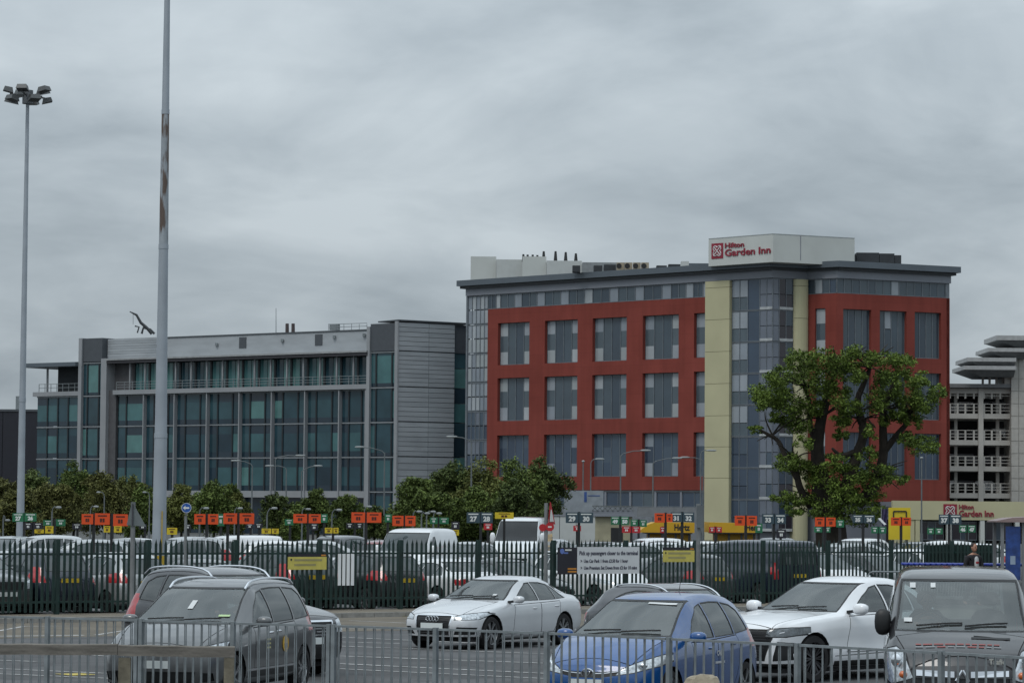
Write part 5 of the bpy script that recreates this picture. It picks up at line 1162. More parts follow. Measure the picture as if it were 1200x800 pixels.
# ------------------------------------------------------------------ lighting masts and lamp posts
def rusty(name, c):
    m = mat(name, c, .6, .2, var=.12, scale=2); t = m.node_tree; b = t.nodes['Principled BSDF']; src = b.inputs['Base Color'].links[0].from_socket
    g = t.nodes.new('ShaderNodeNewGeometry'); mp_ = t.nodes.new('ShaderNodeMapping'); mp_.inputs['Scale'].default_value = (5.5, 5.5, 1.1); t.links.new(g.outputs['Position'], mp_.inputs[0])
    n = t.nodes.new('ShaderNodeTexNoise'); n.inputs['Scale'].default_value = 1.0; n.inputs['Detail'].default_value = 7; t.links.new(mp_.outputs[0], n.inputs['Vector'])
    sp = t.nodes.new('ShaderNodeSeparateXYZ'); t.links.new(g.outputs['Position'], sp.inputs[0])
    mr = t.nodes.new('ShaderNodeMapRange'); mr.inputs['From Min'].default_value = 11.3; mr.inputs['From Max'].default_value = 12.6; mr.inputs['To Min'].default_value = -.25; mr.inputs['To Max'].default_value = .06; t.links.new(sp.outputs['Z'], mr.inputs[0])
    ad = t.nodes.new('ShaderNodeMath'); ad.operation = 'ADD'; t.links.new(n.outputs['Fac'], ad.inputs[0]); t.links.new(mr.outputs[0], ad.inputs[1])
    r = t.nodes.new('ShaderNodeValToRGB'); r.color_ramp.elements[0].position = .50; r.color_ramp.elements[0].color = (0, 0, 0, 1); r.color_ramp.elements[1].position = .62; r.color_ramp.elements[1].color = (1, 1, 1, 1); t.links.new(ad.outputs[0], r.inputs[0])
    mx_ = t.nodes.new('ShaderNodeMixRGB'); t.links.new(r.outputs[0], mx_.inputs[0]); t.links.new(src, mx_.inputs[1]); mx_.inputs[2].default_value = (.105, .076, .062, 1); t.links.new(mx_.outputs[0], b.inputs['Base Color']); return m
mastm = rusty('mast_steel', (.29, .32, .345)); mastm2 = mat('mast_steel_plain', (.30, .335, .37), .55, .1, var=.1, scale=1)
Y1 = 101.0; x1 = gx(187, Y1); big = thing('lighting_mast', 'thick tapering grey lighting mast streaked with rust behind the palisade fence', 'lighting mast', (x1, Y1, 0))
prev = 0; 
for z0, z1 in ((0, 5.3), (5.3, 11.7), (11.7, 16.3), (16.3, 27.0)):
    r0 = .25 - .0072*z0 - .006*(z0 > 5); r1 = .25 - .0072*z1 - .006*(z0 > 5)
    MB().cyl((0, 0, z0), (0, 0, z1), r0, r1, 18).build('mast_section', mastm if 11 < z0 < 12 else mastm2, big, True)
    MB().cyl((0, 0, z1-.14), (0, 0, z1+.02), r1+.012, r1+.010, 18).build('joint_collar', mastm2, big, True)
yb = mat('yellow_band', (.45, .30, .02), .5)
MB().cyl((0, 0, .9), (0, 0, 1.2), .262, .258, 18).build('yellow_band', yb, big, True); MB().cyl((0, 0, .5), (0, 0, .899), .266, .262, 18).build('black_band', black, big, True); MB().box(.10, .13, -.25, -.20, 1.3, 2.7).build('cable_cover', yb, big)
def floodhead(root, z, rad, n=10):
    hb = MB(); hb.cyl((0, 0, z-.5), (0, 0, z+.3), .32, .32, 12); hb.build('head_ring', mat('head_grey', (.12,.13,.14), .5), root, True)
    for k in range(n):
        an = 2*math.pi*k/n + .2; c, s_ = math.cos(an), math.sin(an)
        f = MB(); f.bar((c*.3, s_*.3, z), (c*rad, s_*rad, z+(.05 if k % 2 else -.15)), .09, .09)
        zz = z + (.30 if k % 2 else -.28); f.hexa([(c*rad-.33*s_*1-.2*c, s_*rad+.33*c-.2*s_, zz-.2), (c*rad+.33*s_-.2*c, s_*rad-.33*c-.2*s_, zz-.2), (c*(rad+.4)+.33*s_, s_*(rad+.4)-.33*c, zz-.05), (c*(rad+.4)-.33*s_, s_*(rad+.4)+.33*c, zz-.05),
            (c*rad-.27*s_-.15*c, s_*rad+.27*c-.15*s_, zz+.12), (c*rad+.27*s_-.15*c, s_*rad-.27*c-.15*s_, zz+.12), (c*(rad+.3)+.27*s_, s_*(rad+.3)-.27*c, zz+.2), (c*(rad+.3)-.27*s_, s_*(rad+.3)+.27*c, zz+.2)])
        f.build('floodlight', mat('floodlight_housing', (.085,.09,.092), .5, .2), root)
floodhead(big, 27.0, 1.0)
Y2 = 176.0; x2 = gx(24, Y2); zh = hz(30, 112, Y2); thin = thing('lighting_mast', 'slender tapering mast with a ring of floodlights at its head', 'lighting mast', (x2, Y2, 0))
for z0, z1 in ((0, 9), (9, 18), (18, zh-.4)): MB().cyl((0, 0, z0), (0, 0, z1), .24-.0052*z0, .24-.0052*z1, 14).build('mast_section', mastm2, thin, True)
MB().cyl((0, 0, 9), (0, 0, 9.25), .21, .21, 12).build('joint_collar', mastm2, thin, True)
floodhead(thin, zh, 1.05)
lampm = mat('lamp_head_grey', (.26, .28, .28), .5); postm = mat('lamp_post_grey', (.125, .14, .145), .6, .2, var=.15)
def lamp_post(px, pyt, armpx, armpy, Y, label, group, r=.06, hs=1.0):
    x = gx(px, Y); H_ = hz(px, pyt, Y); t = thing('lamp_post', label, 'lamp post', (x, Y, 0), group=group)
    MB().cyl((0, 0, 0), (0, 0, H_), r*1.3, r*.8, 8).build('post', postm, t, True); MB().cyl((0, 0, 0), (0, 0, 1.3), r*2, r*2, 8).build('post_base', postm, t, True)
    if armpx is not None:
        ax = gx(armpx, Y) - x; az = hz(armpx, armpy, Y); MB().tube([(0, 0, H_-.1), (ax*.1, 0, H_+.12), (ax*.5, 0, (H_+az)/2+.15), (ax*.8, 0, az)], r*.6, 6).build('arm', postm, t, True)
        sg = 1 if ax > 0 else -1; hd = MB(); hd.ell((ax*.8+sg*.35*hs, 0, az+.03), (.42*hs, .14*hs, .08*max(hs, .7)), 10, 6, 2.6); hd.build('lamp_head', lampm, t, True)
    else: MB().ell((0, 0, H_+.05), (.14, .14, .1), 8, 6).build('lamp_head', lampm, t, True)
    return t
G_ = 'road lamp posts before the hotel and offices'
for px, pt, ax, ay, Y, lb in [(295, 545, 276, 540, 262, 'lamp post with short arm in front of the glass offices'), (322, 537, 352, 534, 240, 'tall lamp post with long rising arm before the glass offices'), (335, 549, 316, 546, 268, 'lamp post with short arm in front of the glass offices'), (353, 552, 371, 546, 268, 'lamp post with short arm in front of the glass offices'),
        (450, 530, 420, 524, 240, 'lamp post with long arm before the silver clad tower'), (552, 518, 530, 512, 215, 'lamp post rising from the trees at the hotel end bay'), (683, 541, None, 0, 262, 'armless slim post above the large pale road sign'), (692, 542, 699, 538, 258, 'stub armed lamp post above the large pale road sign'), (727, 533, 757, 528, 236, 'lamp post with long arm before the hotel red panels'),
        (765, 542, 794, 537, 246, 'lamp post with long arm before the hotel red panels'), (821, 531, 830, 528, 236, 'lamp post in front of the broad yellow hotel column'), (824, 540, 803, 536, 262, 'lamp post with short arm beside the yellow hotel column'), (1080, 537, None, 0, 246, 'armless slim post in front of the hotel right hand wing')]:
    lamp_post(px, pt, ax, ay, Y, lb, G_)
for px, pt, ax, ay, Y in [(4, 606, 7, 610, 150), (61, 599, 67, 595, 135), (106, 598, 111, 594, 150), (122, 581, 116, 577, 190), (175, 581, 170, 577, 195), (234, 600, 240, 596, 138), (275, 600, 280, 596, 150), (313, 603, 320, 596, 130), (354, 600, 360, 597, 150), (389, 603, 396, 598, 132), (427, 600, 431, 594, 150), (484, 604, 490, 600, 136), (494, 605, 499, 602, 140), (500, 604, 506, 600, 145), (508, 605, 513, 602, 140)]:
    lamp_post(px, pt, ax, ay, Y, 'short angled bay lamp among the car hire signs', 'bay lamps in the car hire park', .042, .32)
# ------------------------------------------------------------------ hire car park signs
sc = dict(o=mat('sign_orange', (.64, .066, .006), .5, var=.05), g=mat('sign_green', (.012, .13, .055), .5, var=.05), y=mat('sign_yellow', (.56, .42, .015), .5, var=.05), b=mat('sign_slate', (.030, .058, .075), .5, var=.05), r=mat('sign_red', (.38, .012, .018), .5, var=.05), k=sign_blk, w=white)
inkd = mat('sign_ink_dark', (.06, .010, .005), .6); inkw = mat('sign_ink_white', (.62, .64, .62), .6)
_tx = {}
def sign_unit(post, panels, Y, label, group, zpost=None):
    x = gx(post, Y); t = thing('bay_sign', label, 'sign', (x, Y, 0), group=group); zt_ = max(hz(post, p[1], Y) for p in panels)
    MB().box(-.05, .05, 0, .07, 0, zt_+.02).build('post', black, t)
    for p in panels:
        x0, y0, x1_, y1, cl = p[:5]; txt = p[5] if len(p) > 5 else None
        a_, b_ = gx(x0, Y)-x, gx(x1_, Y)-x; za, zb = hz(post, y1, Y), hz(post, y0, Y)
        po = MB().box(a_, b_, -.05, -.008, za, zb).build('sign_panel', sc[cl], t); ink = inkw if cl in 'gbkr' else inkd
        cx_, cz = (a_+b_)/2, (za+zb)/2; w_, h_ = b_-a_, zb-za
        if txt:
            me = text_mesh(txt, h_*.62, ink, .006, .012); link('lettering', me, po, (cx_, -.058, za+h_*.36))
            MB().box(a_+w_*.12, b_-w_*.12, -.058, -.0505, zb-h_*.22, zb-h_*.12).build('caption_strip', ink, po)
        else:   # marks too small to read in the photograph
            MB().box(cx_-w_*.16, cx_-w_*.02, -.058, -.0505, cz-h_*.26, cz+h_*.06).build('mark', ink, po); MB().box(cx_+w_*.02, cx_+w_*.15, -.058, -.0505, cz-h_*.26, cz+h_*.06).build('mark', ink, po)
            MB().box(cx_-w_*.3, cx_+w_*.3, -.058, -.0505, zb-h_*.27, zb-h_*.16).build('caption_strip', ink, po)
    return t
LG = {'o': ('orange bay sign with small dark marks on a black post', 'orange bay signs in the hire car park'), 'g': ('green bay sign with white marks in the hire car park', 'green bay signs in the hire car park'), 'y': ('small yellow bay sign low on a dark post', 'yellow bay signs in the hire car park'),
      'k': ('small black bay sign with white figures', 'small black bay signs in the hire car park'), 'r': ('small red bay sign with white figures', 'small red bay signs in the hire car park')}
S_ = [  # post, colour key, panels, distance
 (28.5, 'g', [(15, 601, 28, 611, 'g', '27'), (29, 601, 43, 610.5, 'g', '26')], 122), (39, 'k', [(29, 612, 38, 620, 'k'), (40, 612, 50, 620, 'k')], 130), (64, 'g', [(51, 609, 62, 616, 'g'), (66, 608, 77, 616, 'g')], 136), (53, 'y', [(41, 620, 52, 624.5, 'y'), (53.5, 616, 63, 624.5, 'y')], 126), (91, 'k', [(85, 613, 96, 620, 'k')], 130),
 (110, 'o', [(96, 602, 109.5, 614, 'o'), (111.5, 601, 129, 614.5, 'o')], 108), (131, 'o', [(133, 602, 150, 616, 'o')], 108), (132, 'y', [(122, 616, 130, 623.5, 'y'), (134, 616, 143, 623.5, 'y')], 126), (202, 'y', [(196, 618, 208, 626, 'y')], 118), (170, 'k', [(163, 614, 172, 620, 'k')], 130), (221, 'k', [(217, 614, 224, 620, 'k')], 130),
 (242.5, 'o', [(228, 602, 241, 614, 'o'), (244, 602, 256, 614, 'o')], 110), (267, 'o', [(262, 601, 278, 613.5, 'o')], 106), (279.5, 'o', [(281, 601, 298, 613.5, 'o')], 106), (259, 'g', [(255, 602, 263, 616, 'g')], 122), (294, 'k', [(289, 613.5, 297, 619, 'k')], 130), (304, 'k', [(299, 613, 308, 619, 'k')], 134),
 (318.5, 'y', [(307, 619, 318, 625, 'y'), (319, 619, 327, 625, 'y')], 118), (340, 'g', [(334, 608, 344, 615, 'g')], 130), (361, 'o', [(344, 602, 360, 612.5, 'o'), (362, 602, 376, 612.5, 'o')], 112), (380, 'g', [(376, 602, 384, 612, 'g')], 122), (390.5, 'y', [(381, 618, 390, 624.5, 'y'), (391, 618, 397, 624.5, 'y')], 120), (367, 'k', [(364, 613, 373, 621, 'k')], 130),
 (429, 'o', [(412, 600, 428, 612, 'o'), (430, 600, 447, 612, 'o')], 106), (416, 'k', [(406, 612.5, 414, 619, 'k'), (418, 612.5, 425, 619, 'k')], 132), (454.5, 'g', [(451, 602, 459, 611.5, 'g')], 122), (474, 'o', [(460, 604, 473, 616, 'o'), (475, 604, 487, 616, 'o')], 108), (514, 'g', [(504, 606, 513, 613.5, 'g'), (515, 606, 526, 613.5, 'g')], 128), (533.5, 'k', [(529, 611, 538.5, 620, 'k'), (529.5, 620.5, 538, 627, 'y')], 118),
 (572, 'r', [(567, 613, 577, 620.5, 'r')], 124), (591, 'y', [(580, 600, 602, 607.5, 'y')], 120), (676.5, 'r', [(672, 615.5, 681, 622, 'r')], 126), (727, 'g', [(716, 605, 726, 614.5, 'g', '49'), (727.5, 605, 737, 614.5, 'g', '50')], 118), (748.5, 'g', [(739, 608.5, 747.5, 616, 'g'), (749.5, 609, 758, 617, 'g')], 128), (740, 'r', [(729, 616.5, 739.5, 624, 'r'), (740.5, 616.5, 750.5, 624, 'r')], 122), (777, 'r', [(773.5, 617, 779.5, 624, 'r')], 126),
 (780, 'o', [(767, 601, 779, 612, 'o'), (781, 601.5, 788, 611.5, 'o')], 108), (838.5, 'r', [(831, 617, 838, 623.5, 'r'), (839, 617, 846, 623.5, 'r')], 122), (874, 'o', [(861, 604, 873, 615.5, 'o'), (875, 604, 887, 615.5, 'o')], 108), (889, 'g', [(885, 613, 893.5, 624, 'g')], 116), (915, 'k', [(910, 620, 921, 630.5, 'k')], 122),
 (967, 'o', [(955, 606, 966, 616.5, 'o'), (968, 606, 979, 616.5, 'o')], 112), (965, 'g', [(954, 617, 963.5, 623.5, 'g'), (967, 617, 973, 623.5, 'g')], 124), (984.5, 'g', [(980, 609, 989, 617.5, 'g')], 120), (1029.5, 'g', [(1021, 617, 1029, 624.5, 'g'), (1030, 617, 1038.5, 624.5, 'g')], 126), (1056, 'o', [(1044, 606, 1055.5, 615.5, 'o'), (1057, 606, 1067.5, 615.5, 'o')], 112), (1095, 'g', [(1086.5, 618.5, 1094.5, 625.5, 'g'), (1096, 618.5, 1104.5, 625.5, 'g')], 126), (1133, 'g', [(1124, 615, 1132.5, 623.5, 'g', '46'), (1134, 615, 1143, 623.5, 'g', '47')], 120)]
for post, k, pans, Y in S_:
    lb, gp = LG[k]
    tx = [p[5] for p in pans if len(p) > 5]
    if tx: lb, gp = {'27': 'green bay sign pair numbered 27 and 26 beside the slender mast', '49': 'green bay sign pair numbered 49 and 50 above two red signs', '46': 'green bay sign pair numbered 46 and 47 below the hotel wing lettering'}[tx[0]], None
    if k == 'k' and any(p[4] == 'y' for p in pans): lb, gp = 'black bay sign with a yellow panel below it beside the white van', None
    if post == 591: lb, gp = 'wide yellow sign above the roof of the white minibus', None
    sign_unit(post, pans, Y, lb, gp)
for post, x0, xm, x1_, y0, y1, a_, b_ in [(563.5, 547, 562.5, 577.5, 600, 612.5, '27', '28'), (678.5, 663, 678, 695, 600, 612.5, '29', '30'), (799.5, 786, 799.5, 813.5, 600, 611.5, '31', '32'), (907, 893, 907, 921, 602, 613.5, '33', '34'), (1011.5, 999, 1011, 1025, 603, 612.5, '35', '36'), (1112.5, 1100, 1112, 1126.5, 602.5, 614, '37', '38')]:
    sign_unit(post, [(x0, y0, xm, y1, 'b', a_), (xm+.8, y0, x1_, y1, 'b', b_)], 110, 'slate bay sign pair with white numbers %s and %s' % (a_, b_), 'slate numbered bay signs')
# ------------------------------------------------------------------ things in the hire car park
def ybox(root, x0, x1_, y0, y1, Y, dep, m, name):
    r0 = ROOTP[root.name]; return MB().box(gx(x0, Y)-r0.x, gx(x1_, Y)-r0.x, Y-r0.y, Y-r0.y+dep, max(0.0, hz((x0+x1_)/2, y1, Y)), hz((x0+x1_)/2, y0, Y)).build(name, m, root)
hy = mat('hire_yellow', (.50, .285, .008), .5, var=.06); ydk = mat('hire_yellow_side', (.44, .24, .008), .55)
for (nm, lb, xs_) in (('car_hire_canopy', 'yellow car hire canopy with sloping left end and black lettering', (752, 814)), ('car_hire_canopy', 'yellow car hire canopy beside the broad hotel column', (831.5, 890))):
    Y = 146; rt = broot(nm, lb, 'canopy', (gx(xs_[0], Y), Y)); r0 = rootpos(rt)
    a_, b_ = gx(xs_[0], Y)-r0.x, gx(xs_[1], Y)-r0.x; z1, z0 = hz(xs_[0], 611.5, Y), hz(xs_[0], 623.5, Y)
    if xs_[0] == 752: MB().prism([(a_-.2, z0), (b_, z0), (b_, z1), (a_+.65, z1), (a_+.3, z1-.12)], 0, 4).build('fascia', hy, rt)
    else: MB().prism([(a_, z0), (b_, z0), (b_, z1-.05), (a_, z1)], 0, 4).build('fascia', hy, rt)
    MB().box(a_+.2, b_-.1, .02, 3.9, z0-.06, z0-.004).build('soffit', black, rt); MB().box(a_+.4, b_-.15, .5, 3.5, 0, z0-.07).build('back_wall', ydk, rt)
    for k in range(4): MB().box(a_+.35+(b_-a_-.6)*k/3-.05, a_+.35+(b_-a_-.6)*k/3+.05, .1, .2, 0, z0-.065).build('post', black, rt)
    if xs_[0] == 752: lo_, hi_ = 790, 808
    else: lo_, hi_ = 876.5, 889
    me = text_mesh('Hertz', .42, black, .01, .012); xs__ = [v.co.x for v in me.vertices]; me.transform(Matrix.Diagonal(((gx(808, Y)-gx(790, Y))/(max(xs__)-min(xs__)), 1, 1, 1)))
    link('lettering', me, rt, (gx((799 if xs_[0] == 752 else 883), Y)-r0.x, -.012, (z0+z1)/2))
Y = 158; cab = broot('portable_cabin', 'white panelled portable cabin behind the slate signs', 'cabin', (gx(645, Y), Y))
for a_, b_ in ((645, 655.6), (656.2, 675), (675.6, 697.5)): ybox(cab, a_, b_, 604.5, 660, Y, 2.4, mat('cabin_white', (.42,.44,.43), .5, var=.06), 'wall_panel')
ybox(cab, 644.5, 698, 602.8, 604.4, Y-.05, 2.5, gfas, 'roof')
Y = 172; ck = broot('cream_kiosk', 'low cream walled kiosk beside the white cabin', 'kiosk', (gx(697, Y), Y)); ybox(ck, 697, 741, 605, 660, Y, 4, mat('kiosk_cream', (.30,.28,.19), .7), 'wall'); ybox(ck, 696, 743, 602, 604.9, Y-.3, 4.6, gfas, 'roof'); ybox(ck, 716, 730, 618, 660, Y-.03, .02, black, 'window')
Y = 235; rs = broot('direction_sign', 'large pale road sign panel with blue symbol before the hotel base', 'sign', (gx(660, Y), Y)); ybox(rs, 661, 707, 574.5, 601, Y, .12, mat('sign_pale_grey', (.23,.255,.28), .6), 'sign_panel'); ybox(rs, 684.5, 687.5, 576, 588, Y-.02, .018, mat('sign_blue_dim', (.03,.07,.22), .5), 'symbol'); ybox(rs, 688.5, 703, 580, 581, Y-.02, .018, mat('sign_blue_dim', (.03,.07,.22), .5), 'text_line')
for px in (668, 700): ybox(rs, px-.8, px+.8, 574.5, 690, Y+.13, .15, postm, 'post')
Y = 228; br = broot('covered_walkway', 'grey covered walkway with criss cross railing before the hotel', 'walkway', (gx(694, Y), Y)); r0 = rootpos(br)
ybox(br, 694, 742, 598, 602.5, Y, 2, gfas, 'deck'); ybox(br, 747, 820, 594, 605, Y+6, 1, mat('walkway_grey', (.17,.18,.19), .6), 'side_wall')
lt = MB()
for i in range(8):
    xa, xb = gx(694+i*6, Y)-r0.x, gx(700+i*6, Y)-r0.x; za, zb = hz(700, 598, Y), hz(700, 592.5, Y); lt.bar((xa, -.03, za), (xb, -.03, zb), .05, .05).bar((xa, -.03, zb), (xb, -.03, za), .05, .05)
lt.bar((gx(694, Y)-r0.x, -.03, zb), (gx(742, Y)-r0.x, -.03, zb), .07, .07); lt.build('railing', postm, br)
for px in (698, 718, 738): ybox(br, px-.7, px+.7, 602.6, 690, Y+.5, .2, postm, 'post')
Y = 128; bn = broot('promotional_banner', 'tall bright yellow banner board behind the fence below the hotel', 'banner', (gx(1054, Y), Y)); ybox(bn, 1041.5, 1067, 594.5, 632, Y, .1, sc['y'], 'board')
rr0 = rootpos(bn); bt = MB(); za, zb = hz(1055, 606, Y), hz(1055, 596.5, Y); xa, xb = gx(1047, Y)-rr0.x, gx(1062, Y)-rr0.x
bt.bar((xa, -.02, za), (xa, -.02, zb-.1), .05, .03).bar((xa, -.02, zb-.08), (xb, -.02, zb-.08), .05, .05).bar((xb, -.02, zb-.1), (xb, -.02, za), .05, .03); bt.build('printed_frame', black, bn); ybox(bn, 1045, 1048, 632, 690, Y+.11, .1, greypole, 'post'); ybox(bn, 1061, 1064, 632, 690, Y+.11, .1, greypole, 'post')
Y = 126; fl = broot('feather_flag', 'dark blue flag with red and white diagonal stripe beside the yellow banner', 'flag', (gx(1034, Y), Y)); r0 = rootpos(fl)
fm = MB(); ff = []
for i in range(9):
    for j in range(7): px = 1033.5 + 7*i/8*(1-.25*j/6); p = at(px, 596+20*j/6, Y); ff.append((p.x-r0.x, math.sin(i*1.1+j*.5)*.05, p.z))
fm.add(ff, [(i*7+j, (i+1)*7+j, (i+1)*7+j+1, i*7+j+1) for i in range(8) for j in range(6)]); fm.build('cloth', mat('flag_navy', (.03, .025, .07), .7), fl, True)
fm = MB(); pz = [at(1029, 607, Y-.2), at(1032, 606.5, Y-.2), at(1039, 614, Y-.2), at(1036.5, 615, Y-.2)]
fm.add([(p.x-r0.x, -.12, p.z) for p in pz] + [(p.x-r0.x, -.10, p.z) for p in pz], [(0, 1, 2, 3), (7, 6, 5, 4), (0, 4, 5, 1), (1, 5, 6, 2), (2, 6, 7, 3), (3, 7, 4, 0)]); fm.build('white_stripe', white, fl)
MB().cyl((gx(1033, Y)-r0.x, 0, 0), (gx(1033, Y)-r0.x, 0, hz(1033, 594, Y)), .03, .02, 6).build('pole', greypole, fl)
# ------------------------------------------------------------------ palisade fence
fence = thing('palisade_fence', 'dark green steel palisade fence with pointed pales along the car park', 'fence', (FO.x, FO.y, 0)); fang = math.atan2(FD.y, FD.x)
PAN = 2.6
pm = MB(); prof = [(-.041, 0), (-.022, -.014), (-.010, -.002), (.010, -.002), (.022, -.014), (.041, 0)]
zb_, zt_ = .17, 1.86
vs = [(x, y, zb_) for x, y in prof] + [(x, y, zt_ - .0) for x, y in prof] + [(-.012, -.004, zt_+.10), (0, -.004, zt_+.04), (.012, -.004, zt_+.10), (0, -.006, zt_+.15)]
fs = [(i, i+1, 7+i, 6+i) for i in range(5)] + [(6, 7, 12), (7, 8, 9, 13), (7, 13, 15, 12), (9, 10, 14), (10, 11, 14), (9, 14, 15, 13), (6, 12, 7)]
pm.add(vs, fs); pale_me = pm.mesh('pale', dkgreen)
post_me = MB().box(-.05, .05, .0, .10, .0, 1.98).add([(0,0,0)], []) ; post_b = MB().box(-.055, .055, .02, .12, .0, 1.98); post_me = post_b.mesh('post', dkgreen)
ca, sa = math.cos(fang), math.sin(fang)
def flocal(l, d, z=0): p = fpt(l, d) - FO; return (p.x, p.y, z)
white_gap = []
for i in range(-2, 14):
    link('post', post_me, fence, flocal(i*PAN, .02), fang)
    if i < 13:
        for zr in (.42, 1.62):
            r_ = MB(); r_.box(i*PAN+.055, (i+1)*PAN-.055, .0, .045, zr-.025, zr+.025); r_.build('rail', dkgreen, fence, rz=fang)
        n_ = 17
        for k in range(1, n_):
            o = link('pale', pale_me, fence, flocal(i*PAN + PAN*k/n_, -.004, random.uniform(-.012, .012)), fang); o.rotation_euler = (0, random.uniform(-.008, .008), fang)
FF = Fac(fpt(-6), fpt(40))
def fence_sign(name, label, cat, x0, x1, parts, d=-.05):
    u0 = FF.U(x0, 660); r = thing(name, label, cat, tuple(FF.loc(u0, d, 0)), FF.ang); W_ = FF.U(x1, 660) - u0
    return r, u0, W_
def fbox(r, u0, m, nm, x0, x1, y0, y1, dy=0.0, th=.02, col_=None):
    xm = (x0+x1)/2; a_, b_ = FF.U(x0, (y0+y1)/2)-u0, FF.U(x1, (y0+y1)/2)-u0
    return MB().box(a_, b_, dy, dy+th, FF.Z(xm, y1), FF.Z(xm, y0)).build(nm, m, r)
ysg = mat('fence_sign_yellow', (.52, .45, .10), .5, var=.12, scale=4); ytx = mat('fence_sign_faded_print', (.30, .27, .12), .6)
orr = mat('print_orange', (.50, .20, .02), .5)
for (x0, x1, y0, y1, lb) in ((336.5, 381.5, 652, 667, 'yellow notice with black header on the fence above the grey car'), (776, 812.5, 644.5, 658, 'yellow notice with black header on the fence beside the grey pole')):
    r, u0, W_ = fence_sign('notice_board', lb, 'sign', x0, x1, None); fbox(r, u0, ysg, 'board', x0, x1, y0, y1); fbox(r, u0, sign_blk, 'header', x0, x1, y0-3.6, y0-.15)
    H_ = y1-y0
    for k, (a_, b_, c_) in enumerate(((.16, .88, .24), (.16, .72, .62))): fbox(r, u0, ytx, 'print_line', x0+(x1-x0)*a_, x0+(x1-x0)*b_, y0+H_*c_-1.1, y0+H_*c_+1.3, -.004, .0035)
    fbox(r, u0, mat('print_black', (.02,.02,.02), .6), 'print_mark', x0+(x1-x0)*.06, x0+(x1-x0)*.10, y0+H_*.14, y0+H_*.3, -.004, .0035); fbox(r, u0, orr, 'header_mark', x0+(x1-x0)*.86, x0+(x1-x0)*.98, y0-2.6, y0-.9, -.004, .0035)
r, u0, W_ = fence_sign('pick_up_notice', 'wide white pick up notice with black end panel on the fence', 'sign', 653, 748, None)
fbox(r, u0, sign_blk, 'end_panel', 652.5, 675, 641, 672.5); fbox(r, u0, mat('notice_white', (.56, .58, .60), .5, var=.05), 'board', 675.3, 748, 640.5, 671.8)
ink = mat('notice_ink', (.03, .03, .06), .6)
for s_, x0, x1, yc, hh in (('Pick up passengers closer to the terminal', 677.5, 746, 647.8, .13), ('>  Use Car Park 1 from £3.50 for 1 hour', 679, 734.5, 657, .105), ('>  Use Premium Set Down from £2 for 10 mins', 679, 745, 665, .105)):
    me = text_mesh(s_, hh, ink, .002, .003, 'LEFT'); xs_ = [v.co.x for v in me.vertices]; wd = max(xs_)-min(xs_); ua, ub = FF.U(x0, yc)-u0, FF.U(x1, yc)-u0
    me.transform(Matrix.Diagonal(((ub-ua)/wd, 1, 1.25, 1))); link('lettering', me, r, (ua, -.004, FF.Z((x0+x1)/2, yc)))
lb_ = MB(); uc_ = FF.U(657.5, 645)-u0; zc_ = FF.Z(657.5, 645.5); lb_.cyl((uc_, -.006, zc_), (uc_, .001, zc_), .075, .075, 16); lb_.build('logo_disc', mat('logo_blue', (.10, .16, .42), .5), r)
for ya, xa, xb, m_ in ((644, 661, 668.5, inkw), (647.5, 659.5, 664.5, mat('logo_blue', (.10,.16,.42), .5)), (666, 664, 674.3, orr), (669.3, 664, 674.3, orr)): fbox(r, u0, m_, 'print_line', xa, xb, ya-.9, ya+.9, -.004, .0035)
r, u0, W_ = fence_sign('white_slat_panel', 'four upright white slats fixed side by side on the green fence', 'slat panel', 395, 414, None, -.045)
for k in range(4): fbox(r, u0, white, 'slat', 395.2+5.1*k, 398.6+5.1*k, 648.5, 685.5)
for yy in (655, 678): fbox(r, u0, dkgreen, 'batten', 394.8, 414.5, yy-.5, yy+.5, .021, .012)
r, u0, W_ = fence_sign('green_screen', 'dark green mesh screen fixed behind the end of the palisade fence', 'screen', 1086, 1168, None, .12)
for k in range(4): fbox(r, u0, mat('green_mesh', (.008, .026, .022), .8, var=.3, scale=4), 'screen_panel', 1086+k*20.5, 1106+k*20.5, 638, 694)
# ------------------------------------------------------------------ parked cars behind the fence
def lfor(px, d):
    k = gx(px, 1.0); o_ = FO + FN*d; return (k*o_.y - o_.x)/(FD.x - k*FD.y)
PC = {n: paintm('parked_' + n, c, m_) for n, c, m_ in (('black', (.018,.02,.022), .2), ('navy', (.012,.020,.035), .25), ('silver', (.36,.38,.39), .35), ('white', (.66,.68,.69), 0), ('grey', (.075,.082,.088), .3), ('green', (.012,.028,.026), .2), ('palesilver', (.46,.48,.49), .25), ('red', (.18,.015,.015), .2))}
protos = {}
def parked(kind, paint, xy, heading, label, name='parked_car', group=None, scale=1.0):
    base = {'hatch': VERSO, 'saloon': AUDI, 'suv': SUV, 'van': TRAFIC}[kind]; pt = PC[paint]
    if kind not in protos:
        D = vary(base, windows=base['windows']); D['cuts'] = [c for c in base['cuts'] if c[0] in ('headlamp', 'tail_lamp', 'grille', 'intake')]
        D['cuts'] = [tuple(c[:4]) + ((dict(mirror=c[4].get('mirror', False)),) if len(c) > 4 else ()) for c in D['cuts']]; D['rimmat'] = alloy; D['mirrormat'] = None; D['cat'] = base['cat']; D.pop('mirrormat')
        r, _ = make_vehicle(D, name, label, xy, heading, pt, hero=False, group=group); protos[kind] = (r, pt)
    else:
        src, p0 = protos[kind]; r = copy_tree(src, None, label); r.name = name; r.location = (xy[0], xy[1], 0); r.rotation_euler = (0, 0, heading)
        if 'group' in r: del r['group']
        if group: r['group'] = group
        for ch in list(r.children):
            if ch.data and ch.data.materials and ch.data.materials[0] == p0 and pt != p0:
                ch.material_slots[0].link = 'OBJECT'; ch.material_slots[0].material = pt
    r.scale = scale if isinstance(scale, tuple) else (scale,)*3
    return r
hr = math.atan2(FN.y, FN.x); hf = hr + math.pi
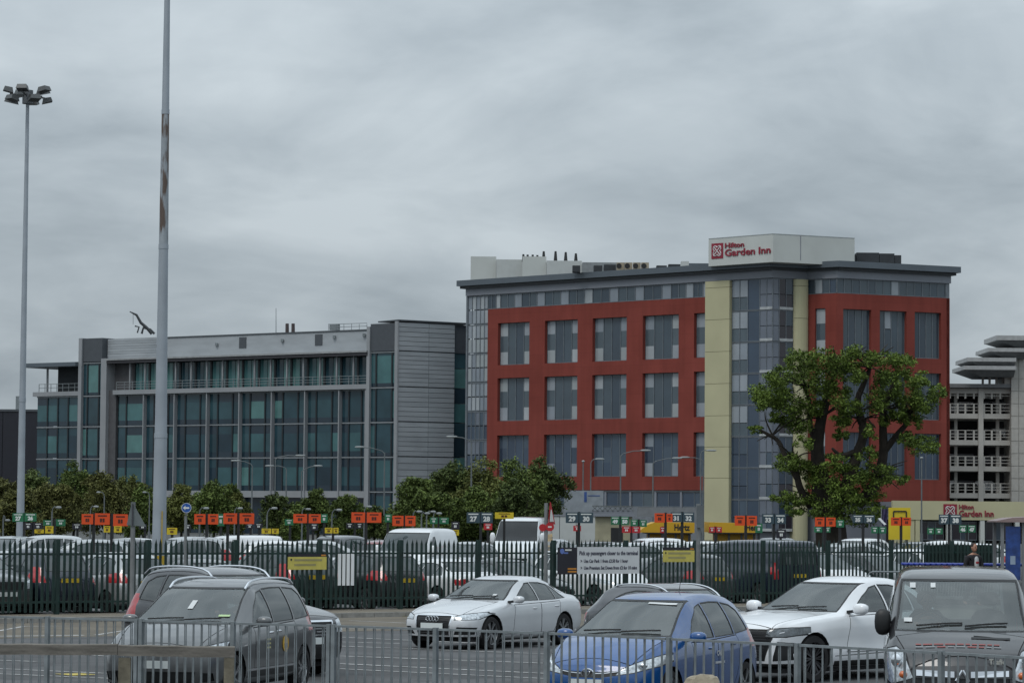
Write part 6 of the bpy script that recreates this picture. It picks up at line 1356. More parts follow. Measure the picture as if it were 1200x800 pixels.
def prow(px, d, kind, paint, rear, label, scale=1.0, dh=0.0, group=None, name='parked_car'):
    l = lfor(px, d); p = fpt(l, d); return parked(kind, paint, (p.x, p.y), (hr if rear else hf) + dh, label, name, group, scale)
prow(-35, 3.0, 'suv', 'grey', False, 'grey off roader nosed up to the fence left of the dark car'); prow(38, 3.0, 'suv', 'navy', True, 'dark blue off roader with yellow rear plate backed against the fence', .98)
prow(128, 3.0, 'hatch', 'silver', True, 'silver people carrier with red tail lamps behind the fence by the masts', 1.0); prow(225, 3.0, 'saloon', 'grey', True, 'grey saloon behind the fence and the black off roader')
prow(322, 3.1, 'suv', 'green', True, 'dark green off roader behind the yellow fence notice', 1.02); prow(425, 2.9, 'hatch', 'black', True, 'black people carrier backed against the fence beside the white board', 1.02)
prow(512, 3.0, 'saloon', 'white', True, 'white saloon with red tail lamps backed against the fence', 1.0); prow(600, 3.0, 'saloon', 'black', False, 'low black saloon parked between white saloon and minibus', .97)
prow(692, 3.0, 'hatch', 'white', False, 'white people carrier behind the wide white notice', 1.02); prow(790, 3.0, 'hatch', 'grey', True, 'dark grey hatchback behind the yellow notice and the grey pole', .97)
prow(878, 3.3, 'van', 'navy', True, 'dark blue panel van backed against the fence', 1.0, name='parked_van'); prow(958, 3.0, 'hatch', 'white', False, 'white hatchback nosed up to the fence beside the dark van', 1.0)
prow(1022, 3.0, 'hatch', 'black', False, 'black hatchback between two white cars behind the fence', .95); prow(1092, 3.0, 'suv', 'white', False, 'white off roader behind the fence beside the green screen', .95)
van_p = (gx(486, 98), 98); parked('van', 'white', van_p, R_(252), 'white van with side windows rising above the fence', 'parked_van', scale=(.86, 1.0, 1.12))
mini = parked('van', 'white', (gx(612, 121), 123), R_(262), 'tall white minibus with dark windscreen and orange side stripe', 'minibus', scale=(1.25, 1.06, 1.30))
MB().box(-1.9, 1.6, .952, .958, .62, .74).build('orange_stripe', mat('minibus_orange', (.60, .10, .015), .5), mini); MB().box(-1.9, 1.6, -.958, -.952, .62, .74).build('orange_stripe', mat('minibus_orange', (.60,.10,.015), .5), mini)
for ch in mini.children:
    if ch.name.startswith(('windscreen', 'window')) and 'trim' not in ch.name: ch.material_slots[0].link = 'OBJECT'; ch.material_slots[0].material = mat('minibus_dark_glass', (.012, .014, .016), .18, spec=.3)
parked('van', 'white', (gx(268, 113), 114), R_(205), 'small white van above the fence below the orange signs', 'parked_van', scale=(.80, .92, .91))
BG = 'cars in the back rows of the hire park'
lab_c = {'silver': 'silver car in the back rows of the hire car park', 'palesilver': 'pale silver car in the back rows of the hire car park', 'white': 'white car in the back rows of the hire car park', 'grey': 'grey car in the back rows of the hire car park', 'black': 'black car in the back rows of the hire car park', 'navy': 'navy car in the back rows of the hire car park', 'red': 'dark red car in the back rows of the hire car park'}
for px, Y, kind, pt, hd in [(6, 120, 'hatch', 'silver', 250), (40, 112, 'suv', 'palesilver', 200), (92, 111, 'hatch', 'silver', 190), (140, 113, 'hatch', 'grey', 240), (168, 118, 'hatch', 'white', 60), (205, 110, 'suv', 'silver', 200), (345, 112, 'hatch', 'white', 10), (388, 114, 'hatch', 'palesilver', 20), (412, 122, 'suv', 'grey', 60), (545, 113, 'hatch', 'palesilver', 250), (560, 122, 'saloon', 'silver', 240), (688, 118, 'hatch', 'black', 210),
                          (722, 116, 'hatch', 'palesilver', 210), (752, 122, 'suv', 'white', 200), (775, 118, 'hatch', 'white', 250), (805, 124, 'hatch', 'white', 190), (842, 122, 'hatch', 'silver', 200), (872, 126, 'hatch', 'white', 30), (905, 128, 'suv', 'black', 250), (940, 124, 'hatch', 'white', 20), (978, 122, 'hatch', 'palesilver', 200), (1000, 128, 'suv', 'white', 230), (1018, 120, 'hatch', 'silver', 20), (1090, 120, 'suv', 'white', 190), (1125, 124, 'hatch', 'white', 200), (1068, 128, 'hatch', 'grey', 230), (460, 118, 'hatch', 'red', 70), (640, 128, 'hatch', 'silver', 250)]:
    parked(kind, pt, (gx(px, Y), Y), R_(hd), lab_c[pt], group=BG)
# ------------------------------------------------------------------ road signs in front of the fence
def pole(name, label, px, py_top, Y, r=.045, m=greypole):
    t = thing(name, label, 'sign', (gx(px, Y), Y, 0)); H_ = hz(px, py_top, Y); MB().cyl((0, 0, 0), (0, 0, H_), r, r, 10).build('post', m, t, True); return t, H_
t, H_ = pole('road_sign', 'grey back of a triangular warning sign on a post beside the black car', 156, 588, 71, .055)
s_ = FPX/71; MB().prism([(-.02, hz(156, 587, 71)), (.32, hz(156, 616.5, 71)), (-.14, hz(156, 615, 71))], -.09, -.075).build('sign_back', mat('sign_back_grey', (.13,.15,.155), .5, .3), t)
MB().box(-.012, .012, -.13, -.091, hz(156, 615, 71), hz(156, 590, 71)).build('sign_channel', mat('dark_channel', (.04,.04,.05), .6), t)
t, H_ = pole('keep_left_sign', 'round blue sign with white left arrow on a grey post', 217.8, 604, 74, .035)
sp_ = FPX/74; zc_ = hz(218.5, 594.8, 74); dsc = MB(); dsc.cyl((.02, -.07, zc_), (.02, -.05, zc_), .125, .125, 28); dsc.build('sign_disc', mat('road_sign_blue', (.012,.075,.30), .4), t)
rg = MB(); n_ = 28; rg.add([(.02+math.cos(2*math.pi*k/n_)*q_, -.074, zc_+math.sin(2*math.pi*k/n_)*q_) for q_ in (.113, .122) for k in range(n_)], [(k, (k+1) % n_, n_+(k+1) % n_, n_+k) for k in range(n_)]); rg.build('sign_rim', inkw, t)
ar = MB(); ar.prism([(-.065, zc_), (-.005, zc_+.055), (-.005, zc_+.02), (.09, zc_+.02), (.09, zc_-.02), (-.005, zc_-.02), (-.005, zc_-.055)], -.078, -.0705); ar.build('arrow', inkw, t); MB().box(-.02, .05, -.05, -.03, zc_-.06, H_+.02).build('clamp', greypole, t)
t, H_ = pole('road_sign', 'post with edge on red triangular sign and small red disc beside the white minibus', 640, 589, 80, .05)
zt1, zb1 = hz(644, 588, 80), hz(644, 614, 80); tr_ = MB(); tr_.hexa([(.05, -.10, zb1), (.24, .22, zb1), (.25, .21, zb1), (.06, -.11, zb1), (.10, -.01, zt1), (.115, .01, zt1), (.125, .0, zt1), (.11, -.02, zt1)]); tr_.build('triangle_plate', sc['r'], t)
tr_ = MB(); tr_.hexa([(.095, -.12, zb1+.07), (.205, .10, zb1+.07), (.21, .095, zb1+.07), (.10, -.125, zb1+.07), (.125, -.055, zt1-.2), (.14, -.03, zt1-.2), (.145, -.035, zt1-.2), (.13, -.06, zt1-.2)]); tr_.build('triangle_face', inkw, t)
zc2 = hz(645, 617, 80); MB().cyl((.10, -.09, zc2), (.10, -.07, zc2), .115, .115, 20).build('disc_plate', sc['r'], t); MB().box(.05, .15, -.096, -.0905, zc2-.02, zc2+.02).build('disc_bar', inkw, t); MB().cyl((-.09, -.06, zc2-.02), (-.09, -.05, zc2-.02), .10, .10, 18).build('disc_plate', sc['r'], t)
t, H_ = pole('road_sign', 'thick grey post with a grey box sign seen from behind at the fence', 818.5, 590, 84.5, .065)
MB().box(-.06, .13, -.14, -.07, hz(818, 618, 84.5), hz(818, 592, 84.5)).build('sign_box', mat('sign_box_grey', (.10,.115,.125), .5), t)
# ------------------------------------------------------------------ luggage trolleys, hoop barrier, shelter, walker
blu = mat('trolley_blue', (.015, .035, .27), .4); wire = mat('trolley_wire', (.32, .33, .33), .4, .6)
tr0 = None
for k in range(24):
    Yt = 89.4; x = gx(1060, Yt) + .165*k; zt0 = .11
    if tr0 is None:
        tr0 = thing('luggage_trolley', 'luggage trolley with blue handle nested in the row by the fence', 'trolley', (x, Yt, zt0), group='nested luggage trolleys by the fence')
        MB().ell((0, 0, 1.2), (.088, .30, .045), 10, 8, 4).build('handle', blu, tr0, True)
        f = MB(); 
        for sy in (-.28, .28): f.tube([(0, sy, .96), (-.06, sy, .25), (-.7, sy*.7, .18)], .013, 5)
        for zz in (.4, .6, .8): f.bar((-.03, -.28, zz), (-.03, .28, zz), .012, .012)
        f.build('frame', wire, tr0, True)
        for sy in (-.24, .24): MB().cyl((-.08, sy-.02, .08), (-.08, sy+.02, .08), .08, .08, 10).build('wheel', rubber, tr0, True)
        MB().cyl((-.68, -.02, .08), (-.68, .02, .08), .08, .08, 10).build('wheel', rubber, tr0, True)
    else: c = copy_tree(tr0); c.location = (x, Yt, zt0)
Yh = 76; hb = thing('hoop_barrier', 'galvanised tubular hoop barrier behind the white sports car', 'barrier', (gx(1017, Yh), Yh, 0)); w_ = gx(1060, Yh) - gx(1017, Yh); zt_ = hz(1038, 669.5, Yh)
MB().tube([(0, 0, 0), (0, 0, zt_-.12), (.05, 0, zt_-.03), (.14, 0, zt_), (w_-.14, 0, zt_), (w_-.05, 0, zt_-.03), (w_, 0, zt_-.12), (w_, 0, 0)], .022, 8).build('hoop', galv, hb, True); MB().bar((.02, 0, zt_-.55), (w_-.02, 0, zt_-.55), .03, .03).build('cross_rail', galv, hb)
for k in range(1, 5): MB().cyl((w_*k/5, 0, .1), (w_*k/5, 0, zt_-.56), .012, .012, 6).build('bar', dkgreen, hb)
Ys = 87.5; sx0 = gx(1173, Ys); sh_ = thing('ticket_shelter', 'grey framed shelter with blue poster and reddish curved roof', 'shelter', (sx0, Ys, 0)); zr_ = hz(1180, 611.5, Ys)
grf = mat('shelter_frame_grey', (.17,.18,.19), .5, .2)
for x in (0, .62, 1.5): MB().box(x, x+.09, 0, .09, 0, zr_).build('post', grf, sh_)
for x in (0, 1.5): MB().box(x, x+.09, 1.4, 1.49, 0, zr_).build('post', grf, sh_)
MB().prism([(-.15, zr_), (1.8, zr_), (1.8, zr_+.12), (1.0, zr_+.17), (.3, zr_+.13), (-.15, zr_+.04)], -.15, 1.65).build('roof', mat('shelter_roof', (.22,.16,.155), .5), sh_)
MB().box(.14, .57, .0, .05, .9, zr_-.12).build('poster_panel', mat('poster_blue', (.018,.05,.19), .35, var=.4, scale=6), sh_); MB().box(.27, .42, -.006, -.001, 1.35, 1.6).build('poster_mark', mat('poster_pale', (.25,.32,.42), .5), sh_)
MB().box(.0, .62, .01, .05, .82, .88).build('cross_bar', grf, sh_); MB().box(.8, 1.4, .1, .5, 0, 1.6).build('ticket_machine', grf, sh_); MB().box(.9, 1.3, .09, .098, 1.25, 1.5).build('machine_screen', black, sh_); MB().box(.14, .57, .02, .04, .1, .8).build('glass_panel', mat('shelter_glass', (.06,.075,.08), .1), sh_)
skin = mat('skin', (.36, .19, .13), .6, var=.06); hairm = mat('hair_dark', (.03, .02, .015), .8); jack = mat('jacket_dark', (.012,.012,.016), .8); trous = mat('trousers_dark', (.02,.022,.03), .85); shirt_w = mat('shirt_white', (.55,.56,.57), .8); redst = mat('shirt_red', (.35,.02,.03), .8)
def skinmesh(name, m, V, E, Rr, parent, sub=2):
    me = bpy.data.meshes.new(name); me.from_pydata(V, E, []); o = link(name, me, parent); sk = o.modifiers.new('Skin', 'SKIN'); sk.use_smooth_shade = True
    for v, r_ in zip(me.skin_vertices[0].data, Rr): v.radius = (r_, r_) if not isinstance(r_, tuple) else r_
    me.skin_vertices[0].data[0].use_root = True; o.modifiers.new('Subdivision', 'SUBSURF').levels = sub; o.modifiers['Subdivision'].render_levels = sub; me.materials.append(m); return o
def head(parent, x, y, z, fwd):   # fwd: angle of the face; returns nothing, builds face details as children
    hd = MB(); hd.ell((0, 0, 0), (.098, .078, .122), 14, 10); hd.ell((.035, 0, -.06), (.062, .052, .062), 10, 8); hd.ell((.098, 0, -.012), (.022, .014, .028), 8, 6)
    for sg in (1, -1): hd.ell((-.005, sg*.078, -.01), (.022, .012, .034), 8, 6)
    h = hd.build('head', skin, parent, True, (x, y, z), fwd)
    hb_ = MB(); hb_.ell((-.022, 0, .032), (.098, .086, .105), 14, 8); hb_.build('hair', hairm, h, True)
    for sg in (1, -1): MB().ell((.092, sg*.032, .012), (.010, .014, .009), 8, 6).build('eye', black, h, True)
    MB().box(.085, .098, -.024, .024, -.062, -.055).build('mouth', mat('lips', (.22,.08,.07), .6), h)
Yp = 88.2; man = thing('person', 'pedestrian in dark open jacket over white and red top walking past the trolleys', 'person', (gx(1141, Yp), Yp, .11), R_(-60)); man.scale = (1.03, 1.03, 1.03)
z = lambda v: v
BV = [(0,0,.96),(0,0,1.12),(0,0,1.30),(0,0,1.44),(0,0,1.54),(0,.19,1.42),(.05,.25,1.16),(.20,.23,.95),(0,-.19,1.42),(-.08,-.25,1.16),(-.02,-.25,.92),(0,.10,.90),(.16,.11,.50),(.06,.11,.09),(.22,.11,.04),(0,-.10,.90),(-.10,-.11,.50),(-.30,-.11,.12),(-.17,-.11,.05)]
BE = [(0,1),(1,2),(2,3),(3,4),(3,5),(5,6),(6,7),(3,8),(8,9),(9,10),(0,11),(11,12),(12,13),(13,14),(0,15),(15,16),(16,17),(17,18)]
BR = [(.10,.12),(.10,.11),(.10,.13),(.07,.09),.055,.05,.042,.036,.05,.052,.036,.095,.065,.045,.04,.095,.065,.045,.04]
skinmesh('body', skin, BV, BE, BR, man, 1)
ji = [0,1,2,3,5,6,7,8,9,10]; jm = {v: i for i, v in enumerate(ji)}
skinmesh('jacket', jack, [BV[i] if i not in (7, 10) else tuple(Vector(BV[i])*.9 + Vector(BV[i-1])*.1) for i in ji], [(jm[a], jm[b]) for a, b in BE if a in jm and b in jm], [(.155,.19),(.155,.18),(.165,.21),(.12,.16),.09,.07,.055,.09,.07,.055], man, 1)
ti = [0,11,12,13,15,16,17]; tm_ = {v: i for i, v in enumerate(ti)}
skinmesh('trousers', trous, [BV[i] for i in ti], [(tm_[a], tm_[b]) for a, b in BE if a in tm_ and b in tm_], [(.145,.18),.115,.085,.065,.115,.085,.065], man, 1)
MB().ell((.13, 0, 1.22), (.05, .075, .20), 10, 8, 2.6).build('shirt', shirt_w, man, True); MB().ell((.165, 0, 1.24), (.025, .06, .035), 8, 6, 3).build('shirt_stripe', redst, man, True); head(man, .02, 0, 1.67, 0)
for (hx, hy, hz_) in ((.21, .23, .89), (-.02, -.25, .85)):
    hh = MB(); hh.ell((hx, hy, hz_), (.03, .018, .045), 8, 6)
    for k in range(4): hh.tube([(hx-.018+.012*k, hy, hz_-.03), (hx-.016+.013*k, hy*.99, hz_-.065), (hx-.012+.012*k, hy*.97, hz_-.09+.004*abs(k-1.5))], [.008, .0075, .006], 5)
    hh.tube([(hx+.022, hy, hz_+.01), (hx+.038, hy*.98, hz_-.02), (hx+.036, hy*.96, hz_-.045)], [.010, .009, .007], 5); hh.build('hand', skin, man, True)
# ------------------------------------------------------------------ vehicles in the road
def decal(sh, a0, a1, y0, y1, m, name, root, lift=.006):
    v = []; f = []; na, ny = 3, 6
    for i in range(na+1):
        for j in range(ny+1):
            a = a0+(a1-a0)*i/na; y = y0+(y1-y0)*j/ny; wr = sh.rw(a)*sh.W; z_ = sh.top(a) + .015 - .011*min(1, (y/(.62*wr))**2) + lift
            p = sh.warp(a, y, z_); v.append((p.x + lift*.4, p.y, p.z))
    for i in range(na):
        for j in range(ny): q = i*(ny+1)+j; f.append((q, q+1, q+ny+2, q+ny+1))
    b = MB(); b.add(v, f); return b.build(name, m, root)
def wipers(sh, S, root):
    a0 = S['ws'][0]
    for y0, y1 in ((-.55, .02), (.05, .58)):
        pts = []
        for k in range(5): y = y0+(y1-y0)*k/4; a = a0+.06+.05*math.sin(k/4*math.pi*.5); p = sh.warp(a, y, sh.top(a)+.03); pts.append(p)
        MB().tube(pts, .012, 5).build('wiper', black, root)
def sticker(sh, a, y0, y1, a1, m, root): decal(sh, a, a1, y0, y1, m, 'screen_sticker', root, .003)
stw = mat('sticker_white', (.55,.57,.57), .5); stg = mat('sticker_green', (.40,.55,.28), .5)
def drive(S, name, label, x, y, fwd, paint):
    h = math.atan2(fwd[1], fwd[0]); r, sh = make_vehicle(S, name, label, (x, y), h, paint); wipers(sh, S, r); return r, sh
def fv(deg): a = R_(deg); return (-math.sin(a), -math.cos(a))     # deg: how far the nose swings to the viewer's left
# silver white saloon
r, sh = drive(AUDI, 'saloon_car', 'silver white saloon with four ring badge stopped beyond the railing', -.32, 62.0, fv(32), P_SILVERWHITE)
emblem_rings(r, 2.335, .615, .043); sticker(sh, 1.50, .42, .50, 1.62, stw, r); antenna(r, AUDI, 3.3, .05)
gb = MB()
for zz in (.34, .38, .42, .54, .58, .66): gb.box(2.318, 2.325, -.36, .36, zz-.006, zz+.006)
gb.build('grille_bar', mat('grille_bar_dark', (.05,.05,.055), .4, .5), r)
# blue people carrier
bx, by = gx(688, 40.3), 40.3; f_ = fv(26); r, sh = drive(VERSO, 'people_carrier', 'blue people carrier facing the railing with oval chrome badge', bx - f_[0]*2.22, by - f_[1]*2.22, f_, P_BLUE)
for args in ((.085, .068, .010), ): MB().torus((2.175, 0, .60), args[0], args[2], n=24, sy=1.0, sz=.72).build('badge_oval', chrome, r, True)
MB().torus((2.18, 0, .615), .030, .008, n=18, sy=1.0, sz=1.35).build('badge_inner', chrome, r, True); MB().torus((2.18, 0, .632), .052, .008, n=18, sy=1.0, sz=.45).build('badge_inner', chrome, r, True)
for sg in (1, -1):
    b = MB(); b.tube([(2.165, sg*.10, .60), (2.15, sg*.25, .608), (2.12, sg*.42, .632), (2.06, sg*.58, .665)], [.013, .012, .011, .008], 6); b.build('grille_bar', chrome, r, True)
    MB().ell((1.93, sg*.70, .715), (.05, .075, .045), 10, 8).build('headlamp_bulb', mat('bulb_chrome', (.7,.72,.74), .1, 1.0), r, True)
lb = text_mesh('CAR', .10, mat('door_print', (.55,.57,.6), .5), .001, .004); o_ = link('door_lettering', lb, r, (2.22-2.55, VERSO['W']/2+.006, .80), math.pi); MB().box(2.22-2.75, 2.22-2.40, VERSO['W']/2+.003, VERSO['W']/2+.006, .66, .69).build('door_print_line', mat('door_print', (.55,.57,.6), .5), r)
sticker(sh, 1.85, .1, .5, 1.9, stw, r); antenna(r, VERSO, 3.2, .32)
# grey taxi people carrier
f_ = fv(15.5); r, sh = drive(SHARAN, 'taxi', 'grey people carrier taxi with roof rails and yellow door disc behind the timber rail', -4.46, 45.2, f_, P_GREY); taxi = r
roof_rails(r, SHARAN, chrome, .60, 2.1, 4.2, .06, .018)
MB().cyl((2.41-2.95, .955, .74), (2.41-2.95, .962, .74), .125, .125, 20).build('door_disc', mat('taxi_yellow', (.60,.36,.02), .5), r); MB().box(2.41-3.02, 2.41-2.88, .9625, .966, .68, .75).build('disc_print', mat('taxi_print', (.12,.07,.01), .6), r)
for z_ in (.70, .76, .82): MB().box(2.41-2.30, 2.41-2.12, .955, .958, z_, z_+.025).build('door_print_line', mat('taxi_print_pale', (.45,.42,.2), .6), r)
sticker(sh, 1.22, .50, .66, 1.27, stg, r); sticker(sh, 1.40, -.03, .05, 1.62, stw, r)
MB().ell((2.30, 0, .705), (.02, .06, .055), 12, 8).build('badge', chrome, r, True)
# white coupe off roader
r, sh = drive(Q8, 'coupe_off_roader', 'white coupe shaped off roader with black grille and dark wheels', 5.38, 51.1, (-.695, -.719), P_WHITE)
for z_ in [.40+.045*k for k in range(10)]: MB().box(2.462, 2.472, -.60-.012*(z_-.4)*30, .60+.012*(z_-.4)*30, z_-.006, z_+.006).build('grille_bar', mat('grille_bar_dark', (.05,.05,.055), .4, .5), r)
for sg in (1, -1): MB().tube([(2.40, sg*.70, .83), (2.33, sg*.80, .80), (2.22, sg*.90, .835)], .010, 5).build('headlamp_strip', mat('lamp_strip', (.62,.65,.68), .2), r, True)
# charcoal van
vx, vy = gx(1128, 37.3), 37.3; f_ = fv(7.0); r, sh = drive(TRAFIC, 'panel_van', 'charcoal panel van with chrome diamond badge facing the railing', vx - f_[0]*2.39, vy - f_[1]*2.39, f_, P_VAN); van = r; r.scale = (1, 1.02, 1.045)
b = MB(); b.tube([(2.405, 0, .80), (2.39, -.075, .68), (2.395, 0, .53), (2.39, .075, .68), (2.405, 0, .80)], .020, 6); b.build('diamond_badge', chrome, r, True)
for sg in (1, -1):
    MB().hexa([(2.36, sg*.10, .715), (2.385, sg*.10, .715), (2.34, sg*.56, .73), (2.31, sg*.56, .73), (2.36, sg*.10, .785), (2.375, sg*.10, .785), (2.32, sg*.56, .80), (2.30, sg*.56, .80)]).build('chrome_bar', chrome, r)
    MB().ell((2.12, sg*.80, .90), (.05, .07, .08), 10, 8).build('headlamp_bulb', mat('bulb_chrome', (.7,.72,.74), .1, 1.0), r, True); MB().ell((2.235, sg*.72, .735), (.05, .05, .045), 8, 6).build('indicator', amber, r, True)
pk = mat('van_print_red', (.24, .06, .055), .5); pg = mat('van_print_grey', (.20, .21, .22), .5)
rv = random.Random(4); y_ = .46
while y_ > -.52:
    w_ = rv.uniform(.05, .13); decal(sh, .270, .305, y_-w_, y_, pk, 'bonnet_print', r); y_ -= w_ + .022
y_ = .48
while y_ > -.50:
    w_ = rv.uniform(.05, .12); decal(sh, .200, .228, y_-w_, y_, pg if rv.random() < .75 else pk, 'bonnet_print', r); y_ -= w_ + .03
decal(sh, .47, .53, .12, .60, black, 'bonnet_vent', r)
tb_ = text_mesh('Trafic', .085, mat('script_badge', (.55,.55,.5), .3, .5), .004, .002); link('model_badge', tb_, r, (2.31, .42, .90), math.pi/2)
sticker(sh, 1.44, -.36, -.30, 1.52, stw, r); sticker(sh, 1.44, -.62, -.55, 1.53, stw, r); sticker(sh, .93, -.70, -.60, .99, stw, r)
# black off roader behind the taxi
f_ = (math.sin(R_(42)), -math.cos(R_(42))); r, sh = drive(SUV, 'off_roader', 'black off roader with silver roof rails half hidden behind the grey taxi', -4.75, 51.3, f_, P_BLACK)
roof_rails(r, SUV, chrome, .60, 1.95, 3.95, .06, .018)
for z_ in (.75, .80, .85): MB().box(2.175, 2.19, -.42, .42, z_-.010, z_+.010).build('grille_bar', chrome, r)
# dark crossover behind the blue people carrier
ESTATE = vary(AUDI, top=[(0,.655),(.04,.715),(.2,.77),(.7,.86),(1.28,.945),(1.42,.985),(2.2,1.355),(2.55,1.42),(2.95,1.44),(3.6,1.42),(4.1,1.35),(4.4,1.15),(4.6,1.0),(4.67,.95),(4.70,.9)])
f_ = (math.sin(R_(32)), -math.cos(R_(32))); r, sh = drive(ESTATE, 'estate_car', 'dark grey estate with bright roof rails hidden behind the blue people carrier', gx(803, 55.6), 55.6, f_, paintm('dark_grey_paint', (.04,.043,.05), .4)); roof_rails(r, ESTATE, chrome, .54, 1.95, 3.9, .035, .016)
# people at the wheel
def sitter(veh, S, sy, shirtm, label, reach=True):
    xd = S['L']/2 - S['ws'][0] - .05; zi = S.get('floor', .35); x = xd - 1.22; y = sy*S['W']/2*.42; z0 = zi + .36
    mw = Matrix.Translation(veh.location) @ Matrix.Rotation(veh.rotation_euler.z, 4, 'Z'); p = mw @ Vector((x, y, 0))
    t = thing('person', label, 'person', tuple(p), veh.rotation_euler.z)
    wx, wz = xd - .84 - x, S['dash'] + .12
    V = [(-.06, 0, z0), (-.12, 0, z0+.20), (-.15, 0, z0+.40), (-.13, 0, z0+.50), (-.10, 0, z0+.58), (-.11, .19, z0+.44), (.08, .25, z0+.20), (wx-.04, .15, wz), (-.11, -.19, z0+.44), (.08, -.25, z0+.20), (wx-.04, -.15, wz), (.36, .12, z0+.06), (.62, .12, z0-.26), (.36, -.12, z0+.06), (.62, -.12, z0-.26)]
    E = [(0,1),(1,2),(2,3),(3,4),(3,5),(5,6),(6,7),(3,8),(8,9),(9,10),(0,11),(11,12),(0,13),(13,14)]; Rr = [.14,.14,.15,.10,.055,.065,.048,.034,.065,.048,.034,.085,.06,.085,.06]
    skinmesh('body', skin, V, E, Rr, t, 1)
    ci = [0,1,2,3,5,6,8,9]; cm = {v: i for i, v in enumerate(ci)}; skinmesh('shirt', shirtm, [V[i] for i in ci], [(cm[a], cm[b]) for a, b in E if a in cm and b in cm], [.16,.16,.17,.12,.085,.065,.085,.065], t, 1); head(t, -.08, 0, z0+.71, 0)
    for sg in (1, -1):
        hh = MB(); hh.ell((wx-.01, sg*.15, wz+.02), (.04, .022, .045), 8, 6)
        for k in range(4): hh.tube([(wx, sg*.15-.02+.013*k, wz+.045), (wx+.035, sg*.15-.02+.013*k, wz+.05-.003*k), (wx+.045, sg*.15-.018+.012*k, wz+.02)], [.009, .008, .007], 5)
        hh.tube([(wx-.01, sg*.125, wz+.02), (wx+.015, sg*.105, wz+.04)], [.010, .008], 5); hh.build('hand', skin, t, True)
    return t
sitter(van, TRAFIC, -1, mat('driver_shirt', (.05,.055,.06), .85), 'driver with hands on the wheel inside the charcoal van')
sitter(taxi, SHARAN, 1, mat('passenger_top', (.02,.02,.022), .85), 'person in dark top in the front of the grey taxi')
# ------------------------------------------------------------------ guard railing, timber rail, stone
RP = [(-70, 718.3), (58, 721.3), (165, 724.2), (275, 727.6), (390, 730.6), (512, 734.5), (642, 739.0), (785, 745.6), (935, 752.6), (1103, 761.6), (1290, 772.2)]
RH = 1.20; pts = []
for px, py in RP:
    s_ = (py - (600 + ROLL*(px-600)))/(CAM_H - RH); Y = FPX/s_; pts.append(Vector((gx(px, Y), Y)))
rail = thing('guard_railing', 'galvanised pedestrian guard railing with paired bars along the near kerb', 'railing', (pts[4].x, pts[4].y, 0)); ro = pts[4]
bar_me = MB().cyl((0, 0, .16), (0, 0, RH-.02), .0085, .0085, 6, False).mesh('bar', galv, True); pst = MB(); pst.box(-.03, .03, -.03, .03, 0, RH+.005); post_me2 = pst.mesh('post', galv)
for i, (p, q) in enumerate(zip(pts, pts[1:])):
    d = (q-p); L_ = d.length; d.normalize(); n_ = Vector((-d.y, d.x)); an = math.atan2(d.y, d.x)
    for side in ((-.04,) if i == 0 else (-.04, .04) if i in (2, 4) else (0,)): link('post', post_me2, rail, (p.x-ro.x+d.x*side, p.y-ro.y+d.y*side, 0), an)
    a_ = p + d*.05; b_ = q - d*.05
    for zz, w_, h_ in ((RH-.02, .045, .03), (.15, .03, .03)): MB().bar((a_.x-ro.x, a_.y-ro.y, zz), (b_.x-ro.x, b_.y-ro.y, zz), w_, h_).build('rail', galv, rail)
    nb = max(6, int(L_/.148))
    for k in range(nb):
        t_ = (k+.5)/nb; c = a_.lerp(b_, t_)
        for off, nn_ in ((-.022, .014), (.022, -.014)):
            e_ = c + d*off + n_*nn_; o = link('bar', bar_me, rail, (e_.x-ro.x, e_.y-ro.y, 0)); o.rotation_euler = (random.uniform(-.004, .004), random.uniform(-.004, .004), 0)
Yw = 37.6; wood = mat('weathered_timber', (.150, .138, .120), .9, var=.35, scale=3, stretch=(.6, 4, 6), bump=.4, bscale=25, detail=7); wood2 = mat('weathered_timber_post', (.145, .130, .095), .9, var=.3, scale=6, bump=.4, bscale=25)
wf = thing('timber_rail_fence', 'weathered grey timber rail fence in front of the guard railing', 'fence', (gx(150, Yw), Yw, 0)); wx0 = gx(150, Yw)
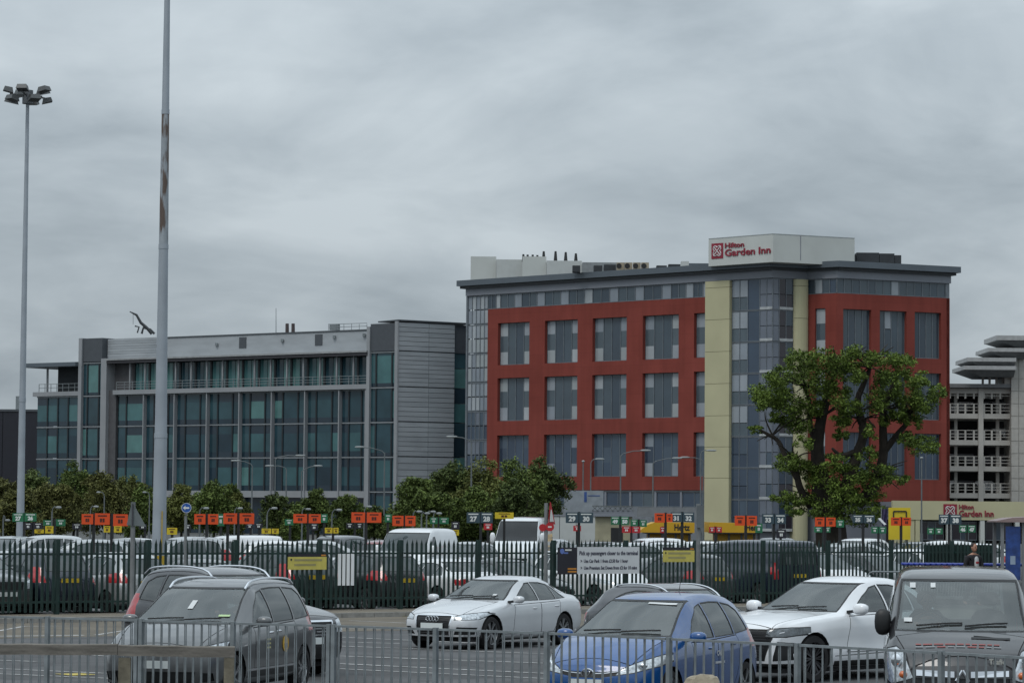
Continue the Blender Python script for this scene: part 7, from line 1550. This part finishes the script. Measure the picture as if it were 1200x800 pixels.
for x0, x1, ya, yb in ((-30, 140.5, 753.0, 754.4), (141, 277.5, 754.8, 757.0)):
    A0, A1 = gx(x0, Yw)-wx0, gx(x1, Yw)-wx0; za, zb = hz(x0, ya, Yw), hz(x1, yb, Yw); hh = .135
    b = MB(); n_ = 8; vs = []; rw_ = random.Random(int(x0))
    for k in range(n_+1):
        t_ = k/n_; x = A0+(A1-A0)*t_; zt_ = za+(zb-za)*t_ + rw_.uniform(-.006, .006); vs += [(x, -.05, zt_-hh), (x, -.05, zt_-.012), (x, -.035, zt_), (x, .04, zt_), (x, .05, zt_-.012), (x, .05, zt_-hh)]
    fs = [(6*k+j, 6*k+(j+1) % 6, 6*k+6+(j+1) % 6, 6*k+6+j) for k in range(n_) for j in range(6)] + [tuple(range(6)), tuple(range(6*n_+5, 6*n_-1, -1))]; b.add(vs, fs); b.build('rail', wood, wf)
for px, w_ in ((149, .075), (271, .062), (-22, .075)): xx = gx(px, Yw)-wx0; MB().hexa([(xx-w_, -.045, 0), (xx+w_, -.045, 0), (xx+w_, .045, 0), (xx-w_, .045, 0)] + [(xx-w_, -.045, hz(px, 770, Yw)), (xx+w_, -.045, hz(px, 770, Yw)), (xx+w_, .045, hz(px, 770, Yw)), (xx-w_, .045, hz(px, 770, Yw))]).build('post', wood2, wf)
Yr = 33.5; stn = thing('stone_post', 'rough pale stone post showing just in front of the guard railing', 'stone', (gx(824, Yr), Yr, 0)); zt_ = hz(824, 789.5, Yr)
b = MB(); rs_ = random.Random(8); rings = [(0, .26), (.5, .25), (zt_-.12, .22), (zt_-.04, .19), (zt_-.01, .12), (zt_, .02)]; vs = []; n_ = 12
for z_, r_ in rings:
    for k in range(n_): q_ = r_*rs_.uniform(.86, 1.1); an = 2*math.pi*k/n_; vs.append((math.cos(an)*q_, math.sin(an)*q_*.8, z_ + rs_.uniform(-.015, .015)))
b.add(vs, [(i*n_+k, i*n_+(k+1) % n_, (i+1)*n_+(k+1) % n_, (i+1)*n_+k) for i in range(len(rings)-1) for k in range(n_)] + [tuple(range((len(rings)-1)*n_, len(rings)*n_))]); b.build('stone_block', mat('pale_stone', (.36, .31, .23), .9, var=.35, scale=6, bump=.6, bscale=30, detail=8), stn, True, ang=30)
